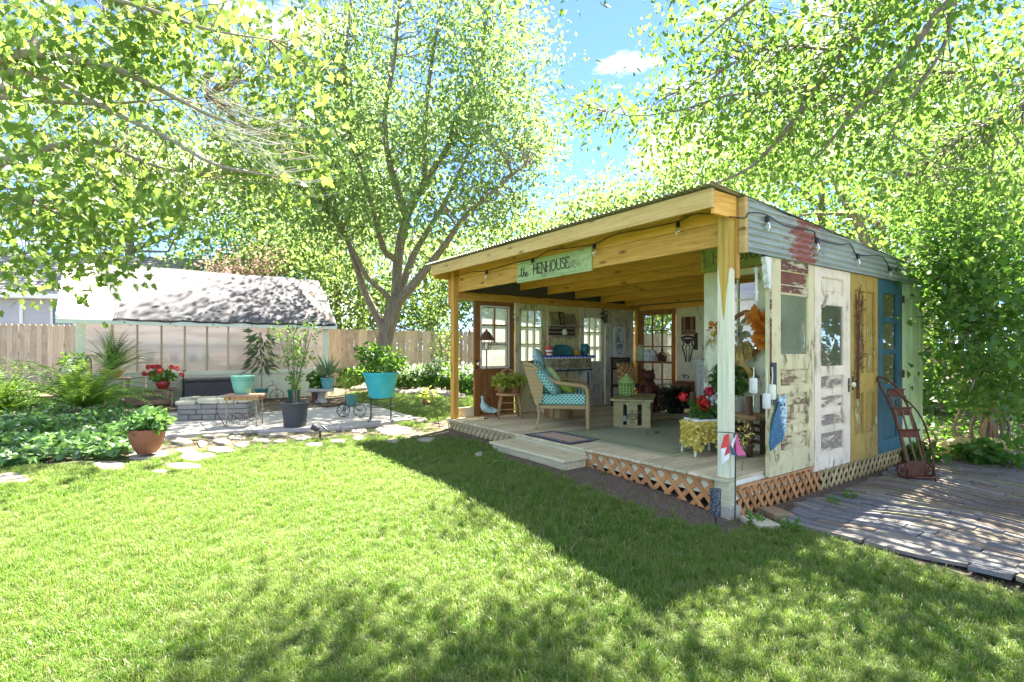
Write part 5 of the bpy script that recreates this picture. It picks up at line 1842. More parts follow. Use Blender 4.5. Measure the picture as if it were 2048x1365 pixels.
# --- fire pit of stacked stones
p = on_z(441, 834, PZ)
fp = empty('stone_fire_pit', (p.x, p.y, PZ), 0.20, 'rectangular fire pit of stacked grey stones with pale capstones on the patio', 'fire pit')
w, d = 1.16, 0.85
st_m = plain('stacked_stone', (0.30, 0.285, 0.25), 0.9, var=0.35, bump=0.8, scale=14)
cap_m = plain('capstone', (0.55, 0.50, 0.37), 0.9, var=0.2, bump=0.5, scale=10)
for c in range(3):
    z0 = 0.095 * c
    for side in range(4):
        L_ = (w, d, w, d)[side] - (0.0 if side % 2 == 0 else 0.26)
        x = -L_ / 2
        while x < L_ / 2 - 0.02:
            l = min(random.uniform(0.18, 0.40), L_ / 2 - x)
            if L_ / 2 - x - l < 0.09: l = L_ / 2 - x
            o_ = random.uniform(-0.010, 0.012)
            mb = MB().box(x + 0.004, x + l - 0.004, -0.065 - o_, 0.065, z0 + 0.003, z0 + 0.092)
            yy = (d / 2 - 0.065, w / 2 - 0.065)[side % 2]
            ob = mb.build('stone', st_m, fp, bevel=0.012)
            ang = side * math.pi / 2
            ob.location = Vector((yy * math.sin(ang), -yy * math.cos(ang), 0))
            ob.rotation_euler = (random.uniform(-.02, .02), 0, ang)
            x += l
for side in range(4):
    L_ = (w + 0.06, d - 0.28, w + 0.06, d - 0.28)[side]
    x = -L_ / 2
    while x < L_ / 2 - 0.02:
        l = min(random.uniform(0.28, 0.42), L_ / 2 - x)
        if L_ / 2 - x - l < 0.12: l = L_ / 2 - x
        ang = side * math.pi / 2
        yy = (d / 2 - 0.07, w / 2 - 0.07)[side % 2]
        hh_ = random.uniform(0.07, 0.105)
        ob = MB().box(x + 0.005, x + l - 0.005, -0.10, 0.09, 0.287, 0.287 + hh_).build('capstone', cap_m, fp, bevel=0.02)
        ob.location = Vector((yy * math.sin(ang), -yy * math.cos(ang), 0))
        ob.rotation_euler = (random.uniform(-.03, .03), random.uniform(-.03, .03), ang)
        x += l
MB().box(-w / 2 + 0.14, w / 2 - 0.14, -d / 2 + 0.14, d / 2 - 0.14, 0.0, 0.24).build('ash_bed', M['black_paint'], fp)

# --- wicker storage bench, plank bench, rod
p = on_z(369, 813, PZ)
wm = NT('grey_wicker')
wv = wm.coords((1, 1, 1), False)
wb1 = wm.n('TexWave', {'wave_type': 'BANDS', 'bands_direction': 'Z'}, Vector=wv, Scale=14.0)
wb2 = wm.n('TexWave', {'wave_type': 'BANDS', 'bands_direction': 'X'}, Vector=wv, Scale=9.0)
wf = wm.math('MULTIPLY', wb1.outputs['Fac'], wm.math('ADD', 0.4, wm.math('MULTIPLY', wb2.outputs['Fac'], 0.6)))
wm.finish(wm.ramp(wf, [(0.1, (0.05, 0.045, 0.05)), (0.8, (0.17, 0.15, 0.155))]), 0.6, 0, wm.bump(wf, 0.8, 0.02))
sb = empty('storage_bench', (p.x, p.y, PZ), ROT, 'dark grey wicker storage box with a lid standing against the greenhouse wall', 'storage box')
MB().box(0, 1.32, 0, 0.62, 0, 0.54).build('body', wm.m, sb, bevel=0.012)
MB().box(-0.015, 1.335, -0.015, 0.635, 0.545, 0.60).build('lid', wm.m, sb, bevel=0.012)
MB().box(0.55, 0.75, -0.022, -0.016, 0.555, 0.575).build('handle', M['black'], sb)
p = on_z(350, 813, PZ)
bn = empty('plank_bench', (p.x, p.y, PZ), ROT, 'low wooden plank bench with slanting board legs carrying the pot of red geraniums', 'bench')
MB().box(-1.32, 0.04, -0.03, 0.30, 0.36, 0.40).build('seat', wood('bench_top', (0.12, 0.06, 0.05), (0.26, 0.15, 0.12), 'x'), bn, bevel=0.004)
MB().box(-1.20, -0.10, 0.01, 0.035, 0.24, 0.358).build('apron', M['bench'], bn)
for x in (-1.16, -0.06):
    MB().prism([(-0.04, 0), (0.31, 0), (0.27, 0.358), (0.0, 0.358)], (x, 0, 0), (0, 1, 0), (0, 0, 1), 0.04).build('leg', M['bench'], bn)
MB().box(-1.13, -0.09, 0.10, 0.13, 0.08, 0.16).build('stretcher', M['bench'], bn)
p = bn.matrix_basis @ Vector((-0.22, 0.13, 0.402))
gp_ = empty('geranium_pot', p, 0, 'red glazed pot of red geraniums standing on the plank bench', 'potted plant')
pot(gp_, [(0.09, 0), (0.125, 0.06), (0.135, 0.12), (0.115, 0.17), (0.125, 0.18)], 'red_pot')
foliage(gp_, (0, 0, 0.28), (0.26, 0.22, 0.13), 150, 0.075, 'pot_leaf', 'heart')
geranium_heads(gp_, [(random.uniform(-.32, .34), random.uniform(-.15, .1), random.uniform(0.30, 0.50)) for _ in range(11)] + [(-0.42, 0, 0.33), (0.42, 0, 0.30)], 0.055, 'geranium', 40)
p = on_z(364, 812, PZ)
rd = MB().tube([(0, 0, 0), (0.03, 0.02, 0.78)], 0.009, 6)
rd.tube([(-0.03, 0.02, 0.79), (0.09, 0.02, 0.79)], 0.011, 6)
tag(rd.build('garden_rod', M['black'], None, p), 'thin dark metal rod leaning upright at the left end of the grey storage box', 'rod')

# --- iron table with the jade pot
p = on_z(489, 852, PZ)
tb = empty('iron_table', (p.x, p.y, PZ), 0.12, 'small rusty table with thin iron legs carrying a large jade green pot', 'table')
MB().box(-0.29, 0.29, -0.17, 0.19, 0.495, 0.53).build('tabletop', M['bench'], tb, bevel=0.004)
MB().box(-0.27, 0.27, -0.15, 0.17, 0.44, 0.494).build('apron', M['chair'], tb)
for (x, y) in ((-0.23, -0.13), (0.23, -0.13), (-0.23, 0.15), (0.23, 0.15)):
    MB().tube([(x, y, 0.44), (x * 1.02, y, 0)], 0.011, 6).build('leg', M['grey_wood'], tb)
sc_ = MB()
for y in (-0.13, 0.15):
    for ph in (0, math.pi):
        sc_.tube([(-0.23 + 0.46 * k / 16, y, 0.15 + 0.05 * math.sin(k / 16 * 3 * math.pi + ph)) for k in range(17)], 0.004, 5, False)
sc_.build('scroll_brace', M['rust_dk'], tb)
MB().tube([(-0.24, -0.13, 0.0), (-0.42, -0.10, 0.26)], 0.008, 5).build('loose_rod', M['rust_dk'], tb)
jp = empty('jade_pot', tb.matrix_basis @ Vector((-0.03, 0.0, 0.532)), 0, 'large jade green glazed pot standing empty on the iron table', 'pot')
pot(jp, [(0.10, 0), (0.115, 0.015), (0.15, 0.12), (0.168, 0.22), (0.17, 0.265), (0.185, 0.275), (0.19, 0.305), (0.178, 0.31)], 'jade', n=32)
bd = MB()
for k in range(24):
    a = 2 * math.pi * k / 24
    bd.ball((0.168 * math.cos(a), 0.168 * math.sin(a), 0.235), 0.012, 6, 4)
bd.build('bead_band', M['jade_dk'], jp)

# --- charcoal nursery pot with a young tree
p = on_z(590, 853, PZ)
np_ = empty('nursery_pot_tree', p, 0, 'young tree with thin stems in a large charcoal nursery pot', 'potted plant')
pot(np_, [(0.175, 0), (0.205, 0.36), (0.222, 0.365), (0.225, 0.40), (0.215, 0.405)], 'grey_plastic')
sl = []
for k in range(7):
    a = random.uniform(0, 6.28)
    r_ = random.uniform(0.10, 0.34)
    sl.append([(0.02 * math.cos(a), 0.02 * math.sin(a), 0.36), (0.05 * math.cos(a), 0.05 * math.sin(a), 0.75), (r_ * .6 * math.cos(a), r_ * .6 * math.sin(a), 1.15), (r_ * math.cos(a), r_ * math.sin(a), random.uniform(1.35, 1.72))])
stems(np_, sl, 0.008)
for q in sl:
    for f in (1, 2, 3):
        c = Vector(q[f])
        if f == 1 and random.random() < 0.5: continue
        foliage(np_, tuple(c), (0.14, 0.14, 0.16), 34, 0.058, 'pot_leaf', 'oval')
# --- spotlights
p = on_ground(640, 878)
sl_ = empty('garden_spotlight', p, -0.3, 'pair of black solar spotlights on one stake in the stony strip', 'spotlight')
MB().tube([(0, 0, -0.05), (0, 0, 0.12)], 0.014, 8).build('stake', M['black'], sl_)
MB().lathe([(0.02, -0.07), (0.045, -0.05), (0.055, 0.05), (0.05, 0.055), (0, 0.05)], 14).build('lamp_head', M['grey_plastic'], sl_, (-0.075, -0.02, 0.165), (R(60), 0, R(-50)), smooth='auto')
MB().box(-0.06, 0.06, -0.055, 0.055, -0.012, 0.012).build('solar_panel', M['grey_plastic'], sl_, (0.10, 0.0, 0.15), (R(-30), R(32), 0), bevel=0.004)

# --- tall narrow leaved plant in a tricycle planter
p = on_z(523, 806, PZ)
tc = empty('tricycle_planter', p, 0.35, 'rusty wire tricycle planter holding a tall narrow leaved plant by the greenhouse', 'planter')
pot(tc, [(0.09, 0.14), (0.13, 0.24), (0.15, 0.32), (0.155, 0.335)], 'jade_dk', n=20)
wheel(tc, (0.34, -0.05, 0.16), 0.155, (1, 0.2, 0))
wheel(tc, (0.02, -0.16, 0.09), 0.085, (1, 0, 0), 'rust')
wheel(tc, (0.02, 0.16, 0.09), 0.085, (1, 0, 0), 'rust')
fr = MB().tube(bez([(0.0, 0, 0.2), (0.12, -0.02, 0.36), (0.24, -0.04, 0.42), (0.33, -0.05, 0.38), (0.34, -0.05, 0.16)], 5), 0.007, 5)
fr.tube(bez([(0.24, -0.04, 0.42), (0.26, -0.04, 0.50), (0.20, -0.04, 0.52)], 4), 0.006, 5)
fr.build('frame', M['rust_dk'], tc)
stems(tc, [[(0, 0, 0.3), (0.01, 0, 0.9), (-0.02, 0, 1.35), (0.0, 0, 1.70)]], 0.011)
P_, A_ = [], []
for z in np.linspace(0.85, 1.68, 13):
    for k in range(10):
        a = random.uniform(0, 6.28)
        P_.append((0.05 * math.cos(a), 0.05 * math.sin(a), z))
        A_.append((math.cos(a), math.sin(a), random.uniform(-0.9, 0.55)))
P_, A_ = np.array(P_), np.array(A_)
P_ = P_ + A_ * rng.uniform(0.0, 0.22, (len(P_), 1))
o = leaves_obj('foliage', P_, 0.27, M['long_leaf'], tc, 'lance', 0, 0.4, 'stuff', A_ + np.array([0, 0, -0.35]))
# --- small green pots
p = on_z(588, 801, PZ)
gp2 = empty('green_pot', p, 0, 'plain dark green plastic pot standing against the greenhouse siding', 'pot')
pot(gp2, [(0.115, 0), (0.145, 0.22), (0.155, 0.225), (0.158, 0.27), (0.15, 0.272)], 'green_pot')
# --- concrete bench with the yucca pot
p = on_z(640, 806, PZ)
cb_ = empty('concrete_table', p, ROT * 0.5, 'low concrete slab table on a pedestal under the spiky yucca pot', 'table')
MB().box(-0.28, 0.32, -0.17, 0.19, 0.27, 0.33).build('slab', slab_m, cb_, bevel=0.012)
MB().lathe([(0.15, 0), (0.13, 0.05), (0.08, 0.10), (0.08, 0.2), (0.13, 0.268)], 14).build('pedestal', slab_m, cb_, (0.03, 0.02, 0), smooth='auto')
yp = empty('yucca_pot', cb_.matrix_basis @ Vector((0.17, 0.02, 0.332)), 0, 'turquoise patterned pot with a spiky pale yucca', 'potted plant')
pot(yp, [(0.10, 0), (0.14, 0.12), (0.155, 0.22), (0.165, 0.225), (0.168, 0.26), (0.16, 0.262)], plain('teal_glaze', (0.14, 0.36, 0.36), 0.3, var=0.3, scale=9))
P_, A_ = [], []
for k in range(46):
    a, e = random.uniform(0, 6.28), random.uniform(0.1, 1.45)
    A_.append((math.cos(a) * math.cos(e), math.sin(a) * math.cos(e), math.sin(e)))
    P_.append((0.02 * math.cos(a), 0.02 * math.sin(a), 0.30 + 0.05 * random.random()))
v, f = leaf_arrays(np.array(P_), rng.uniform(0.34, 0.62, 46), np.array(A_), rand_dirs(46, 0.4), 'lance')
v2 = v.reshape(-1, 4, 3)
mid = (v2[:, 1] + v2[:, 3]) / 2
for q in (1, 3): v2[:, q] = mid + (v2[:, q] - mid) * 0.42
o = link('foliage', np_mesh('foliage', v2.reshape(-1, 3), f, M['pale_leaf']), yp)
o['kind'] = 'stuff'
foliage(yp, (0, 0, 0.28), (0.17, 0.17, 0.08), 60, 0.07, 'dry', 'lance')
p = on_z(625, 806, PZ)
kl = empty('leafy_pot', p + Vector((0, 0.35, 0)), 0, 'green pot of broad bluish leaves between the concrete table and the greenhouse', 'potted plant')
pot(kl, [(0.12, 0), (0.16, 0.26), (0.17, 0.28)], 'terra')
foliage(kl, (0.05, 0, 0.50), (0.26, 0.24, 0.25), 140, 0.13, 'pot_leaf', 'heart')

# --- scroll planter with wheels, driftwood
p = on_z(703, 834, PZ)
sp_ = empty('wheeled_planter', p, -0.15, 'black wire planter on spoked wheels with a dark pot of feathery pale green leaves', 'planter')
wheel(sp_, (-0.14, -0.05, 0.12), 0.115, (1, 0.4, 0), 'iron')
wheel(sp_, (0.16, 0.02, 0.12), 0.115, (1, 0.4, 0), 'iron')
fr = MB().tube([(-0.14, -0.05, 0.12), (0.0, 0, 0.20), (0.16, 0.02, 0.12)], 0.007, 5)
fr.tube(bez([(-0.14, -0.05, 0.12), (-0.10, 0, 0.30), (0.02, 0.02, 0.22)], 5), 0.006, 5)
ring = [(0.02 + 0.12 * math.cos(k * .4), 0.12 * math.sin(k * .4), 0.22) for k in range(17)]
fr.tube(ring, 0.006, 5, False)
fr.tube([(-0.16, 0.05, 0.0), (-0.13, 0.05, 0.62)], 0.006, 5)
fr.build('frame', M['iron'], sp_)
pot(sp_, [(0.08, 0.20), (0.10, 0.28), (0.125, 0.40), (0.13, 0.42), (0.125, 0.425)], 'jade_dk', n=20)
foliage(sp_, (0.0, 0, 0.58), (0.30, 0.26, 0.20), 520, 0.045, 'lime_leaf', 'lance', -0.2)
foliage(sp_, (-0.12, 0, 0.66), (0.16, 0.16, 0.14), 220, 0.045, 'pot_leaf', 'lance', -0.2)
p = on_z(668, 817, PZ)
dw = MB().tube(bez([(-0.28, 0, 0.05), (-0.1, 0.03, 0.05), (0.1, 0, 0.07), (0.34, 0.05, 0.12)], 5), [0.022, 0.03, 0.035, 0.04, 0.035, 0.03, 0.035, 0.03, 0.03, 0.028, 0.025, 0.022, 0.02, 0.016, 0.012, 0.008], 7)
dw.tube(bez([(0.05, 0, 0.06), (0.15, -0.06, 0.10), (0.25, -0.05, 0.15)], 4), 0.012, 6)
tag(dw.build('driftwood', M['log'], None, p, smooth=True), 'dark twisted driftwood branch lying on the patio below the concrete table', 'driftwood')
hb = MB().tube(bez([(-0.20, 0, 0.30), (-0.26, 0, 0.18), (-0.20, 0, 0.06), (-0.06, 0, 0.03), (0.0, 0, 0.0)], 6), 0.008, 6)
hb.tube(bez([(-0.20, 0.2, 0.30), (-0.26, 0.2, 0.18), (-0.20, 0.2, 0.06), (-0.06, 0.2, 0.03), (0.0, 0.2, 0.0)], 6), 0.008, 6)
hb.tube([(-0.20, 0, 0.30), (-0.20, 0.2, 0.30)], 0.007, 6)
tag(hb.build('iron_scroll', M['iron'], None, on_z(648, 812, PZ)), 'curled black iron scroll standing in front of the concrete table', 'iron scroll')

# --- turquoise planter on an iron stand
p = on_z(762, 843, PZ - 0.02)
tp_ = empty('iron_plant_stand', p, 0.2, 'thin black iron plant stand with curled feet under the turquoise planter', 'plant stand')
for k in range(4):
    a = math.pi / 4 + k * math.pi / 2
    x, y = 0.25 * math.cos(a), 0.25 * math.sin(a)
    MB().tube(bez([(x, y, 0.46), (x * .98, y * .98, 0.2), (x, y, 0.05), (x * 1.12, y * 1.12, 0.01), (x * 1.2, y * 1.2, 0.05)], 4), 0.008, 6).build('leg', M['iron'], tp_)
rg = MB()
for z in (0.42, 0.28):
    rg.tube([(0.25 * math.cos(k * math.pi / 12), 0.25 * math.sin(k * math.pi / 12), z) for k in range(25)], 0.007, 5, False)
rg.build('ring', M['iron'], tp_)
tq = empty('turquoise_planter', tp_.matrix_basis @ Vector((0, 0, 0.43)), 0, 'large turquoise plastic planter full of leafy green plants on the iron stand', 'potted plant')
pot(tq, [(0.20, 0), (0.262, 0.24), (0.268, 0.25), (0.272, 0.262), (0.285, 0.40), (0.315, 0.405), (0.32, 0.45), (0.305, 0.455)], 'teal_pot', n=36)
foliage(tq, (0.0, 0, 0.66), (0.42, 0.34, 0.28), 480, 0.085, 'pot_leaf', 'oval', -0.2)
foliage(tq, (-0.18, -0.1, 0.80), (0.26, 0.22, 0.18), 190, 0.085, 'shrub', 'oval', -0.2)
foliage(tq, (0.32, 0.0, 0.58), (0.18, 0.16, 0.14), 100, 0.075, 'pot_leaf', 'oval', -0.4)

# --- terracotta pot in front of the nettle bed
p = on_ground(294, 913) + Vector((0, 0, 0.045))
tr_ = empty('terracotta_pot', p, 0, 'ribbed terracotta pot of green leaves standing on a flagstone at the bed corner', 'potted plant')
pr = MB()
prof = [(0.105, 0), (0.15, 0.08), (0.185, 0.18), (0.20, 0.26), (0.205, 0.30), (0.195, 0.305), (0.17, 0.28), (0, 0.27)]
n = 72
vs_, fs_ = [], []
for (r_, z) in prof:
    for k in range(n):
        a = 2 * math.pi * k / n
        rr = r_ * (1 + (0.016 if (k % 2 and 0.02 < z < 0.27 and r_ > 0.12) else 0))
        vs_.append((rr * math.cos(a), rr * math.sin(a), z))
for i in range(len(prof) - 1):
    for k in range(n):
        k2 = (k + 1) % n
        fs_.append((i * n + k, i * n + k2, (i + 1) * n + k2, (i + 1) * n + k))
MB().add(vs_, fs_).build('pot', M['terra'], tr_)
foliage(tr_, (0.02, 0, 0.40), (0.24, 0.22, 0.14), 260, 0.085, 'mint', 'heart', -0.2, 0.9)
foliage(tr_, (-0.02, 0, 0.30), (0.24, 0.22, 0.05), 90, 0.08, 'pot_leaf', 'heart', -0.3, 0.9)

# --- dead nettle bed, ferns
bedp = []
for k in range(9500):
    px, py = random.uniform(-260, 300), random.uniform(806, 944)
    lim = np.interp(px, [-260, 0, 60, 160, 240, 275, 300], [960, 938, 926, 915, 915, 895, 870])
    top = np.interp(px, [-260, 0, 120, 230, 275, 300], [800, 806, 812, 816, 838, 850])
    if not (top < py < lim): continue
    g = on_ground(px, py + 6)
    edge = min(1.0, (lim - py) / 20)
    h = (0.10 + 0.26 * edge * vnoise(g.x, g.y, 4.0, 5)) * random.uniform(0.55, 1.0) ** 0.6
    bedp.append((g.x, g.y, g.z + h))
bedp = np.array(bedp)
c0 = Vector((-6.2, 6.6, 0.22))
db = empty('dead_nettle_bed', c0, 0, 'dense low bed of silver flecked green nettle leaves at the left edge of the lawn', 'ground cover')
db['kind'] = 'stuff'
sel = rng.uniform(size=len(bedp)) < 0.22
ax = rand_dirs(len(bedp), -0.25)
leaves_obj('foliage', bedp[~sel] - np.array(c0), rng.uniform(0.065, 0.115, (~sel).sum()), M['mint'], db, 'heart', 0, 1.6, 'stuff', ax[~sel])
leaves_obj('foliage', bedp[sel] - np.array(c0) + np.array([0, 0, 0.01]), rng.uniform(0.04, 0.075, sel.sum()), M['mint_pale'], db, 'heart', 0, 1.8, 'stuff', ax[sel])

p = on_z(168, 842, 0.33)
fe = empty('sword_fern', p + Vector((0, 0, 0.22)), 0, 'big bright green sword fern arching over the nettle bed', 'fern')
fern(fe, 54, 1.5, 'fern', 0.72, 28, 0.125, 3, 0.86)
p = on_z(20, 838, 0.33)
fe2 = empty('shaggy_fern', p + Vector((-0.2, 0, 0.1)), 0, 'shaggy darker green fern clump at the left picture edge', 'fern')
fern(fe2, 46, 1.0, 'fern', 0.6, 24, 0.16, 9, 1.0)
foliage(fe2, (0, 0.1, 0.55), (0.75, 0.5, 0.45), 900, 0.06, 'fern', 'lance', -0.3, name='side_leaves')
p = on_z(120, 828, 0.33)
fe3 = empty('tall_fern', p + Vector((0, 0.7, 0.1)), 0, 'upright fern behind the big sword fern with one curled frond', 'fern')
fern(fe3, 22, 0.95, 'fern', 0.35, 24, 0.13, 5, 1.25)

# --- potting table with dark fern and leafy pot
p = on_z(212, 822, PZ)
pt = empty('potting_table', (p.x, p.y, PZ), ROT, 'weathered wooden plant table standing behind the ferns with two pots on it', 'table')
MB().box(-0.75, 0.42, -0.2, 0.28, 0.64, 0.68).build('tabletop', M['bench'], pt)
for (x, y) in ((-0.70, -0.15), (0.37, -0.15), (-0.70, 0.22), (0.37, 0.22)):
    MB().box(x - 0.03, x + 0.03, y - 0.03, y + 0.03, 0, 0.638).build('leg', M['bench'], pt)
df_ = empty('dark_fern_pot', pt.matrix_basis @ Vector((0.10, 0.02, 0.682)), 0, 'dark green fern in a pale terracotta bowl on the potting table', 'potted plant')
pot(df_, [(0.13, 0), (0.20, 0.10), (0.22, 0.16), (0.21, 0.165)], 'terra_pale')
fern(df_, 64, 0.92, 'fern_dk', 0.50, 22, 0.10, 12, 1.35, base=(0, 0, 0.15))
lp = empty('potted_shrub', pt.matrix_basis @ Vector((-0.52, 0.05, 0.682)), 0, 'small bushy pot plant left of the dark fern on the potting table', 'potted plant')
pot(lp, [(0.09, 0), (0.12, 0.16), (0.13, 0.17)], 'terra')
foliage(lp, (0, 0, 0.34), (0.26, 0.22, 0.22), 240, 0.07, 'pot_leaf', 'oval')
# --- picket fence remnant
p = on_z(15, 770, 0.35)
pk = empty('picket_fence', (p.x, p.y, 0.35), 0.2, 'short piece of low white picket fence behind the ferns at the left edge', 'fence')
for k in range(5):
    MB().prism([(-0.05, 0), (0.05, 0), (0.05, 0.86), (0.03, 0.90), (0.05, 0.95), (0, 1.02), (-0.05, 0.95), (-0.03, 0.90), (-0.05, 0.86)], (-0.55 + k * 0.27, 0, 0), (1, 0, 0), (0, 0, 1), 0.02).build('picket', M['white_paint'], pk)
MB().box(-0.65, 0.6, 0.012, 0.04, 0.62, 0.70).build('rail', M['white_paint'], pk)
# --- white flower spike and plant hook in the ferns
p = on_z(106, 826, 0.33)
wf_ = empty('white_flowering_plant', p + Vector((0, 0.4, 0)), 0, 'white blossoms poking out between the two ferns', 'flower')
stems(wf_, [[(0, 0, 0), (0.02, 0, 0.5), (0, 0, 0.86)], [(0, 0, 0), (-0.06, 0, 0.5), (-0.05, 0, 0.98)]], 0.008)
foliage(wf_, (-0.02, 0, 0.84), (0.10, 0.10, 0.17), 70, 0.06, 'white_flower', 'heart')
p = on_z(152, 830, 0.33)
hk = MB().tube(bez([(0, 0, 0), (0, 0, 0.9), (-0.01, 0, 1.02), (-0.05, 0, 1.07), (-0.10, 0, 1.03), (-0.09, 0, 0.97)], 6), 0.010, 6)
tag(hk.build('plant_hook', M['iron'], None, p + Vector((0, 0.35, 0))), 'thin dark plant hook curling out of the top of the sword fern', 'plant hook')

# --- things on the far lawn
p = on_z(852, 807, 0.30)
ob_ = MB().ball((0, 0, 0.085), 0.09, 16, 10)
for k in range(10):
    a = k * math.pi / 5
    ob_.tube([(0.091 * math.sin(th) * math.cos(a), 0.091 * math.sin(th) * math.sin(a), 0.085 - 0.091 * math.cos(th)) for th in np.linspace(0.2, 2.94, 9)], 0.005, 4, False)
tag(ob_.build('clay_ball', M['terra'], None, (p.x, p.y, gz(p.x, p.y)), smooth=True), 'small orange ribbed clay ball lying on the far patch of grass', 'ball')
p = on_ground(881, 856)
sk_ = empty('plant_stake', p, 0, 'thin iron stake with a clump of drooping leaves leaning beside the henhouse', 'plant stake')
MB().tube([(0, 0, -0.05), (-0.16, 0, 0.62)], 0.006, 6).build('rod', M['rust_dk'], sk_)
foliage(sk_, (-0.17, 0, 0.58), (0.14, 0.12, 0.12), 60, 0.07, 'lime_leaf', 'oval', -0.5)
p = Vector((-1.32, 13.6, gz(-1.32, 13.6)))
hp_ = MB()
for sg in (-1, 1):
    hp_.tube(bez([(0, 0, 0), (0, 0, 1.6), (sg * 0.05, 0, 1.82), (sg * 0.15, 0, 1.88), (sg * 0.23, 0, 1.76), (sg * 0.20, 0, 1.64)], 6), 0.010, 6)
hp_.tube([(-0.15, 0, 0.1), (0.15, 0, 0.1)], 0.008, 6)
tag(hp_.build('shepherd_hook', M['iron'], None, p), 'double shepherd hook of black iron seen between the left post and the brown door', 'plant hook')
FL = [(705, 772, .5, .42, 'pot_leaf', 0), (735, 772, .5, .45, 'pot_leaf', 10), (795, 772, .55, .5, 'shrub', 30), (822, 774, .55, .5, 'shrub', 46), (850, 775, .5, .5, 'pot_leaf', 46), (878, 776, .5, .6, 'pot_leaf', 40), (903, 778, .45, .5, 'shrub', 36), (935, 780, .5, .55, 'pot_leaf', 46), (962, 782, .5, .5, 'shrub', 20)]
FT = ['leafy plant at the fence left of the turquoise planter', 'broad leaved plant straight behind the turquoise planter', 'dark leaved plant right of the turquoise planter against the fence', 'white flowered dark plant in the middle of the fence bed',
      'white flowered plant halfway along the fence bed', 'tall white flowered plant beside the climbing shrub', 'white flowered plant just left of the henhouse post', 'white flowered plant seen right of the henhouse post', 'dark plant seen just beside the brown door']
for (px, py, r_, h, mt, nw), lb in zip(FL, FT):
    p = on_z(px, py, 0.38)
    p.z = gz(p.x, p.y)
    f_ = empty('bed_plant', p, 0, lb, 'plant', 'plants in the bed along the fence')
    foliage(f_, (0, 0, h * 0.75), (r_, r_ * .8, h * 0.75), 330, 0.11, mt, 'heart', -0.3, 0.8)
    if nw: foliage(f_, (0, -0.1, h * 1.15), (r_ * .9, r_ * .7, h * 0.5), nw * 3, 0.075, 'white_flower', 'heart', 0, 0.3, 'blossoms')
p = Vector((-2.25, 16.2, gz(-2.25, 16.2)))
vs2 = empty('climbing_shrub', p, 0, 'loose yellow green climbing shrub against the fence beside the left henhouse post', 'shrub')
stems(vs2, [[(0, 0, 0), (0.1, 0, 1), (-0.05, 0, 2.0), (0.1, 0, 2.9)], [(0.1, 0, 0), (0.3, 0, 1.2), (0.4, 0, 2.4)]], 0.02, 'bark')
for z in np.linspace(0.4, 2.9, 9): foliage(vs2, (random.uniform(-.2, .3), 0, z), (0.45, 0.4, 0.32), 110, 0.10, 'far', 'oval', -0.4)

for (x, y, r_, h, lb) in ((9.3, 11.4, .9, 1.5, 'rounded green bush behind the shrub stems at the right'), (11.2, 11.6, 1.0, 1.7, 'rounded green bush farthest right beyond the path'), (7.6, 11.0, .8, 1.3, 'green bush just past the lime door corner'), (10.3, 13.2, 1.2, 2.2, 'taller bush in the shade behind the other bushes')):
    q = empty('understory_bush', Vector((x, y, gz(x, y))), 0, lb, 'bush', 'bushes beyond the path')
    stems(q, [[(0, 0, 0), (0.1, 0, h * .4), (0.2, 0.1, h * .8)], [(0, 0, 0), (-0.15, 0, h * .4), (-0.25, 0, h * .75)]], 0.02, 'bark')
    foliage(q, (0, 0, h * .55), (r_, r_, h * .55), 1500, 0.10, 'shrub', 'oval', -0.3)
# --- dark ground cover and rocks under the shrubs on the right
gcp = []
for k in range(9000):
    x, y = random.uniform(4.5, 15), random.uniform(5.2, 15)
    s, t = W2L((x, y))
    if not (s > 5.15 or t < -3.0) or (t > -2.6 and s < 6.0 and t < 0.2 and t > -2.9) or abs(x / y) > 1.15: continue
    if t > 0.0 and s < 5.4: continue
    gcp.append((x, y, gz(x, y) + 0.05 + 0.16 * random.random() * vnoise(x, y, 2.2, 12)))
gcp = np.array(gcp)
gcv = empty('vinca_ground_cover', (8.5, 9, 0), 0, 'dark green creeping ground cover under the shrubs at the right', 'ground cover')
gcv['kind'] = 'stuff'
leaves_obj('foliage', gcp - np.array([8.5, 9, 0]), rng.uniform(0.07, 0.13, len(gcp)), M['shrub'], gcv, 'oval', -0.1, 1.2, 'stuff')
for (px, py, w_, h_, lb) in ((1920, 912, 0.34, 0.20, 'mossy yellowish boulder under the right shrub'), (1985, 905, 0.22, 0.15, 'smaller grey boulder half hidden at the shrub stems')):
    p = on_z(px, py, 0.02)
    mb = MB().ball((0, 0, 0), 1, 14, 9, (w_, w_ * .7, h_))
    mb.v = [(v[0] * (1 + 0.12 * math.sin(v[1] * 19 + 1) * math.sin(v[2] * 23)), v[1] * (1 + 0.1 * math.sin(v[0] * 21)), v[2] * (1 + 0.12 * math.sin(v[0] * 17 + v[1] * 13))) for v in mb.v]
    tag(mb.build('boulder', plain('mossy_rock', (0.30, 0.26, 0.12), 0.95, var=0.35, bump=0.7, scale=12), None, p + Vector((0, 0, 0.05)), smooth='auto'), lb, 'boulder', 'boulders under the shrub')
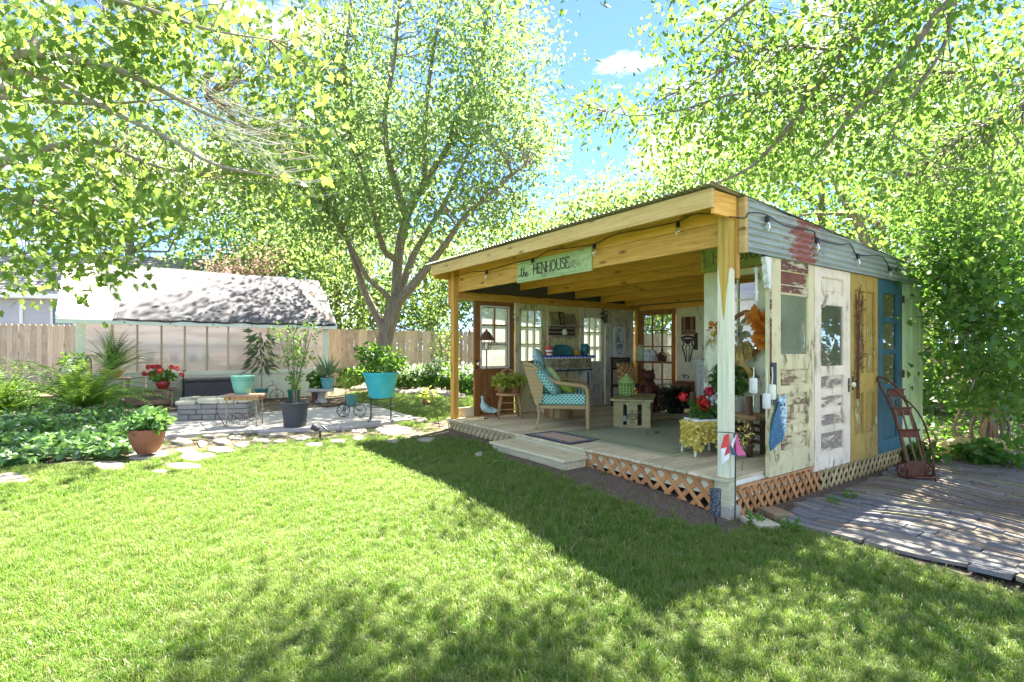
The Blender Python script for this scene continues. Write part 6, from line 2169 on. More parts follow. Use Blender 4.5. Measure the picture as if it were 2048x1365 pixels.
for (px, py, r_, lb) in ((1840, 925, .26, 'low leafy plant beside the rusty hand truck'), (2010, 935, .36, 'broad leaved plant at the right picture edge'), (1950, 925, .24, 'low leafy plant in front of the mossy boulder'), (1700, 1000, .05, 'sprig of weeds growing through the white lattice'), (1668, 1012, .045, 'small weed at the foot of the lattice corner'), (1512, 1048, .045, 'grass tuft beside the pale paver'), (1582, 1062, .045, 'grass tuft on the path edge')):
    p = on_z(px, py, 0.03)
    q = empty('low_plant', p, 0, lb, 'plant', 'low plants beside the path')
    if r_ > 0.2: foliage(q, (0, 0, r_ * 0.5), (r_, r_, r_ * 0.5), 130, 0.10, 'shrub', 'heart', -0.2, 1.0)
    else: foliage(q, (0, 0, r_ * 0.8), (r_, r_, r_ * 0.8), 26, 0.045 if px > 1600 else 0.10, 'pot_leaf', 'oval' if px > 1600 else 'lance', 0.3, 0.3)
# ------------------------------------------------------------------ things in and on the henhouse
def dk(px, py, z=None): return on_z(px, py, DZ if z is None else z)


def pillow(w, h, d, n=12):
    mb = MB()
    vs_, fs_ = [], []
    for sg in (1, -1):
        b = len(vs_)
        for j in range(n + 1):
            for i in range(n + 1):
                x, y = -1 + 2 * i / n, -1 + 2 * j / n
                k = (max(0, 1 - abs(x) ** 3.2) * max(0, 1 - abs(y) ** 3.2)) ** 0.55
                pin = 1 - 0.05 * (abs(x) ** 4) * (1 - abs(y)) - 0.0
                vs_.append((x * w / 2 * (1 - 0.04 * (1 - y * y)), y * h / 2 * (1 - 0.04 * (1 - x * x)), sg * k * d / 2))
        for j in range(n):
            for i in range(n):
                a = b + j * (n + 1) + i
                f = (a, a + 1, a + n + 2, a + n + 1)
                fs_.append(f if sg > 0 else f[::-1])
    return mb.add(vs_, fs_)


def rbox(w, d, h, r=0.03):
    return MB().box(-w / 2, w / 2, -d / 2, d / 2, -h / 2, h / 2)


def diamonds(name, base, line, sc, wd=0.35, plane='xy', rough=0.85):
    t = NT(name)
    sp = t.n('SeparateXYZ', Vector=t.n('TexCoord').outputs['Object'])
    a, b = sp.outputs['XYZ'.index(plane[0].upper())], sp.outputs['XYZ'.index(plane[1].upper())]
    u = t.math('MULTIPLY', t.math('ADD', a, b), sc)
    v = t.math('MULTIPLY', t.math('SUBTRACT', a, b), sc)
    du = t.math('ABSOLUTE', t.math('SUBTRACT', t.math('FRACT', u), 0.5))
    dv = t.math('ABSOLUTE', t.math('SUBTRACT', t.math('FRACT', v), 0.5))
    m = t.math('LESS_THAN', t.math('MINIMUM', du, dv), wd / 2)
    nz = t.noise(t.coords((30, 30, 30), False), 3, 3, 0.6)
    return t.finish(t.mix(m, base, line), rough, 0, t.bump(nz, 0.2, 0.003), 0.2)


def wicker(name, c1, c2, sc=1.0):
    t = NT(name)
    v = t.coords((sc, sc, sc), False)
    w1 = t.n('TexWave', {'wave_type': 'BANDS', 'bands_direction': 'Z'}, Vector=v, Scale=16.0, Distortion=0.6)
    w2 = t.n('TexWave', {'wave_type': 'BANDS', 'bands_direction': 'DIAGONAL'}, Vector=v, Scale=22.0)
    f = t.math('MULTIPLY', w1.outputs['Fac'], t.math('ADD', 0.45, t.math('MULTIPLY', w2.outputs['Fac'], 0.55)))
    return t.finish(t.ramp(f, [(0.05, c1), (0.75, c2)]), 0.65, 0, t.bump(f, 0.7, 0.012), 0.3)


M['wick'] = wicker('honey_wicker', (0.30, 0.19, 0.07), (0.60, 0.44, 0.21))
M['wick_dk'] = wicker('dark_wicker', (0.02, 0.012, 0.010), (0.075, 0.045, 0.035))
M['teal_fab'] = diamonds('teal_lattice_fabric', (0.035, 0.27, 0.21), (0.46, 0.62, 0.50), 18, 0.28, 'xy')
M['teal_fab_s'] = diamonds('teal_lattice_fabric_side', (0.035, 0.27, 0.21), (0.46, 0.62, 0.50), 18, 0.28, 'xz')
M['lime_fab'] = plain('lime_fabric', (0.30, 0.40, 0.05), 0.9, var=0.35, scale=10)
M['leaf_fab'] = plain('leaf_print_fabric', (0.42, 0.52, 0.20), 0.9, var=0.6, scale=16)
M['grey_fab'] = plain('pale_teal_fabric', (0.30, 0.46, 0.42), 0.9, var=0.3, scale=20)
M['orange_fab'] = diamonds('orange_net_fabric', (0.52, 0.22, 0.02), (0.80, 0.72, 0.56), 7.5, 0.10, 'xz')

# --- outdoor rug and door mat (thin flat pieces on the deck)
rg_ = NT('green_rug')
sp = rg_.n('SeparateXYZ', Vector=rg_.n('TexCoord').outputs['Object'])
bx_ = rg_.math('MINIMUM', rg_.math('SUBTRACT', 1.35, rg_.math('ABSOLUTE', sp.outputs['X'])), rg_.math('SUBTRACT', 1.05, rg_.math('ABSOLUTE', sp.outputs['Y'])))
st = rg_.math('LESS_THAN', rg_.math('ABSOLUTE', rg_.math('SUBTRACT', bx_, 0.14)), 0.022)
st2 = rg_.math('LESS_THAN', rg_.math('ABSOLUTE', rg_.math('SUBTRACT', bx_, 0.24)), 0.012)
wv_ = rg_.n('TexWave', {'wave_type': 'BANDS', 'bands_direction': 'X'}, Vector=rg_.n('TexCoord').outputs['Object'], Scale=40.0)
rc = rg_.mix(rg_.math('MAXIMUM', st, st2), (0.34, 0.36, 0.22), (0.15, 0.20, 0.11))
rg_.finish(rc, 0.95, 0, rg_.bump(wv_.outputs['Fac'], 0.3, 0.003), 0.1)
s, t = W2L(dk(1330, 852))
tag(MB().box(-1.35, 1.35, -1.05, 1.05, 0, 0.007).build('outdoor_rug', rg_.m, None, L2W(1.75, 1.95, DZ + 0.003), (0, 0, ROT)), 'large flat olive green rug with striped border under the crate table', 'rug')
dm = NT('floral_mat')
sp = dm.n('SeparateXYZ', Vector=dm.n('TexCoord').outputs['Object'])
bx_ = dm.math('MINIMUM', dm.math('SUBTRACT', 0.265, dm.math('ABSOLUTE', sp.outputs['X'])), dm.math('SUBTRACT', 0.46, dm.math('ABSOLUTE', sp.outputs['Y'])))
vo = dm.n('TexVoronoi', Vector=dm.coords((26, 26, 26), False), Scale=1.0)
vo2 = dm.n('TexVoronoi', Vector=dm.coords((60, 60, 60), False), Scale=1.0)
inn = dm.mix(dm.ramp(vo.outputs['Distance'], [(0.28, (0, 0, 0)), (0.42, (1, 1, 1))]), (0.55, 0.22, 0.16), (0.42, 0.36, 0.26))
out_ = dm.mix(dm.ramp(vo2.outputs['Distance'], [(0.3, (0, 0, 0)), (0.5, (1, 1, 1))]), (0.40, 0.38, 0.30), (0.08, 0.08, 0.12))
mk = dm.math('GREATER_THAN', bx_, 0.105)
mk2 = dm.math('LESS_THAN', bx_, 0.018)
dm.finish(dm.mix(mk2, dm.mix(mk, out_, inn), (0.05, 0.05, 0.06)), 0.95, 0, dm.bump(vo.outputs['Distance'], 0.4, 0.004), 0.1)
p = dk(1122, 876)
tag(MB().box(-0.265, 0.265, -0.46, 0.46, 0, 0.012).build('door_mat', dm.m, None, p + Vector((0, 0, 0.002)), (0, 0, ROT)), 'rectangular floral door mat with a dark border lying above the deck step', 'mat')

# --- lantern on a tall rusty tripod
p = L2W(0.58, 4.90, DZ)
fl = empty('lantern_stand', p, 0, 'tall rusty tripod stand topped by a candle lantern in front of the brown door', 'lantern')
MB().tube([(0, 0, 0.34), (0.0, 0.0, 1.17)], 0.011, 8).build('pole', M['rust'], fl)
for k in range(3):
    a = 0.4 + k * 2.094
    c, s_ = math.cos(a), math.sin(a)
    MB().tube(bez([(0, 0, 0.36), (0.06 * c, 0.06 * s_, 0.26), (0.14 * c, 0.14 * s_, 0.10), (0.19 * c, 0.19 * s_, 0.0)], 5), 0.009, 6).build('leg', M['rust'], fl)
cg = MB()
for k in range(4):
    a = k * math.pi / 2 + 0.5
    cg.tube([(0.065 * math.cos(a), 0.065 * math.sin(a), 1.17), (0.10 * math.cos(a), 0.10 * math.sin(a), 1.34)], 0.006, 5)
cg.lathe([(0.0, 1.165), (0.07, 1.165), (0.07, 1.178), (0, 1.178)], 12)
cg.build('cage', M['rust'], fl)
MB().lathe([(0.145, 1.335), (0.10, 1.40), (0.085, 1.43), (0.05, 1.475), (0.02, 1.49), (0.02, 1.52), (0, 1.525)], 16).build('roof', M['rust'], fl, smooth='auto')
MB().lathe([(0.03, 1.18), (0.03, 1.28), (0, 1.285)], 10).build('candle', M['ivory'], fl)

# --- metal bird
p = dk(972, 838)
bd_ = empty('metal_bird', p, 0.1, 'pale teal and rust metal bird sculpture standing at the deck edge', 'sculpture')
mt_ = peel('weathered_teal_metal', (0.36, 0.50, 0.46), (0.45, 0.22, 0.15), 0.35, 'n')
bod = MB().tube(bez([(-0.06, 0, 0.36), (-0.055, 0, 0.30), (-0.04, 0, 0.22), (0.02, 0, 0.16), (0.12, 0, 0.13), (0.22, 0, 0.12)], 4), [0.012, 0.02, 0.022, 0.024, 0.026, 0.03, 0.04, 0.05, 0.06, 0.068, 0.07, 0.068, 0.062, 0.055, 0.045, 0.035, 0.03, 0.022, 0.014, 0.008, 0.004], 10)
bod.build('body', mt_, bd_, smooth=True)
MB().ball((-0.065, 0, 0.365), 0.026, 10, 7).build('head', mt_, bd_, smooth=True)
MB().tube([(-0.08, 0, 0.365), (-0.13, 0, 0.35)], [0.009, 0.001], 6).build('beak', M['rust'], bd_)
for y in (-0.03, 0.03):
    lg = MB().tube([(0.03, y, 0.13), (0.035, y, 0.01)], 0.006, 6)
    for a in (-0.6, 0, 0.6): lg.tube([(0.035, y, 0.012), (0.035 - 0.06 * math.cos(a), y + 0.06 * math.sin(a), 0.003)], 0.005, 5)
    lg.build('leg', M['rust'], bd_)
wg = [(0.0, 0.0), (0.10, 0.04), (0.22, 0.0), (0.12, -0.05), (0.02, -0.05)]
for y in (-0.07, 0.07): MB().prism(wg, (0.0, y, 0.17), (1, 0, -0.15), (0, 0, 1), 0.008).build('wing', mt_, bd_)

# --- child's chair with coleus planters
p = dk(1012, 835)
cc_ = empty('spindle_chair', L2W(0.90, 4.68, DZ), 0.12, 'small old wooden spindle back chair carrying two pots of yellow green plants', 'chair')
MB().lathe([(0.15, 0.34), (0.175, 0.35), (0.175, 0.375), (0.16, 0.38), (0, 0.375)], 18).build('seat', M['chair'], cc_, smooth='auto')
for (x, y) in ((-0.13, -0.12), (0.13, -0.12), (-0.12, 0.13), (0.12, 0.13)):
    MB().tube([(x * 0.8, y * 0.8, 0.35), (x * 1.02, y * 1.02, 0.2), (x * 1.2, y * 1.2, 0)], [0.014, 0.018, 0.011], 8).build('leg', M['chair'], cc_, smooth=True)
st_ = MB()
for z, k in ((0.14, 1.09), (0.24, 0.95)):
    st_.tube([(-0.13 * k, -0.12 * k, z), (0.13 * k, -0.12 * k, z)], 0.008, 6).tube([(-0.13 * k, -0.12 * k, z - .02), (-0.12 * k, 0.13 * k, z - .02)], 0.008, 6).tube([(0.13 * k, -0.12 * k, z - .02), (0.12 * k, 0.13 * k, z - .02)], 0.008, 6)
st_.build('stretcher', M['chair'], cc_)
hoop = [(0.16 * math.cos(a), 0.13 + 0.06 * math.sin(a), 0.38 + 0.36 * math.sin(a) ** 0.8) for a in np.linspace(0.02, math.pi - 0.02, 15)]
MB().tube(hoop, 0.011, 7).build('back_hoop', M['chair'], cc_, smooth=True)
for x in (-0.09, -0.03, 0.03, 0.09):
    a = math.acos(x / 0.16)
    MB().tube([(x * .9, 0.13, 0.375), (x, 0.13 + 0.06 * math.sin(a), 0.38 + 0.36 * math.sin(a) ** 0.8)], 0.006, 6).build('spindle', M['chair'], cc_)
for (x, y, lb) in ((-0.10, -0.05, 'brown pot of yellow green coleus on the left of the small chair'), (0.09, -0.03, 'brown pot of yellow green coleus on the right of the small chair')):
    q = empty('coleus_pot', L2W(0.90, 4.68, DZ) + Vector((x * 1.2, y * 1.2, 0.382 * 1.12 + 0.002)), 0, lb, 'potted plant', 'coleus pots on the small chair')
    pot(q, [(0.07, 0), (0.10, 0.15), (0.105, 0.155)], 'terra', n=16)
    foliage(q, (0, 0, 0.20), (0.20, 0.17, 0.11), 200, 0.075, 'lime_leaf', 'oval', 0.0)

cc_.scale = (1.3, 1.3, 1.12)
# --- wicker loveseat
A_ = dk(1074, 860)
B_ = dk(1175, 862)
dirx = (B_ - A_).normalized()
rz = math.atan2(dirx.y, dirx.x)
ls = empty('wicker_loveseat', A_, rz, 'honey coloured wicker loveseat with curved arms and teal patterned cushions', 'sofa')
W_, D_ = 1.20, 0.74                     # along y, along x (front at +x)
for y, nm in ((0.0, 0), (W_, 1)):
    MB().tube(bez([(-0.02, y, 0.0), (0.03, y, 0.20), (0.01, y, 0.40)], 5), 0.020, 7).build('leg', M['wick'], ls, smooth=True)
    MB().tube(bez([(D_, y, 0.0), (D_ - 0.005, y, 0.35), (D_ - 0.01, y, 0.56), (D_ - 0.05, y, 0.63), (D_ - 0.16, y, 0.655), (0.30, y, 0.69), (0.10, y, 0.80), (-0.05, y, 0.93), (-0.17, y, 0.97)], 6), 0.030, 8).build('arm', M['wick'], ls, smooth=True)
    sd = [(0.02, 0.36), (D_ * 0.1, 0.42), (0.10, 0.76), (-0.05, 0.90), (-0.17, 0.955), (-0.20, 0.94), (-0.10, 0.60), (-0.02, 0.36)]
    MB().prism(sd, (0, y, 0), (1, 0, 0), (0, 0, 1), 0.018).build('side_panel', M['wick'], ls)
MB().add([(-0.02, 0, 0.34), (-0.02, W_, 0.34), (-0.09, W_, 0.62), (-0.09, 0, 0.62), (-0.19, W_, 0.96), (-0.19, 0, 0.96),
          (0.02, 0, 0.34), (0.02, W_, 0.34), (-0.05, W_, 0.62), (-0.05, 0, 0.62), (-0.15, W_, 0.97), (-0.15, 0, 0.97)],
         [(0, 3, 2, 1), (3, 5, 4, 2), (6, 7, 8, 9), (9, 8, 10, 11), (5, 11, 10, 4)]).build('backrest', M['wick'], ls)
MB().tube([(-0.18, -0.02, 0.965), (-0.18, W_ + 0.02, 0.965)], 0.03, 8).build('back_rail', M['wick'], ls, smooth=True)
MB().box(0.0, D_ - 0.01, 0.0, W_, 0.31, 0.36).build('seat_frame', M['wick'], ls)
MB().tube([(D_ - 0.02, 0, 0.335), (D_ - 0.02, W_, 0.335)], 0.025, 7).build('seat_rail', M['wick'], ls, smooth=True)
o = MB().box(0.02, D_ - 0.03, 0.035, W_ - 0.035, 0.365, 0.52).build('seat_cushion', M['teal_fab_s'], ls, bevel=0.02)
o = pillow(0.52, 0.54, 0.17).build('back_cushion', M['teal_fab'], ls, (0.05, 0.30, 0.76), (R(90), R(0), R(90)), smooth=True)
o.rotation_euler = (Matrix.Rotation(R(0), 3, 'Z') @ Matrix.Rotation(R(-22), 3, 'Y') @ Matrix.Rotation(R(90), 3, 'Z') @ Matrix.Rotation(R(90), 3, 'X')).to_euler()
o = pillow(0.52, 0.54, 0.17).build('back_cushion', M['teal_fab'], ls, (0.05, 0.86, 0.76))
o.rotation_euler = (Matrix.Rotation(R(-22), 3, 'Y') @ Matrix.Rotation(R(90), 3, 'Z') @ Matrix.Rotation(R(90), 3, 'X')).to_euler()


def throw(name, w, h, d, mat, loc, tilt, yaw, label, parent=None):
    o = pillow(w, h, d).build(name, M[mat], None, (0, 0, 0), smooth=True)
    m = Matrix.Rotation(rz + R(yaw), 3, 'Z') @ Matrix.Rotation(R(tilt), 3, 'Y') @ Matrix.Rotation(R(90), 3, 'Z') @ Matrix.Rotation(R(90), 3, 'X')
    o.rotation_euler = m.to_euler()
    o.location = ls.matrix_basis @ Vector(loc)
    return tag(o, label, 'pillow', 'throw pillows on the loveseat')


throw('throw_pillow', 0.46, 0.46, 0.15, 'teal_fab', (0.17, 0.12, 0.70), -38, -12, 'teal lattice throw pillow leaning at the near arm of the loveseat')
throw('throw_pillow', 0.46, 0.44, 0.16, 'leaf_fab', (0.22, 0.52, 0.74), -35, 4, 'pale leaf print throw pillow in the middle of the loveseat')
throw('throw_pillow', 0.46, 0.42, 0.15, 'lime_fab', (0.36, 0.48, 0.61), -62, -8, 'lime green throw pillow lying in front on the seat cushion')
throw('throw_pillow', 0.44, 0.40, 0.14, 'grey_fab', (-0.02, 0.70, 1.00), -16, 0, 'pale grey green pillow peeping over the back of the loveseat')

# --- round wicker stool behind it
p = dk(1118, 835)
rs = empty('wicker_stool', p, 0, 'round brown wicker stool seen under the loveseat', 'stool')
MB().lathe([(0.20, 0), (0.215, 0.06), (0.20, 0.12), (0.215, 0.20), (0.225, 0.27), (0.21, 0.29), (0, 0.295)], 24).build('body', M['wick'], rs, smooth='auto')
for k in range(12):
    a = k * math.pi / 6
    MB().tube([(0.225 * math.cos(a), 0.225 * math.sin(a), 0.0), (0.235 * math.cos(a), 0.235 * math.sin(a), 0.28)], 0.008, 5).build('cane', M['brown'], rs)

# --- crate coffee table
p = dk(1237, 857)
ct_l, ct_r = dk(1229, 855), dk(1299, 858)
rzc = math.atan2((ct_r - ct_l).y, (ct_r - ct_l).x)
ct = empty('crate_table', ct_l, rzc, 'low coffee table made of old slatted wooden crates with a printed crate label', 'table')
cl_ = (ct_r - ct_l).length
cw, chh = cl_, 0.40
dpt = 0.95
cdir = (dk(1207, 836) - ct_l)
ca = cdir.dot(Vector((math.cos(rzc), math.sin(rzc), 0)))
cbv = cdir.dot(Vector((-math.sin(rzc), math.cos(rzc), 0)))
dpt = max(0.6, min(1.1, cbv))
for x in (0.0, cw):
    for y in (0.0, dpt):
        MB().box(x - (0.05 if x else 0), x + (0 if x else 0.05), y - (0.05 if y else 0), y + (0 if y else 0.05), 0, chh).build('corner_post', M['crate'], ct)
for z0 in (0.0, 0.135, 0.27):
    for x in (-0.014, cw):
        MB().box(x, x + 0.014, 0, dpt, z0 + 0.01, z0 + 0.105).build('slat', M['crate'], ct)
    MB().box(0, cw, dpt, dpt + 0.014, z0 + 0.01, z0 + 0.105).build('slat', M['crate'], ct)
for (x0, x1) in ((-0.014, 0.13), (cw * 0.36, cw * 0.66), (cw - 0.11, cw + 0.014)):
    MB().box(x0, x1, -0.014, -0.001, 0.0, chh).build('front_board', M['crate'], ct)
MB().box(0.0, cw, -0.013, -0.001, 0.0, 0.045).build('front_rail', M['crate'], ct)
MB().box(0.0, cw, -0.012, -0.001, chh - 0.045, chh).build('front_rail', M['crate'], ct)
for k in range(5):
    x0 = -0.06 + k * (cw + 0.12) / 5
    MB().box(x0, x0 + (cw + 0.12) / 5 - 0.005, -0.06, dpt + 0.06, chh + 0.001, chh + 0.028).build('top_plank', M['crate'], ct, bevel=0.003)
em = MB()
cx_ = cw * 0.51
for rr in (1.0, 0.82):
    em.stroke([(cx_ + 0.085 * rr * math.cos(a), 0.17 + 0.042 * rr * math.sin(a)) for a in np.linspace(0, 2 * math.pi, 25)], (0, -0.0155, 0), (1, 0, 0), (0, 0, 1), 0.007, 0.002)
em.stroke([(cx_ - 0.055, 0.165), (cx_ - 0.02, 0.185), (cx_ - 0.01, 0.16), (cx_ + 0.02, 0.185), (cx_ + 0.055, 0.165)], (0, -0.0155, 0), (1, 0, 0), (0, 0, 1), 0.008, 0.002)
em.stroke([(cx_, 0.215), (cx_, 0.29)], (0, -0.0155, 0), (1, 0, 0), (0, 0, 1), 0.010, 0.002)
em.stroke([(cx_ - 0.04, 0.10), (cx_ + 0.04, 0.10)], (0, -0.0155, 0), (1, 0, 0), (0, 0, 1), 0.009, 0.002)
em.stroke([(cx_ - 0.03, 0.075), (cx_ + 0.03, 0.075)], (0, -0.0155, 0), (1, 0, 0), (0, 0, 1), 0.007, 0.002)
em.build('crate_emblem', M['black_paint'], ct)
q = ct.matrix_basis @ Vector((cw * 0.27, 0.10, 0.03))
bo = empty('wine_bottle', q, 0, 'dark wine bottle standing inside the crate table', 'bottle')
MB().lathe([(0, 0), (0.037, 0.0), (0.038, 0.19), (0.015, 0.24), (0.014, 0.30), (0, 0.302)], 14).build('bottle_body', plain('bottle_glass', (0.02, 0.03, 0.02), 0.1), bo, smooth='auto')
MB().lathe([(0.0385, 0.06), (0.0387, 0.14)], 14).build('paper_label', M['white_paint'], bo)
p = ct.matrix_basis @ Vector((cw * 0.28, dpt * 0.42, chh + 0.03))
gl_ = empty('green_lantern_jar', p, 0, 'lime green openwork ceramic lantern jar on the crate table', 'lantern')
lime = plain('lime_glaze', (0.34, 0.48, 0.13), 0.3, var=0.12)
MB().lathe([(0, 0), (0.09, 0), (0.105, 0.02), (0.10, 0.04), (0.115, 0.16), (0.125, 0.20), (0.13, 0.215), (0.11, 0.23), (0.0, 0.23)], 18).build('inner_jar', plain('dark_lime', (0.14, 0.22, 0.05), 0.4), gl_, smooth='auto')
bars = MB()
for k in range(14):
    a = 2 * math.pi * k / 14
    bars.tube([(0.108 * math.cos(a), 0.108 * math.sin(a), 0.03), (0.124 * math.cos(a), 0.124 * math.sin(a), 0.20)], 0.008, 5)
for z, r_ in ((0.07, 0.112), (0.11, 0.116), (0.15, 0.12)):
    bars.tube([(r_ * math.cos(k * math.pi / 12), r_ * math.sin(k * math.pi / 12), z) for k in range(25)], 0.007, 5, False)
bars.build('openwork', lime, gl_)
MB().lathe([(0.135, 0.215), (0.14, 0.23), (0.10, 0.27), (0.06, 0.31), (0.03, 0.33), (0.03, 0.345), (0.022, 0.36), (0, 0.37)], 18).build('lid', lime, gl_, smooth='auto')

# --- leaf sprig dropped on the deck
p = dk(1310, 872)
sg_ = empty('leaf_sprig', p + Vector((0, 0, 0.012)), 0.3, 'fresh green sprig of leaves lying on the deck boards', 'leaf sprig')
foliage(sg_, (0, 0, 0.012), (0.14, 0.04, 0.012), 26, 0.07, 'pot_leaf', 'lance', 0, 2.5, name='leaves')

# --- mantelpiece against the left wall
lwt = HW - 0.045                                  # face of the left wall
s0, z0 = on_t(1088, 712, lwt - 0.30)
s1, _ = on_t(1187, 712, lwt - 0.30)
mcx = (s0 + s1) / 2
mw = s1 - s0
mt = empty('mantelpiece', L2W(mcx, lwt - 0.16, DZ), ROT, 'painted mantelpiece with a cobalt blue zigzag shelf edge against the inner wall', 'mantel')
zt = z0 - DZ
fz = peel('floral_frieze', (0.58, 0.52, 0.32), (0.30, 0.22, 0.10), 0.45, 'n', 2.0)
tb_ = NT('cobalt_zigzag')
sp = tb_.n('SeparateXYZ', Vector=tb_.n('TexCoord').outputs['Object'])
zg = tb_.math('ADD', tb_.math('MULTIPLY', sp.outputs['Z'], 16.0), tb_.math('ABSOLUTE', tb_.math('SUBTRACT', tb_.math('FRACT', tb_.math('MULTIPLY', sp.outputs['X'], 12.0)), 0.5)))
mk = tb_.math('LESS_THAN', zg, 16.0 * (zt - 0.03) + 0.25)
tb_.finish(tb_.mix(mk, (0.02, 0.035, 0.33), (0.72, 0.74, 0.74)), 0.4)
MB().box(-mw / 2 - 0.04, mw / 2 + 0.04, -0.17, 0.15, zt - 0.06, zt).build('shelf', tb_.m, mt, bevel=0.003)
MB().box(-mw / 2 + 0.02, mw / 2 - 0.02, -0.10, 0.15, zt - 0.27, zt - 0.062).build('frieze', fz, mt)
MB().box(-mw / 2 + 0.0, mw / 2 - 0.0, -0.115, 0.15, zt - 0.30, zt - 0.272).build('frieze_edge', plain('navy_trim', (0.03, 0.04, 0.10), 0.5), mt)
for sg in (-1, 1):
    MB().box(sg * (mw / 2 - 0.10) - 0.075, sg * (mw / 2 - 0.10) + 0.075, -0.09, 0.15, 0.0, zt - 0.302).build('pilaster', M['d_grey'], mt)
    MB().box(sg * (mw / 2 - 0.10) - 0.02, sg * (mw / 2 - 0.10) + 0.02, -0.096, -0.091, 0.1, zt - 0.33).build('stripe', plain('navy_stripe', (0.03, 0.04, 0.12), 0.5), mt)
MB().box(-mw / 2 + 0.18, mw / 2 - 0.18, 0.10, 0.12, 0.0, zt - 0.302).build('fire_board', M['d_yel'], mt)
mz = DZ + zt


def on_mantel(px, off=0.0):
    s, _ = on_t(px, 700, lwt - 0.18)
    return L2W(s, lwt - 0.18 + off, mz + 0.001)


q = empty('striped_pot', on_mantel(1099), 0, 'red and white striped flower pot with a pink flower at the left of the mantel', 'potted plant')
for k in range(4):
    z = 0.01 + k * 0.032
    MB().lathe([(0.055 + 0.005 * k, z), (0.06 + 0.005 * k, z + 0.032)], 18).build('band', M[('white_trim', 'red_paint')[k % 2]], q)
MB().lathe([(0, 0), (0.09, 0), (0.095, 0.009), (0, 0.01)], 18).build('saucer', plain('pink_saucer', (0.6, 0.12, 0.2), 0.4), q)
MB().lathe([(0.085, 0.138), (0.088, 0.17), (0.075, 0.172), (0.07, 0.15), (0, 0.15)], 18).build('rim', M['red_paint'], q)
stems(q, [[(0, 0, 0.15), (0.02, 0, 0.24), (0.0, 0, 0.32)], [(0, 0, 0.15), (-0.02, 0, 0.22), (-0.05, 0, 0.28)]], 0.005, 'pot_leaf')
n = 40
d_ = rand_dirs(n, 0.6)
v, f = leaf_arrays(np.array([(0, -0.01, 0.32)] * n) + d_ * 0.01, 0.07, d_, rand_dirs(n), 'lance')
link('flower', np_mesh('flower', v, f, leafmat('pink_petal', (0.7, 0.40, 0.42), (0.8, 0.6, 0.6), (0.8, 0.5, 0.5), 0.3)), q)
tl_ = plain('teal_glazed_tray', (0.015, 0.15, 0.13), 0.25, var=0.3, scale=14)
q = empty('teal_tray', on_mantel(1129, 0.06), ROT, 'dark teal arched tray with leaf ribs propped on the mantel', 'tray')
arch = [(-0.27, 0.0), (0.27, 0.0), (0.28, 0.08), (0.24, 0.16), (0.14, 0.205), (0, 0.215), (-0.14, 0.205), (-0.24, 0.16), (-0.28, 0.08)]
MB().prism(arch, (0, 0, 0), (1, 0, 0), (0, 0.12, 1), 0.02).build('plate', tl_, q)
rb = MB()
for k in range(9):
    x = -0.22 + k * 0.055
    rb.tube([(x, -0.012, 0.02), (x * 0.9, 0.004, 0.10), (x * 0.75, 0.01, 0.17)], 0.006, 5)
rb.build('rib', M['jade_dk'], q)
q = empty('yellow_dish', on_mantel(1153, -0.01), 0, 'small mustard yellow dish beside the teal tray on the mantel', 'dish')
MB().lathe([(0, 0), (0.05, 0), (0.08, 0.05), (0.085, 0.09), (0.08, 0.09), (0.05, 0.02), (0, 0.02)], 16).build('bowl', plain('mustard_glaze', (0.50, 0.33, 0.04), 0.3), q, smooth='auto')
q = empty('teal_vase', on_mantel(1170), 0, 'dark teal dimpled vase at the right end of the mantel', 'vase')
vm = NT('dimpled_teal')
vv = vm.n('TexVoronoi', Vector=vm.coords((38, 38, 38), False), Scale=1.0)
vm.finish(vm.ramp(vv.outputs['Distance'], [(0.15, (0.20, 0.42, 0.42)), (0.5, (0.02, 0.13, 0.15))]), 0.25, 0, vm.bump(vv.outputs['Distance'], 0.6, 0.01))
MB().lathe([(0, 0), (0.055, 0), (0.085, 0.05), (0.095, 0.12), (0.085, 0.18), (0.06, 0.215), (0.068, 0.23), (0.05, 0.23), (0.045, 0.2), (0, 0.2)], 20).build('vase_body', vm.m, q, smooth='auto')

# --- wall shelf with frames and a pale ornament
s0, zz = on_t(1097, 651, lwt - 0.12)
s1, _ = on_t(1163, 652, lwt - 0.12)
sh = empty('wall_shelf', L2W((s0 + s1) / 2, lwt - 0.002, zz), ROT, 'wooden wall shelf over a slotted rack above the mantelpiece', 'shelf')
sw = s1 - s0
MB().box(-sw / 2, sw / 2, -0.17, 0, -0.012, 0.012).build('board', M['grey_wood'], sh)
MB().box(-sw / 2 + 0.10, sw / 2 - 0.10, -0.03, 0, -0.22, -0.013).build('rack_back', M['dark_brown'], sh)
for z in (-0.215, -0.14, -0.06):
    MB().box(-sw / 2 + 0.08, sw / 2 - 0.08, -0.06, -0.031, z, z + 0.03).build('rack_slat', M['grey_wood'], sh)
for (x, w_, h_, mt_, lb, tl) in ((-0.22, 0.22, 0.26, 'crate', 'gilt framed picture leaning at the left of the wall shelf', 0.0), (-0.05, 0.14, 0.27, 'dark_brown', 'dark brown book leaning in the middle of the wall shelf', 0.12), (0.20, 0.30, 0.22, 'bench', 'low framed print leaning at the right of the wall shelf', -0.15)):
    q = empty('picture_frame' if 'brown book' not in lb else 'old_book', sh.matrix_basis @ Vector((x, -0.08, 0.013)), ROT, lb, 'picture' if 'book' not in lb else 'book')
    lean = R(-14)
    MB().box(-w_ / 2, w_ / 2, -0.012, 0.012, 0, h_).build('cover' if 'book' in lb else 'frame', M[mt_], q, (0, 0, 0), (lean, tl, 0), bevel=0.003)
    MB().box(-w_ / 2 + 0.03, w_ / 2 - 0.03, -0.0145, -0.0125, 0.03, h_ - 0.03).build('print', peel('old_print', (0.42, 0.36, 0.16), (0.20, 0.17, 0.06), 0.5, 'n', 2), q, (0, 0, 0), (lean, tl, 0))
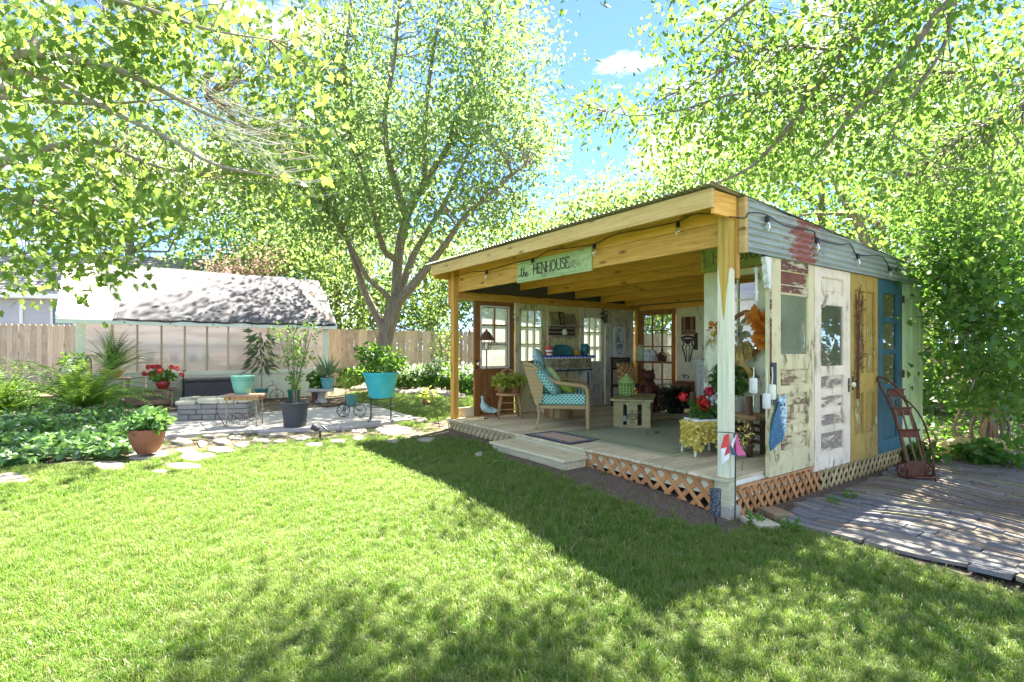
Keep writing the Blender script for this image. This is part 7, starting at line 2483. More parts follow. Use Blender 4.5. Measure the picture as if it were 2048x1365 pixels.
q = empty('pale_ornament', sh.matrix_basis @ Vector((0.02, -0.075, -0.06)), ROT, 'pale bell shaped ornament hanging from the wall shelf', 'ornament')
MB().lathe([(0.0, -0.12), (0.05, -0.11), (0.06, -0.06), (0.035, -0.01), (0.0, 0.0)], 12).build('bell', M['ivory'], q, smooth='auto')
MB().tube([(0, 0, -0.005), (0, 0, 0.06)], 0.003, 5).build('cord', M['rust_dk'], q)

# --- framed plaque, dried bunch
s, z = on_t(1238, 682, lwt - 0.02)
pq = empty('wall_plaque', L2W(s, lwt - 0.025, z), ROT, 'white wooden plaque with a dark cathedral window cutout on the inner wall', 'plaque')
MB().box(-0.17, 0.17, -0.012, 0.012, -0.34, 0.30).build('board', M['white_paint'], pq, bevel=0.004)
dk_ = MB()
ov = [(0.11 * math.cos(a), 0.27 * math.sin(a) - 0.02) for a in np.linspace(0, 2 * math.pi, 33)]
dk_.stroke(ov, (0, -0.014, 0), (1, 0, 0), (0, 0, 1), 0.012, 0.004)
dk_.stroke([(-0.11, -0.02), (0.11, -0.02)], (0, -0.014, 0), (1, 0, 0), (0, 0, 1), 0.012, 0.004)
dk_.stroke([(0, -0.28), (0, 0.24)], (0, -0.014, 0), (1, 0, 0), (0, 0, 1), 0.010, 0.004)
dk_.prism([(-0.085, 0.0), (-0.02, 0.0), (-0.045, 0.17)], (0, -0.014, 0), (1, 0, 0), (0, 0, 1), 0.005)
for k in range(8): dk_.stroke([(-0.08 + 0.02 * k, -0.20 + 0.03 * (k % 3)), (-0.06 + 0.02 * k, -0.08)], (0, -0.014, 0), (1, 0, 0), (0, 0, 1), 0.010, 0.004)
dk_.build('cutout', plain('slate_paint', (0.10, 0.11, 0.12), 0.6), pq)
MB().tube([(-0.10, 0, 0.30), (0, -0.005, 0.37), (0.10, 0, 0.30)], 0.003, 5).build('hanger', M['iron'], pq)
s, z = on_t(1208, 632, lwt - 0.04)
q = empty('dried_flower_bunch', L2W(s, lwt - 0.05, z), ROT, 'small dark bunch of dried flowers pinned beside the white window', 'dried flowers')
foliage(q, (0, 0, 0), (0.07, 0.05, 0.13), 60, 0.06, 'dry', 'oval', -0.4)

# --- dark wicker chair with orange pillow
p = dk(1238, 812)
wc = empty('dark_wicker_chair', L2W(3.95, 4.70, DZ), ROT, 'dark brown wicker chair with a latticed back in the far corner', 'chair')
for x in (-0.26, 0.26):
    MB().tube([(x, 0.22, 0), (x, 0.22, 1.02)], 0.022, 7).build('back_post', M['wick_dk'], wc)
    MB().tube([(x, -0.26, 0), (x, -0.26, 0.42)], 0.022, 7).build('leg', M['wick_dk'], wc)
    MB().tube(bez([(x, -0.26, 0.1), (x * 0.4, -0.26, 0.34), (0, -0.26, 0.38)], 5), 0.014, 6).build('brace', M['wick_dk'], wc)
MB().box(-0.28, 0.28, -0.28, 0.24, 0.40, 0.45).build('seat', M['wick_dk'], wc, bevel=0.01)
lt = MB()
for k in range(9):
    x = -0.26 + k * 0.058
    lt.bar((x, 0.22, 0.80), (x + 0.058, 0.22, 0.97), 0.010, 0.012).bar((x + 0.058, 0.216, 0.80), (x, 0.216, 0.97), 0.010, 0.012)
lt.box(-0.26, 0.26, 0.205, 0.235, 0.97, 1.0).box(-0.26, 0.26, 0.205, 0.235, 0.76, 0.80)
lt.build('back_lattice', M['wick_dk'], wc)
o = pillow(0.56, 0.46, 0.16).build('orange_pillow', diamonds('orange_net', (0.50, 0.20, 0.02), (0.80, 0.74, 0.60), 8.0, 0.11, 'xy'), None, wc.matrix_basis @ Vector((0, 0.05, 0.67)), smooth=True)
o.rotation_euler = (Matrix.Rotation(ROT, 3, 'Z') @ Matrix.Rotation(R(80), 3, 'X')).to_euler()
tag(o, 'orange pillow with a pale net pattern on the dark wicker chair', 'pillow')

# --- carved bear
p = dk(1297, 822)
br = empty('carved_bear', p, 0.2, 'reddish brown carved wooden bear standing upright by the french door', 'sculpture')
bw_m = wood('carved_cedar', (0.055, 0.014, 0.008), (0.15, 0.04, 0.02), 'z', rough=0.4)
MB().lathe([(0.0, 0), (0.15, 0.0), (0.175, 0.12), (0.19, 0.28), (0.175, 0.42), (0.13, 0.53), (0.10, 0.58), (0, 0.60)], 18).build('body', bw_m, br, smooth='auto')
MB().ball((0, -0.03, 0.665), 0.115, 14, 10).build('head', bw_m, br, smooth=True)
MB().ball((0, -0.13, 0.645), 0.055, 10, 8, (1, 1.2, .85)).build('muzzle', bw_m, br, smooth=True)
MB().ball((0, -0.195, 0.66), 0.018, 8, 6).build('nose', M['black'], br)
for x in (-0.085, 0.085): MB().ball((x, 0.0, 0.765), 0.038, 10, 7, (1, .6, 1)).build('ear', bw_m, br, smooth=True)
for sg in (-1, 1):
    MB().tube(bez([(sg * 0.14, -0.02, 0.47), (sg * 0.19, -0.10, 0.36), (sg * 0.10, -0.20, 0.30)], 5), [0.05, 0.052, 0.052, 0.05, 0.048, 0.046, 0.044, 0.042, 0.04, 0.042, 0.035], 9).build('arm', bw_m, br, smooth=True)
    MB().ball((sg * 0.10, -0.13, 0.06), 0.075, 10, 7, (1, 1.4, .8)).build('foot', bw_m, br, smooth=True)

# --- pot of dark dried grass
p = dk(1352, 826)
dg = empty('dried_grass_pot', p, 0, 'dark shaggy clump of dried grass in a pot by the ivory wall', 'potted plant')
pot(dg, [(0.13, 0), (0.17, 0.2), (0.18, 0.22)], 'black')
n = 420
a = rng.uniform(0, 6.28, n)
ax = np.stack([np.cos(a), np.sin(a), rng.uniform(-1.1, 0.9, n)], 1)
leaves_obj('foliage', np.array([0, 0, 0.28]) + ax * 0.04, 0.30, M['dry'], dg, 'lance', 0, 0.3, 'stuff', ax)
foliage(dg, (-0.05, 0, 0.42), (0.24, 0.22, 0.18), 130, 0.055, 'pale_leaf', 'lance', 0.2)

# --- shelf across the french door with little houses
bwl = HD - 0.05
t0, zz = on_s(1272, 723, bwl - 0.08)
t1, _ = on_s(1340, 723, bwl - 0.08)
ds = empty('door_shelf', L2W(bwl - 0.002, (t0 + t1) / 2, zz), ROT + R(90), 'narrow shelf fixed across the french door holding small houses', 'shelf')
MB().box(-(t0 - t1) / 2, (t0 - t1) / 2, 0, 0.14, -0.012, 0.012).build('board', M['brown'], ds)


def little_house(name, px, w_, h_, mat, lb, roofm, steep=1.0):
    t, _ = on_s(px, 720, bwl - 0.08)
    q = empty(name, L2W(bwl - 0.075, t, zz + 0.013), ROT + R(90), lb, 'birdhouse', 'small houses on the door shelf')
    MB().prism([(-w_ / 2, 0), (w_ / 2, 0), (w_ / 2, h_ * .6), (0, h_ * .6 + w_ / 2 * steep), (-w_ / 2, h_ * .6)], (0, 0, 0), (1, 0, 0), (0, 0, 1), 0.09).build('body', M[mat], q)
    rf = MB()
    for sg in (-1, 1): rf.bar((sg * (w_ / 2 + 0.02), 0, h_ * .6 - 0.015), (0, 0, h_ * .6 + w_ / 2 * steep + 0.012), 0.11, 0.012, (0, 0, 1))
    rf.build('roof', M[roofm], q)
    MB().lathe([(0.0, 0), (0.014, 0.0), (0.014, 0.004), (0, 0.004)], 10).build('hole', M['black_paint'], q, (0, 0.046, h_ * .42), (R(-90), 0, 0))
    return q


little_house('birdhouse', 1281, 0.13, 0.30, 'd_lime', 'tall narrow pale green birdhouse at the left of the door shelf', 'd_ivory', 2.4)
little_house('birdhouse', 1296, 0.14, 0.26, 'white_paint', 'white birdhouse second from the left on the door shelf', 'white_trim', 1.2)
little_house('birdhouse', 1307, 0.12, 0.24, 'd_grey', 'greyish white birdhouse beside the dark red one', 'white_paint', 1.2)
q = little_house('birdhouse', 1324, 0.17, 0.20, 'dark_brown', 'dark red birdhouse with a little chimney on the door shelf', 'red_pot', 0.8)
MB().box(-0.015, 0.015, -0.02, 0.02, 0.16, 0.27).build('chimney', M['dark_brown'], q)

# --- things on the ivory back wall
def on_back(px, py, d=0.02):
    t, z = on_s(px, py, bwl - d)
    return L2W(bwl - d, t, z), t, z


p, t, z = on_back(1376, 651)
q = empty('striped_wood_panel', p, ROT + R(90), 'square red brown panel of vertical wood strips on the ivory wall', 'wall art')
w_ = 0.36
for k in range(6):
    MB().box(-w_ / 2 + k * w_ / 6, -w_ / 2 + (k + 1) * w_ / 6 - 0.004, -0.012 + 0.004 * (k % 2), 0.012 + 0.004 * (k % 2), -0.10, 0.17).build('strip', M[('dark_brown', 'brown', 'rust_dk')[k % 3]], q)
MB().box(-w_ / 2, w_ / 2, -0.012, 0.016, -0.19, -0.104).build('base_strip', M['brown'], q)
p, t, z = on_back(1392, 683)
tag(MB().box(-0.045, 0.045, -0.012, 0.012, -0.17, 0.17).build('narrow_board', M['dark_brown'], None, p, (0, 0, ROT + R(90)), bevel=0.003), 'narrow dark board hanging between the wood panel and the cabinet', 'wall art')
p, t, z = on_back(1376, 700)
q = empty('chair_back_splat', p, ROT + R(90), 'pierced dark chair back hung as an ornament on the ivory wall', 'wall art')
cbk = MB()
for sg in (-1, 1):
    cbk.tube(bez([(sg * 0.06, 0, -0.26), (sg * 0.05, 0, -0.20), (sg * 0.10, 0, -0.02), (sg * 0.13, 0, 0.06), (sg * 0.09, 0, 0.13), (sg * 0.15, 0, 0.24)], 5), 0.017, 6)
    cbk.tube(bez([(sg * 0.02, 0, -0.24), (sg * 0.03, 0, -0.05), (sg * 0.05, 0, 0.05), (sg * 0.01, 0, 0.10)], 5), 0.012, 6)
cbk.tube(bez([(-0.15, 0, 0.24), (0, 0, 0.27), (0.15, 0, 0.24)], 6), 0.026, 6)
cbk.prism([(-0.12, 0.22), (0.12, 0.22), (0.03, 0.11), (-0.03, 0.11)], (0, 0, 0), (1, 0, 0), (0, 0, 1), 0.02)
cbk.tube([(-0.08, 0, -0.26), (0.08, 0, -0.26)], 0.018, 6)
cbk.build('splat', M['dark_brown'], q)
# orange crate on a small stand, scroll hook above it
p, t, z = on_back(1369, 775, 0.12)
q = empty('wall_crate', p, ROT + R(90), 'orange brown wooden box fixed low on the ivory wall', 'box')
MB().box(-0.17, 0.17, -0.1, 0.10, -0.14, 0.10).build('box_body', M['rust'] if False else wood('orange_box', (0.26, 0.10, 0.03), (0.42, 0.19, 0.06), 'x'), q, bevel=0.004)
MB().box(-0.18, 0.18, -0.11, 0.11, 0.102, 0.125).build('box_lid', M['brown'], q)
MB().box(-0.10, 0.10, 0.101, 0.104, -0.06, 0.03).build('box_panel', M['brown'], q)
p, t, z = on_back(1368, 752, 0.03)
sc2 = MB()
for sg in (-1, 1): sc2.tube(bez([(0, 0, -0.02), (sg * 0.06, 0, 0.02), (sg * 0.11, 0, -0.01), (sg * 0.09, 0, -0.05)], 5), 0.008, 6)
sc2.tube([(0, 0, -0.06), (0, 0, 0.05)], 0.008, 6)
tag(sc2.build('scroll_hook', M['iron'], None, p, (0, 0, ROT + R(90))), 'black scrolled iron hook above the orange box', 'hook')

# --- white cabinet with a dark hat on top
cl0 = dk(1385, 831)
s, t = W2L(cl0)
cab = empty('white_cabinet', L2W(s + 0.1, t - 0.25, DZ), ROT + R(90), 'tall pale grey cabinet standing behind the white window door', 'cabinet')
ztop = on_s(1400, 724, s)[1] - DZ
MB().box(-0.42, 0.24, -0.36, 0.0, 0, ztop).build('carcass', M['d_grey'], cab, bevel=0.004)
MB().box(-0.45, 0.27, -0.38, 0.03, ztop + 0.001, ztop + 0.03).build('top', M['white_paint'], cab, bevel=0.004)
MB().box(-0.36, 0.18, 0.001, 0.018, 0.10, ztop - 0.06).build('door', M['d_grey'], cab, bevel=0.004)
MB().box(-0.28, 0.10, 0.0185, 0.026, 0.20, ztop - 0.16).build('door_panel', M['white_paint'], cab, bevel=0.004)
q = empty('felt_hat', cab.matrix_basis @ Vector((0.02, -0.14, ztop + 0.031)), 0, 'dark red hat lying on the pale cabinet', 'hat')
MB().lathe([(0, 0), (0.15, 0.0), (0.155, 0.012), (0.09, 0.018), (0.08, 0.07), (0.05, 0.085), (0, 0.08)], 18).build('crown', plain('dark_red_felt', (0.12, 0.015, 0.03), 0.9), q, smooth='auto')

# --- geraniums in a yellow flower covered chair planter at the corner
p = dk(1404, 908)
yc = empty('flowered_planter', p, ROT * 0.4, 'chair shaped planter covered in yellow silk flowers beside the corner post', 'planter')
MB().box(-0.15, 0.17, -0.13, 0.13, 0.30, 0.40).build('box', M['white_paint'], yc, bevel=0.005)
for (x, y) in ((-0.15, -0.12), (0.16, -0.12), (-0.15, 0.12), (0.16, 0.12)):
    MB().tube([(x, y, 0.32), (x * 1.15, y * 1.1, 0.0)], 0.013, 6).build('leg', M['ivory'], yc)
n = 620
P_ = np.stack([rng.uniform(-0.20, 0.20, n), rng.uniform(-0.19, -0.13, n), rng.uniform(0.07, 0.37, n)], 1)
k = (P_[:, 2] > 0.17) | (np.abs(P_[:, 0]) > 0.09)
P_ = P_[k]
ax = rand_dirs(len(P_), 0.1)
leaves_obj('flower_cover', P_, 0.040, M['yellow_petal'], yc, 'heart', 0, 0.1, 'stuff', ax)
n = 260
P2 = np.stack([rng.uniform(-0.21, -0.15, n), rng.uniform(-0.16, 0.13, n), rng.uniform(0.10, 0.38, n)], 1)
leaves_obj('flower_cover', P2, 0.042, M['yellow_petal'], yc, 'heart', 0, 0.1, 'stuff')
fb = MB().box(-0.185, 0.185, -0.145, -0.135, 0.16, 0.38)
fb.box(-0.175, -0.165, -0.14, 0.13, 0.14, 0.38)
fb.build('cloth', plain('yellow_cloth', (0.60, 0.48, 0.08), 0.9, var=0.3), yc)
q = empty('red_geranium', yc.matrix_basis @ Vector((0.0, 0, 0.40)), 0, 'red and crimson geranium in the yellow flowered planter', 'potted plant')
foliage(q, (0.02, 0, 0.10), (0.17, 0.13, 0.11), 150, 0.065, 'shrub', 'heart')
stems(q, [[(0, 0, 0), (-0.1, 0, 0.15), (-0.20, -0.02, 0.24)], [(0, 0, 0), (0, 0, 0.15), (-0.02, -0.05, 0.19)], [(0, 0, 0), (0.05, 0, 0.15), (0.09, -0.02, 0.30)]], 0.005, 'pot_leaf')
geranium_heads(q, [(-0.215, -0.02, 0.24)], 0.055, 'geranium', 60, 0.036)
geranium_heads(q, [(-0.03, -0.08, 0.20), (0.01, -0.07, 0.15)], 0.06, 'geranium', 60, 0.036)
geranium_heads(q, [(0.07, -0.03, 0.30)], 0.052, 'geranium_dk', 60, 0.034)
foliage(q, (0.11, -0.05, 0.19), (0.05, 0.04, 0.05), 24, 0.045, 'white_flower', 'heart', 0, 0.2, 'white_blossom')
p2 = on_s(1480, 880, 0.30)
q = empty('silk_flower_spray', L2W(0.33, p2[0], DZ + 0.36), 0, 'yellow silk flower spray poking out right of the corner post', 'flowers')
foliage(q, (0, 0, 0), (0.09, 0.07, 0.13), 46, 0.055, 'yellow_petal', 'lance', 0.1, 0.2, 'petals')
stems(q, [[(0, 0, -0.34), (0.02, 0, -0.15), (0, 0, 0)]], 0.004, 'pot_leaf')

# --- rustic log bench in the porch nook, with a plant in a picket planter on it
lg = empty('log_bench', L2W(1.24, 0.80, DZ), ROT, 'rustic bench of dark bark logs with a pale log seat in the porch nook', 'bench')
for (x, y, h_) in ((-0.14, -0.36, 0.66), (-0.14, 0.36, 0.66), (0.14, -0.36, 0.66), (0.14, 0.36, 0.66)):
    MB().tube([(x, y, 0), (x, y, h_)], 0.034, 9).build('leg', M['log'], lg, smooth=True)
for x in (-0.14, 0.14):
    for z in (0.13, 0.23, 0.31):
        MB().tube([(x - 0.02, -0.42, z), (x - 0.02, 0.42, z)], 0.020, 8).build('rung', M['log'], lg, smooth=True)
for x in (-0.17, -0.10, -0.03, 0.04, 0.11):
    MB().tube([(x, -0.46, 0.43), (x, 0.44, 0.43)], 0.030, 9).build('seat_log', M['log_x'], lg, smooth=True)
pkp = empty('picket_planter', lg.matrix_basis @ Vector((-0.03, 0.02, 0.462)), ROT, 'little white picket planter with a dark leafy plant on the log bench', 'potted plant')
MB().box(-0.08, 0.08, -0.16, 0.16, 0, 0.12).build('box', M['grey_plastic'], pkp)
for k in range(6):
    y = -0.16 + k * 0.063
    MB().prism([(-0.018, 0), (0.018, 0), (0.018, 0.14), (0, 0.17), (-0.018, 0.14)], (-0.09, y, 0), (0, -1, 0), (0, 0, 1), 0.010).build('picket', M['white_paint'], pkp)
for k in range(3):
    MB().prism([(-0.018, 0), (0.018, 0), (0.018, 0.14), (0, 0.17), (-0.018, 0.14)], (-0.05 + k * 0.05, -0.17, 0), (1, 0, 0), (0, 0, 1), 0.010).build('picket', M['white_paint'], pkp)
foliage(pkp, (0, -0.05, 0.34), (0.16, 0.22, 0.22), 300, 0.062, 'shrub', 'heart', -0.2)
foliage(pkp, (-0.06, -0.02, 0.15), (0.10, 0.16, 0.08), 30, 0.05, 'white_flower', 'heart', -0.2, name='white_leaves')

# --- autumn wreath on the window door
t, z = on_s(1497, 668, NS - 0.06)
wr_ = empty('autumn_wreath', L2W(NS - 0.075, t, z), ROT + R(90), 'twig wreath with orange silk flowers and a golden bow on the white window door', 'wreath')
tw = MB()
for k in range(9):
    ph = random.uniform(0, 6)
    tw.tube([((0.19 + 0.018 * math.sin(3 * a + ph)) * math.cos(a), 0.02 + 0.015 * math.cos(4 * a + ph), (0.21 + 0.018 * math.cos(3 * a + ph)) * math.sin(a)) for a in np.linspace(0, 2 * math.pi, 40)], 0.007, 5, False)
tw.build('twig_ring', M['brown'], wr_)
for (a, n_) in ((0.1, 24), (0.55, 30), (0.95, 22), (-0.35, 26), (3.0, 12)):
    c = np.array((-0.20 * math.cos(a), 0.06, 0.20 * math.sin(a) + 0.0))
    d_ = rand_dirs(n_, 0.0)
    d_[:, 1] = np.abs(d_[:, 1]) * 0.6
    v, f = leaf_arrays(c + d_ * 0.012, rng.uniform(0.07, 0.12, n_), d_, np.tile(np.array([[0, 1, 0.2]]), (n_, 1)), 'oval')
    link('silk_flower', np_mesh('silk_flower', v, f, M['orange_flower']), wr_)
bw2 = MB()
for sg in (-1, 1):
    for r_ in (0.11, 0.085):
        bw2.stroke([(sg * r_ * (0.1 + math.sin(a) * 1.0), -0.17 + r_ * 0.75 * math.sin(2 * a) * 0.9) for a in np.linspace(0, math.pi / 1.0, 12)], (0.06, 0.07, 0), (1, 0, 0), (0, 0, 1), 0.045, 0.02)
    bw2.stroke([(0, -0.17), (sg * 0.03, -0.28), (sg * 0.07 - 0.05, -0.40), (sg * 0.04 - 0.06, -0.47)], (0.04, 0.075, 0), (1, 0, 0), (0, 0, 1), 0.045, 0.012)
bw2.build('bow', M['gold'], wr_)
wr_.scale = (1.18, 1.18, 1.18)
t2, z2 = on_s(1431, 665, NS - 0.05)
q = empty('silk_leaf_spray', L2W(NS - 0.05, t2, z2), ROT + R(90), 'small spray of autumn leaves left of the corner post', 'flowers')
foliage(q, (0, 0.02, 0.06), (0.06, 0.02, 0.10), 16, 0.08, 'orange_flower', 'oval', 0, 0.1, 'leaves')
foliage(q, (0.02, 0.02, -0.08), (0.05, 0.02, 0.05), 10, 0.07, 'yellow_petal', 'oval', 0, 0.1, 'leaves')
q = empty('hanging_vine', L2W(NS - 0.04, on_s(1432, 760, NS)[0], on_s(1432, 760, NS)[1]), ROT + R(90), 'dark trailing vine sprig hanging beside the bronze door handle', 'plant')
foliage(q, (0, 0.03, 0), (0.05, 0.03, 0.16), 60, 0.03, 'fern_dk', 'oval', -0.4, name='leaves')
tg, zg_ = on_s(1490, 742, NS - 0.01)
tag(MB().box(-0.13, 0.13, 0, 0.012, -0.035, 0.035).build('brass_mail_slot', plain('brass', (0.38, 0.28, 0.04), 0.4, 0.6), None, L2W(NS - 0.014, tg, zg_), (0, 0, ROT + R(90)), bevel=0.003), 'yellow brass mail slot on the white window door under the wreath', 'mail slot')


# --- lettering
GLYPH = {
    'H': ([[(0, 0), (0, 1)], [(.62, 0), (.62, 1)], [(0, .52), (.62, .52)]], .62, [(0, 0), (0, 1), (.62, 0), (.62, 1)]),
    'E': ([[(0, 0), (0, 1)], [(0, 1), (.5, 1), (.5, .9)], [(0, .52), (.38, .52)], [(0, 0), (.52, 0), (.52, .1)]], .52, [(0, 0), (0, 1)]),
    'N': ([[(0, 0), (0, 1)], [(0, 1), (.62, 0)], [(.62, 0), (.62, 1)]], .62, [(0, 0), (0, 1), (.62, 1)]),
    'O': ([[(.36 + .36 * math.cos(a), .5 + .5 * math.sin(a)) for a in np.linspace(0, 2 * math.pi, 25)]], .72, []),
    'U': ([[(0, 1), (0, .32)] + [(.31 - .31 * math.cos(a), .31 - .31 * math.sin(a)) for a in np.linspace(0.1, math.pi - 0.1, 11)] + [(.62, .32), (.62, 1)]], .62, [(0, 1), (.62, 1)]),
    'S': ([[(.46, .84), (.42, .95), (.28, 1.0), (.13, .97), (.04, .84), (.07, .68), (.24, .55), (.42, .43), (.47, .25), (.40, .07), (.24, 0), (.08, .04), (.01, .18)]], .48, []),
    'T': ([[(.3, 0), (.3, 1)], [(0, .9), (0, 1), (.6, 1), (.6, .9)]], .6, [(.3, 0)]),
    'R': ([[(0, 0), (0, 1)], [(0, 1), (.3, 1), (.46, .9), (.48, .74), (.4, .58), (.26, .52), (0, .52)], [(.26, .52), (.54, 0)]], .54, [(0, 0), (.54, 0)]),
}


def word(mb, text, x, z, h, o, ax, w=0.012, gap=0.2, tilt=0.0):
    for ch in text:
        strokes, adv, serifs = GLYPH[ch]
        f = lambda p: (x + p[0] * h * 0.9, z + p[1] * h + tilt * (x + p[0] * h))
        for s_ in strokes: mb.stroke([f(p) for p in s_], o, ax, (0, 0, 1), w, 0.003)
        for p in serifs:
            q = f(p)
            mb.stroke([(q[0] - h * 0.085, q[1]), (q[0] + h * 0.085, q[1])], o, ax, (0, 0, 1), w * 0.6, 0.003)
        x += (adv * 0.9 + gap) * h
    return x


# henhouse sign hung under the fascia
tl0, zt0 = on_s(1034, 518, 0.085)
tr0, _ = on_s(1183, 478, 0.085)
sl = tl0 - tr0
sg = empty('henhouse_sign', L2W(0.085, tl0, 0), ROT - R(90), 'pale green dotted sign lettered the HENHOUSE under the roof edge', 'sign')
zb_, ztp = 2.492, 2.782
MB().box(0, sl, -0.0, 0.022, zb_, ztp).build('sign_board', M['sign_green'], sg, bevel=0.003)
lt = MB()
yo = (0, -0.002, 0)
word(lt, 'HENHOUSE', sl * 0.255, zb_ + 0.085, 0.135, yo, (1, 0, 0), 0.013, 0.16)
sx0, sz0, k_ = sl * 0.03, zb_ + 0.07, 0.14
scr = [[(0, .25), (.12, .12), (.28, .3), (.40, .9)], [(.40, 1.05), (.36, .4), (.40, .08), (.52, .12), (.62, .30)], [(.22, .78), (.55, .80)],
       [(.62, .30), (.72, 1.05), (.66, .5), (.64, .05)], [(.64, .25), (.76, .48), (.84, .38), (.82, .06), (.92, .12)],
       [(.92, .2), (1.06, .42), (1.14, .34), (1.06, .22), (.96, .2), (.98, .06), (1.12, .04), (1.26, .2)]]
for s_ in scr:
    c = bez([(p[0], p[1], 0) for p in s_], 6)
    lt.stroke([(sx0 + p.x * k_ * 1.25, sz0 + p.y * k_) for p in c], yo, (1, 0, 0), (0, 0, 1), 0.011, 0.003)
lt.build('lettering', M['black_paint'], sg)
dt = MB()
for k in range(44):
    for z in (zb_ + 0.028, ztp - 0.028, ztp - 0.06):
        if z > ztp - 0.05 or k > 10 or z < zb_ + 0.05:
            x = 0.03 + (sl - 0.06) * (k + (0.5 if z == ztp - 0.06 else 0)) / 44
            if x < sl - 0.02: dt.prism([(-.004, -.004), (.004, -.004), (.004, .004), (-.004, .004)], (x, -0.001, z), (1, 0, 0), (0, 0, 1), 0.003)
for (a, b) in ((.90, .5), (.925, .56), (.95, .5), (.965, .58)): dt.prism([(-.006, -.006), (.006, -.006), (.006, .006), (-.006, .006)], (sl * a, -0.001, zb_ + (ztp - zb_) * b), (1, 0, 0), (0, 0, 1), 0.003)
dt.build('dots', M['black_paint'], sg)

# old shop board over the window door: H ... STORE
tS = 1.28
so_ = empty('shop_board', L2W(NS - 0.035, tS, 0), ROT - R(90), 'pale green framed board with letters H and STORE above the white window door', 'sign')
Z0, Z1, BW = 2.52, 2.845, 1.26
MB().box(0, BW, 0.0, 0.03, Z0, Z1).build('sign_board', M['sign_green'], so_, bevel=0.003)
fr = MB()
for (x0, x1, z0, z1) in ((0.0, BW, Z0, Z0 + 0.03), (0.0, BW, Z1 - 0.028, Z1), (0.0, 0.035, Z0 + 0.032, Z1 - 0.03), (BW - 0.035, BW, Z0 + 0.032, Z1 - 0.03)):
    fr.box(x0, x1, -0.014, 0.0, z0, z1)
fr.box(0.09, BW - 0.09, -0.006, 0, Z0 + 0.06, Z0 + 0.07).box(0.09, BW - 0.09, -0.006, 0, Z1 - 0.07, Z1 - 0.06).box(0.09, 0.10, -0.006, 0, Z0 + 0.071, Z1 - 0.071)
fr.build('moulding', M['sign_green'], so_)
lt = MB()
word(lt, 'H', 0.16, Z0 + 0.095, 0.14, (0, -0.002, 0), (1, 0, 0), 0.012, 0.1)
word(lt, 'STORE', 0.50, Z0 + 0.095, 0.12, (0, -0.002, 0), (1, 0, 0), 0.012, 0.10)
lt.build('lettering', plain('faded_black', (0.10, 0.11, 0.06), 0.7), so_)

# --- string lights
def bulb_string(pts, bulbs, name, label):
    r_ = empty(name, L2W(0, 0, 0), ROT, label, 'string lights')
    MB().tube(bez(pts, 6), 0.006, 6).build('cable', M['black'], r_)
    for b in bulbs:
        b = Vector(b)
        MB().lathe([(0.012, 0.0), (0.02, -0.012), (0.022, -0.055), (0, -0.056)], 10).build('socket', M['black'], r_, b, smooth='auto')
        MB().lathe([(0.016, -0.054), (0.018, -0.07), (0.028, -0.10), (0.023, -0.128), (0.0, -0.152)], 12).build('bulb', M['glass_bulb'], r_, b, smooth=True)
        MB().tube([(b.x, b.y, b.z - 0.06), (b.x + 0.006, b.y, b.z - 0.11)], 0.003, 4).build('filament', M['gold'], r_)


def fpt(px, py, s=-0.02):
    t, z = on_s(px, py, s)
    return (s, t, z)


fpts_ = [fpt(900, 556, 0.05), fpt(940, 545, 0.06), fpt(972, 542, 0.06), fpt(1030, 526, 0.06), fpt(1068, 517, 0.055), fpt(1100, 502, 0.055), fpt(1150, 495, 0.055), fpt(1190, 488, 0.055), fpt(1230, 470, 0.06), fpt(1300, 456, 0.06), fpt(1356, 443, 0.055), fpt(1390, 429, 0.04), fpt(1440, 430, -0.005), (-0.01, -0.03, 2.735)]
bulb_string(fpts_, [fpt(973, 541, 0.055), fpt(1065, 517, 0.05), fpt(1189, 488, 0.05), fpt(1356, 443, 0.05)], 'string_lights', 'black cable of clear bulbs strung along the front beam under the roof edge')


def rpt(px, py, t=-0.09):
    s, z = on_t(px, py, t)
    return (s, t, z)


rp_ = [(-0.01, -0.035, 2.735), (0.10, -0.09, 2.73), rpt(1500, 426), rpt(1533, 430), rpt(1570, 452), rpt(1625, 462), rpt(1634, 478), rpt(1680, 490), rpt(1700, 488), rpt(1716, 510), rpt(1762, 513), rpt(1780, 535), rpt(1800, 540)]
bulb_string(rp_, [rpt(1535, 432), rpt(1634, 476), rpt(1716, 508), rpt(1780, 534)], 'string_lights', 'black cable of clear bulbs sagging along the corrugated side sheet')

# --- hung on the doors outside
ty = -0.058
s, z = on_t(1551, 845, ty)
ow = empty('owl_cutout', L2W(s, ty - 0.02, z), ROT, 'blue painted flat owl cutout hung on the flaking cream door', 'ornament')
owl = [(-0.13, -0.26), (-0.06, -0.24), (0.02, -0.20), (0.10, -0.17), (0.15, -0.08), (0.165, 0.04), (0.16, 0.14), (0.145, 0.20), (0.16, 0.27), (0.11, 0.235), (0.05, 0.235), (0.005, 0.275), (0.01, 0.20), (-0.02, 0.13), (-0.07, 0.05), (-0.12, -0.06), (-0.15, -0.18)]
om = NT('blue_owl_paint')
ov_ = om.coords((14, 14, 40), False)
on_ = om.noise(ov_, 1.0, 5, 0.7)
sp = om.n('SeparateXYZ', Vector=om.n('TexCoord').outputs['Object'])
bel = om.math('ADD', om.math('MULTIPLY', sp.outputs['X'], 4.2), om.math('MULTIPLY', sp.outputs['Z'], 1.2))
mk = om.ramp(om.math('ADD', bel, om.math('MULTIPLY', on_, 0.7)), [(0.58, (0, 0, 0)), (0.9, (1, 1, 1))])
om.finish(om.mix(mk, om.ramp(on_, [(0.35, (0.010, 0.065, 0.13)), (0.65, (0.03, 0.17, 0.27))]), om.ramp(on_, [(0.4, (0.10, 0.32, 0.42)), (0.6, (0.62, 0.72, 0.72))])), 0.5)
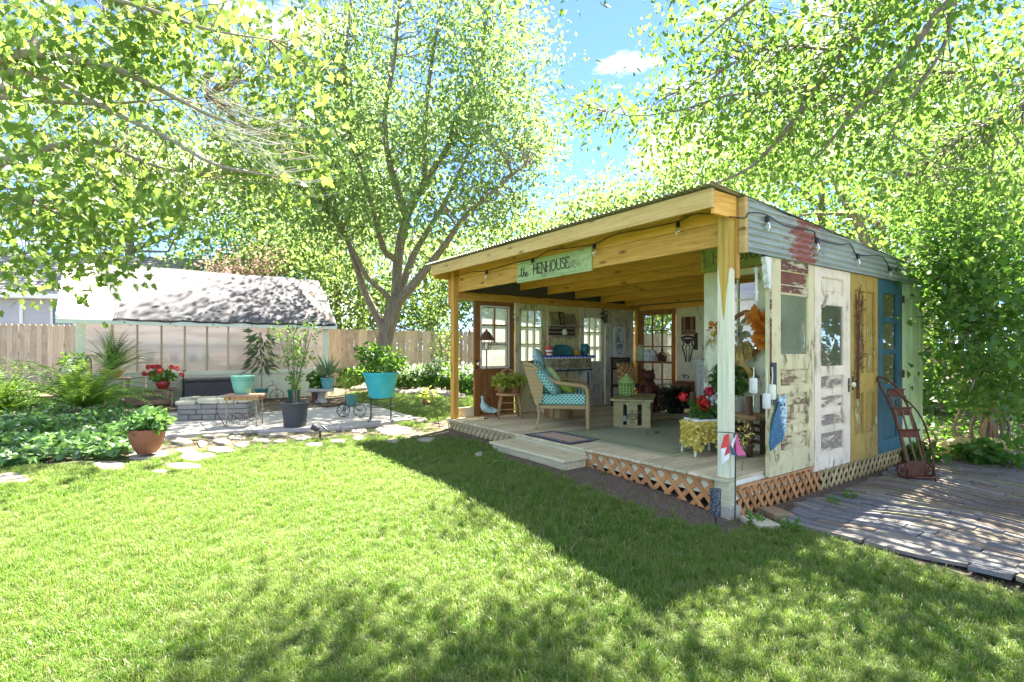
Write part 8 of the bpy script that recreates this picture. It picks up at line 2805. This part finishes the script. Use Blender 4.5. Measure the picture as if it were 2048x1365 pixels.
MB().prism(owl, (0, 0, 0), (1, 0, 0), (0, 0, 1), 0.012).build('owl_body', om.m, ow)
ey = MB()
for x in (0.055, 0.115): ey.ball((x, -0.008, 0.165), 0.014, 8, 6, (1, .4, 1))
ey.prism([(0.075, 0.14), (0.095, 0.14), (0.085, 0.115)], (0, -0.008, 0), (1, 0, 0), (0, 0, 1), 0.006)
ey.build('eye', M['black'], ow)
s, z = on_t(1546, 765, ty)
tag(MB().box(-0.04, 0.04, -0.01, 0.01, -0.22, 0.19).build('black_plaque', plain('charred_board', (0.03, 0.04, 0.045), 0.6), None, L2W(s, ty - 0.008, z), (0, 0, ROT), bevel=0.004), 'narrow black board on the left stile of the flaking cream door', 'plaque')
for (px, py, h_, lb) in ((1517, 772, 0.12, 'white wooden fishing float hanging highest in front of the log stand'), (1530, 802, 0.12, 'white wooden float hanging lowest beside the owl'), (1541, 784, 0.12, 'pale green float hanging against the black board')):
    s, z = on_t(px, py, -0.07)
    fo = empty('fishing_float', L2W(s, -0.085 if px > 1520 else -0.02, z), ROT, lb, 'float', 'wooden floats hung at the door edge')
    MB().lathe([(0, -0.075), (0.03, -0.072), (0.036, -0.06), (0.036, 0.06), (0.03, 0.07), (0, 0.072)], 14).build('float_body', M['white_paint'] if px != 1541 else M['green_trim'], fo, smooth='auto')
    zr = on_t(1530, 735, -0.07)[1] - z
    MB().tube(bez([(0, 0, 0.07), (0.01, 0, 0.07 + (zr - .07) * .5), (0.0, 0, zr)], 6), 0.006, 6).build('rope', M['ivory'], fo)
    MB().tube([(0, 0, -0.07), (0.0, 0, -0.20)], 0.003, 5).build('tail_cord', M['ivory'], fo)

# metal branch on the ochre door
s0, z0 = on_t(1712, 798, ty)
_, z1 = on_t(1718, 585, ty)
tb2 = empty('metal_branch', L2W(s0, ty - 0.02, z0), ROT, 'rusty metal branch with small leaves fixed upright to the ochre door', 'wall art')
hh2 = z1 - z0
br2 = MB()
for dx in (-0.03, 0.0, 0.035): br2.tube(bez([(dx, 0, 0), (dx * .9, 0, hh2 * .35), (dx * 1.2 + .01, 0, hh2 * .7), (dx * 3 + 0.04, 0, hh2 * .97)], 6), 0.006, 5)
lv = []
for k in range(40):
    z = random.uniform(0.2, 1.0) * hh2
    x0 = random.uniform(-0.03, 0.06)
    a = random.uniform(-0.3, 1.2) if random.random() < .75 else random.uniform(2, 3.2)
    l = random.uniform(0.06, 0.2) * (0.6 if a > 1.5 else 1)
    e = (x0 + l * math.cos(a), 0, z + l * abs(math.sin(a)) + 0.03)
    br2.tube([(x0, 0, z), ((x0 + e[0]) / 2, 0, (z + e[2]) / 2 + 0.012), e], 0.0035, 4)
    for q in (0.5, 0.75, 1.0): lv.append((x0 + (e[0] - x0) * q, -0.004, z + (e[2] - z) * q + 0.006))
br2.build('branch', M['rust_dk'], tb2)
leaves_obj('metal_leaves', np.array(lv), 0.028, M['dry'], tb2, 'oval', 0, 0.2, 'stuff')

# --- rusty hand truck leaning at the blue door
ht = empty('rusty_hand_truck', L2W(2.98, -0.50, 0.05), ROT - R(34), 'old rusty hand truck with curved rails leaning against the blue door', 'hand truck')
Hh = 1.36
for x in (-0.16, 0.17):
    MB().tube(bez([(x, -0.05, 0.02), (x * 1.05, 0.06, 0.45), (x * 1.0, 0.26, 0.95), (x * 0.9 - 0.05, 0.42, 1.26), (x * 0.6 - 0.08, 0.50, Hh)], 6), 0.016, 7).build('rail', M['rust'], ht, smooth=True)
MB().tube(bez([(-0.20, 0.42, 1.26), (-0.17, 0.50, Hh + 0.04), (0.0, 0.51, Hh + 0.02), (0.11, 0.43, 1.26)], 6), 0.016, 7).build('handle', M['rust'], ht, smooth=True)
MB().tube(bez([(0.22, -0.12, 0.0), (0.20, -0.06, 0.5), (0.12, 0.06, 0.92), (-0.05, 0.32, 1.24)], 8), 0.013, 7).build('curved_rod', M['rust'], ht, smooth=True)
for (z, k, m_) in ((0.62, 1.0, 'rust_dk'), (0.92, 1.0, 'rust'), (1.18, 0.9, 'rust')):
    y = 0.05 + (z - 0.45) * 0.42
    MB().box(-0.17 * k, 0.18 * k, y - 0.02, y - 0.008, z - 0.055, z + 0.055).build('cross_plate', M[m_], ht, bevel=0.003)
    MB().tube([(-0.17 * k, y - 0.03, z + 0.06), (0.18 * k, y - 0.03, z + 0.06)], 0.011, 6).build('cross_bar', M['rust'], ht)
MB().box(-0.19, 0.21, -0.17, -0.03, 0.0, 0.02).build('toe_plate', M['rust_dk'], ht, (0, 0, 0.0), (R(-18), 0, 0))
MB().box(-0.17, 0.18, -0.02, 0.0, 0.03, 0.26).build('back_plate', M['rust'], ht)
for x in (-0.13, 0.0, 0.13):
    MB().bar((x, 0.0, 0.26), (x, 0.30, 1.15), 0.03, 0.012).build('slat', M['log'], ht)
for x in (-0.21, 0.23):
    w_ = MB().tube([(x, 0.02 + 0.10 * math.cos(a), 0.12 + 0.10 * math.sin(a)) for a in np.linspace(0, 2 * math.pi, 19)], 0.016, 6, False)
    w_.tube([(x - .02, 0.02, 0.12), (x + .02, 0.02, 0.12)], 0.03, 8)
    for a in (0, 1.05, 2.09): w_.tube([(x, 0.02 - 0.1 * math.cos(a), 0.12 - 0.1 * math.sin(a)), (x, 0.02 + 0.1 * math.cos(a), 0.12 + 0.1 * math.sin(a))], 0.007, 5)
    w_.build('wheel', M['rust_dk'], ht)

ht.scale = (0.66, 0.9, 0.82)
# --- path light and cloth bird stake in front of the corner
p = on_z(1431, 1040, 0.06)
plt = empty('path_light', p, 0, 'dark mesh cylinder path light on a spike before the deck corner', 'garden light')
mm = NT('pierced_metal')
vv = mm.n('TexVoronoi', Vector=mm.coords((75, 75, 75), False), Scale=1.0)
mm.finish(mm.ramp(vv.outputs['Distance'], [(0.25, (0.25, 0.27, 0.30)), (0.45, (0.045, 0.05, 0.06))]), 0.5, 0.2, mm.bump(vv.outputs['Distance'], 0.6, 0.006))
MB().lathe([(0.0, 0.04), (0.046, 0.04), (0.046, 0.25), (0.05, 0.252), (0.05, 0.268), (0, 0.272)], 20).build('shade', mm.m, plt, smooth='auto')
MB().tube([(0, 0, -0.08), (0, 0, 0.04)], 0.008, 6).build('spike', M['black'], plt)
p = on_z(1470, 1040, 0.02)
bs = empty('cloth_bird_stake', p, 0.0, 'garden stake with a pink red and white cloth bird in front of the corner post', 'garden stake')
sc = p.y / FPX
MB().tube([(0, 0, -0.05), (0.004, 0, 0.62), (-0.01, 0.0, 0.77)], 0.006, 6).build('rod', M['iron'], bs)
MB().tube([(-0.20, 0.0, 0.79), (0.06, 0.0, 0.775)], 0.0045, 6).build('cross_rod', M['iron'], bs)


def tri(pts, m_, nm, bend=0.012):
    v = [(a * sc, -0.006 + bend * math.sin(k * 2.1), (1040 - b) * sc) for k, (a, b) in enumerate([(q[0] - 1470, q[1]) for q in pts])]
    n = len(v)
    MB().add(v + [(q[0], q[1] + 0.006, q[2]) for q in v], [tuple(range(n)), tuple(range(2 * n - 1, n - 1, -1))] + [(k, n + k, n + (k + 1) % n, (k + 1) % n) for k in range(n)]).build(nm, m_, bs)


pk_ = plain('pink_cloth', (0.62, 0.12, 0.24), 0.8)
rd_ = plain('red_cloth', (0.58, 0.06, 0.05), 0.8)
wh_ = plain('white_cloth', (0.74, 0.74, 0.70), 0.8)
bl_ = plain('slate_blue_cloth', (0.05, 0.12, 0.20), 0.8)
tri([(1474, 868), (1482, 893), (1491, 910), (1476, 912), (1464, 896)], pk_, 'wing')
tri([(1470, 872), (1474, 868), (1464, 896), (1462, 890)], wh_, 'wing')
tri([(1448, 872), (1458, 868), (1458, 892), (1441, 898), (1446, 884)], rd_, 'wing')
tri([(1441, 898), (1456, 889), (1447, 911), (1444, 926)], wh_, 'wing')
tri([(1456, 889), (1460, 906), (1447, 912)], rd_, 'wing')
tri([(1459, 890), (1466, 897), (1471, 911), (1463, 910)], bl_, 'bird_body')
tri([(1444, 915), (1460, 906), (1456, 918), (1443, 930)], wh_, 'tail')
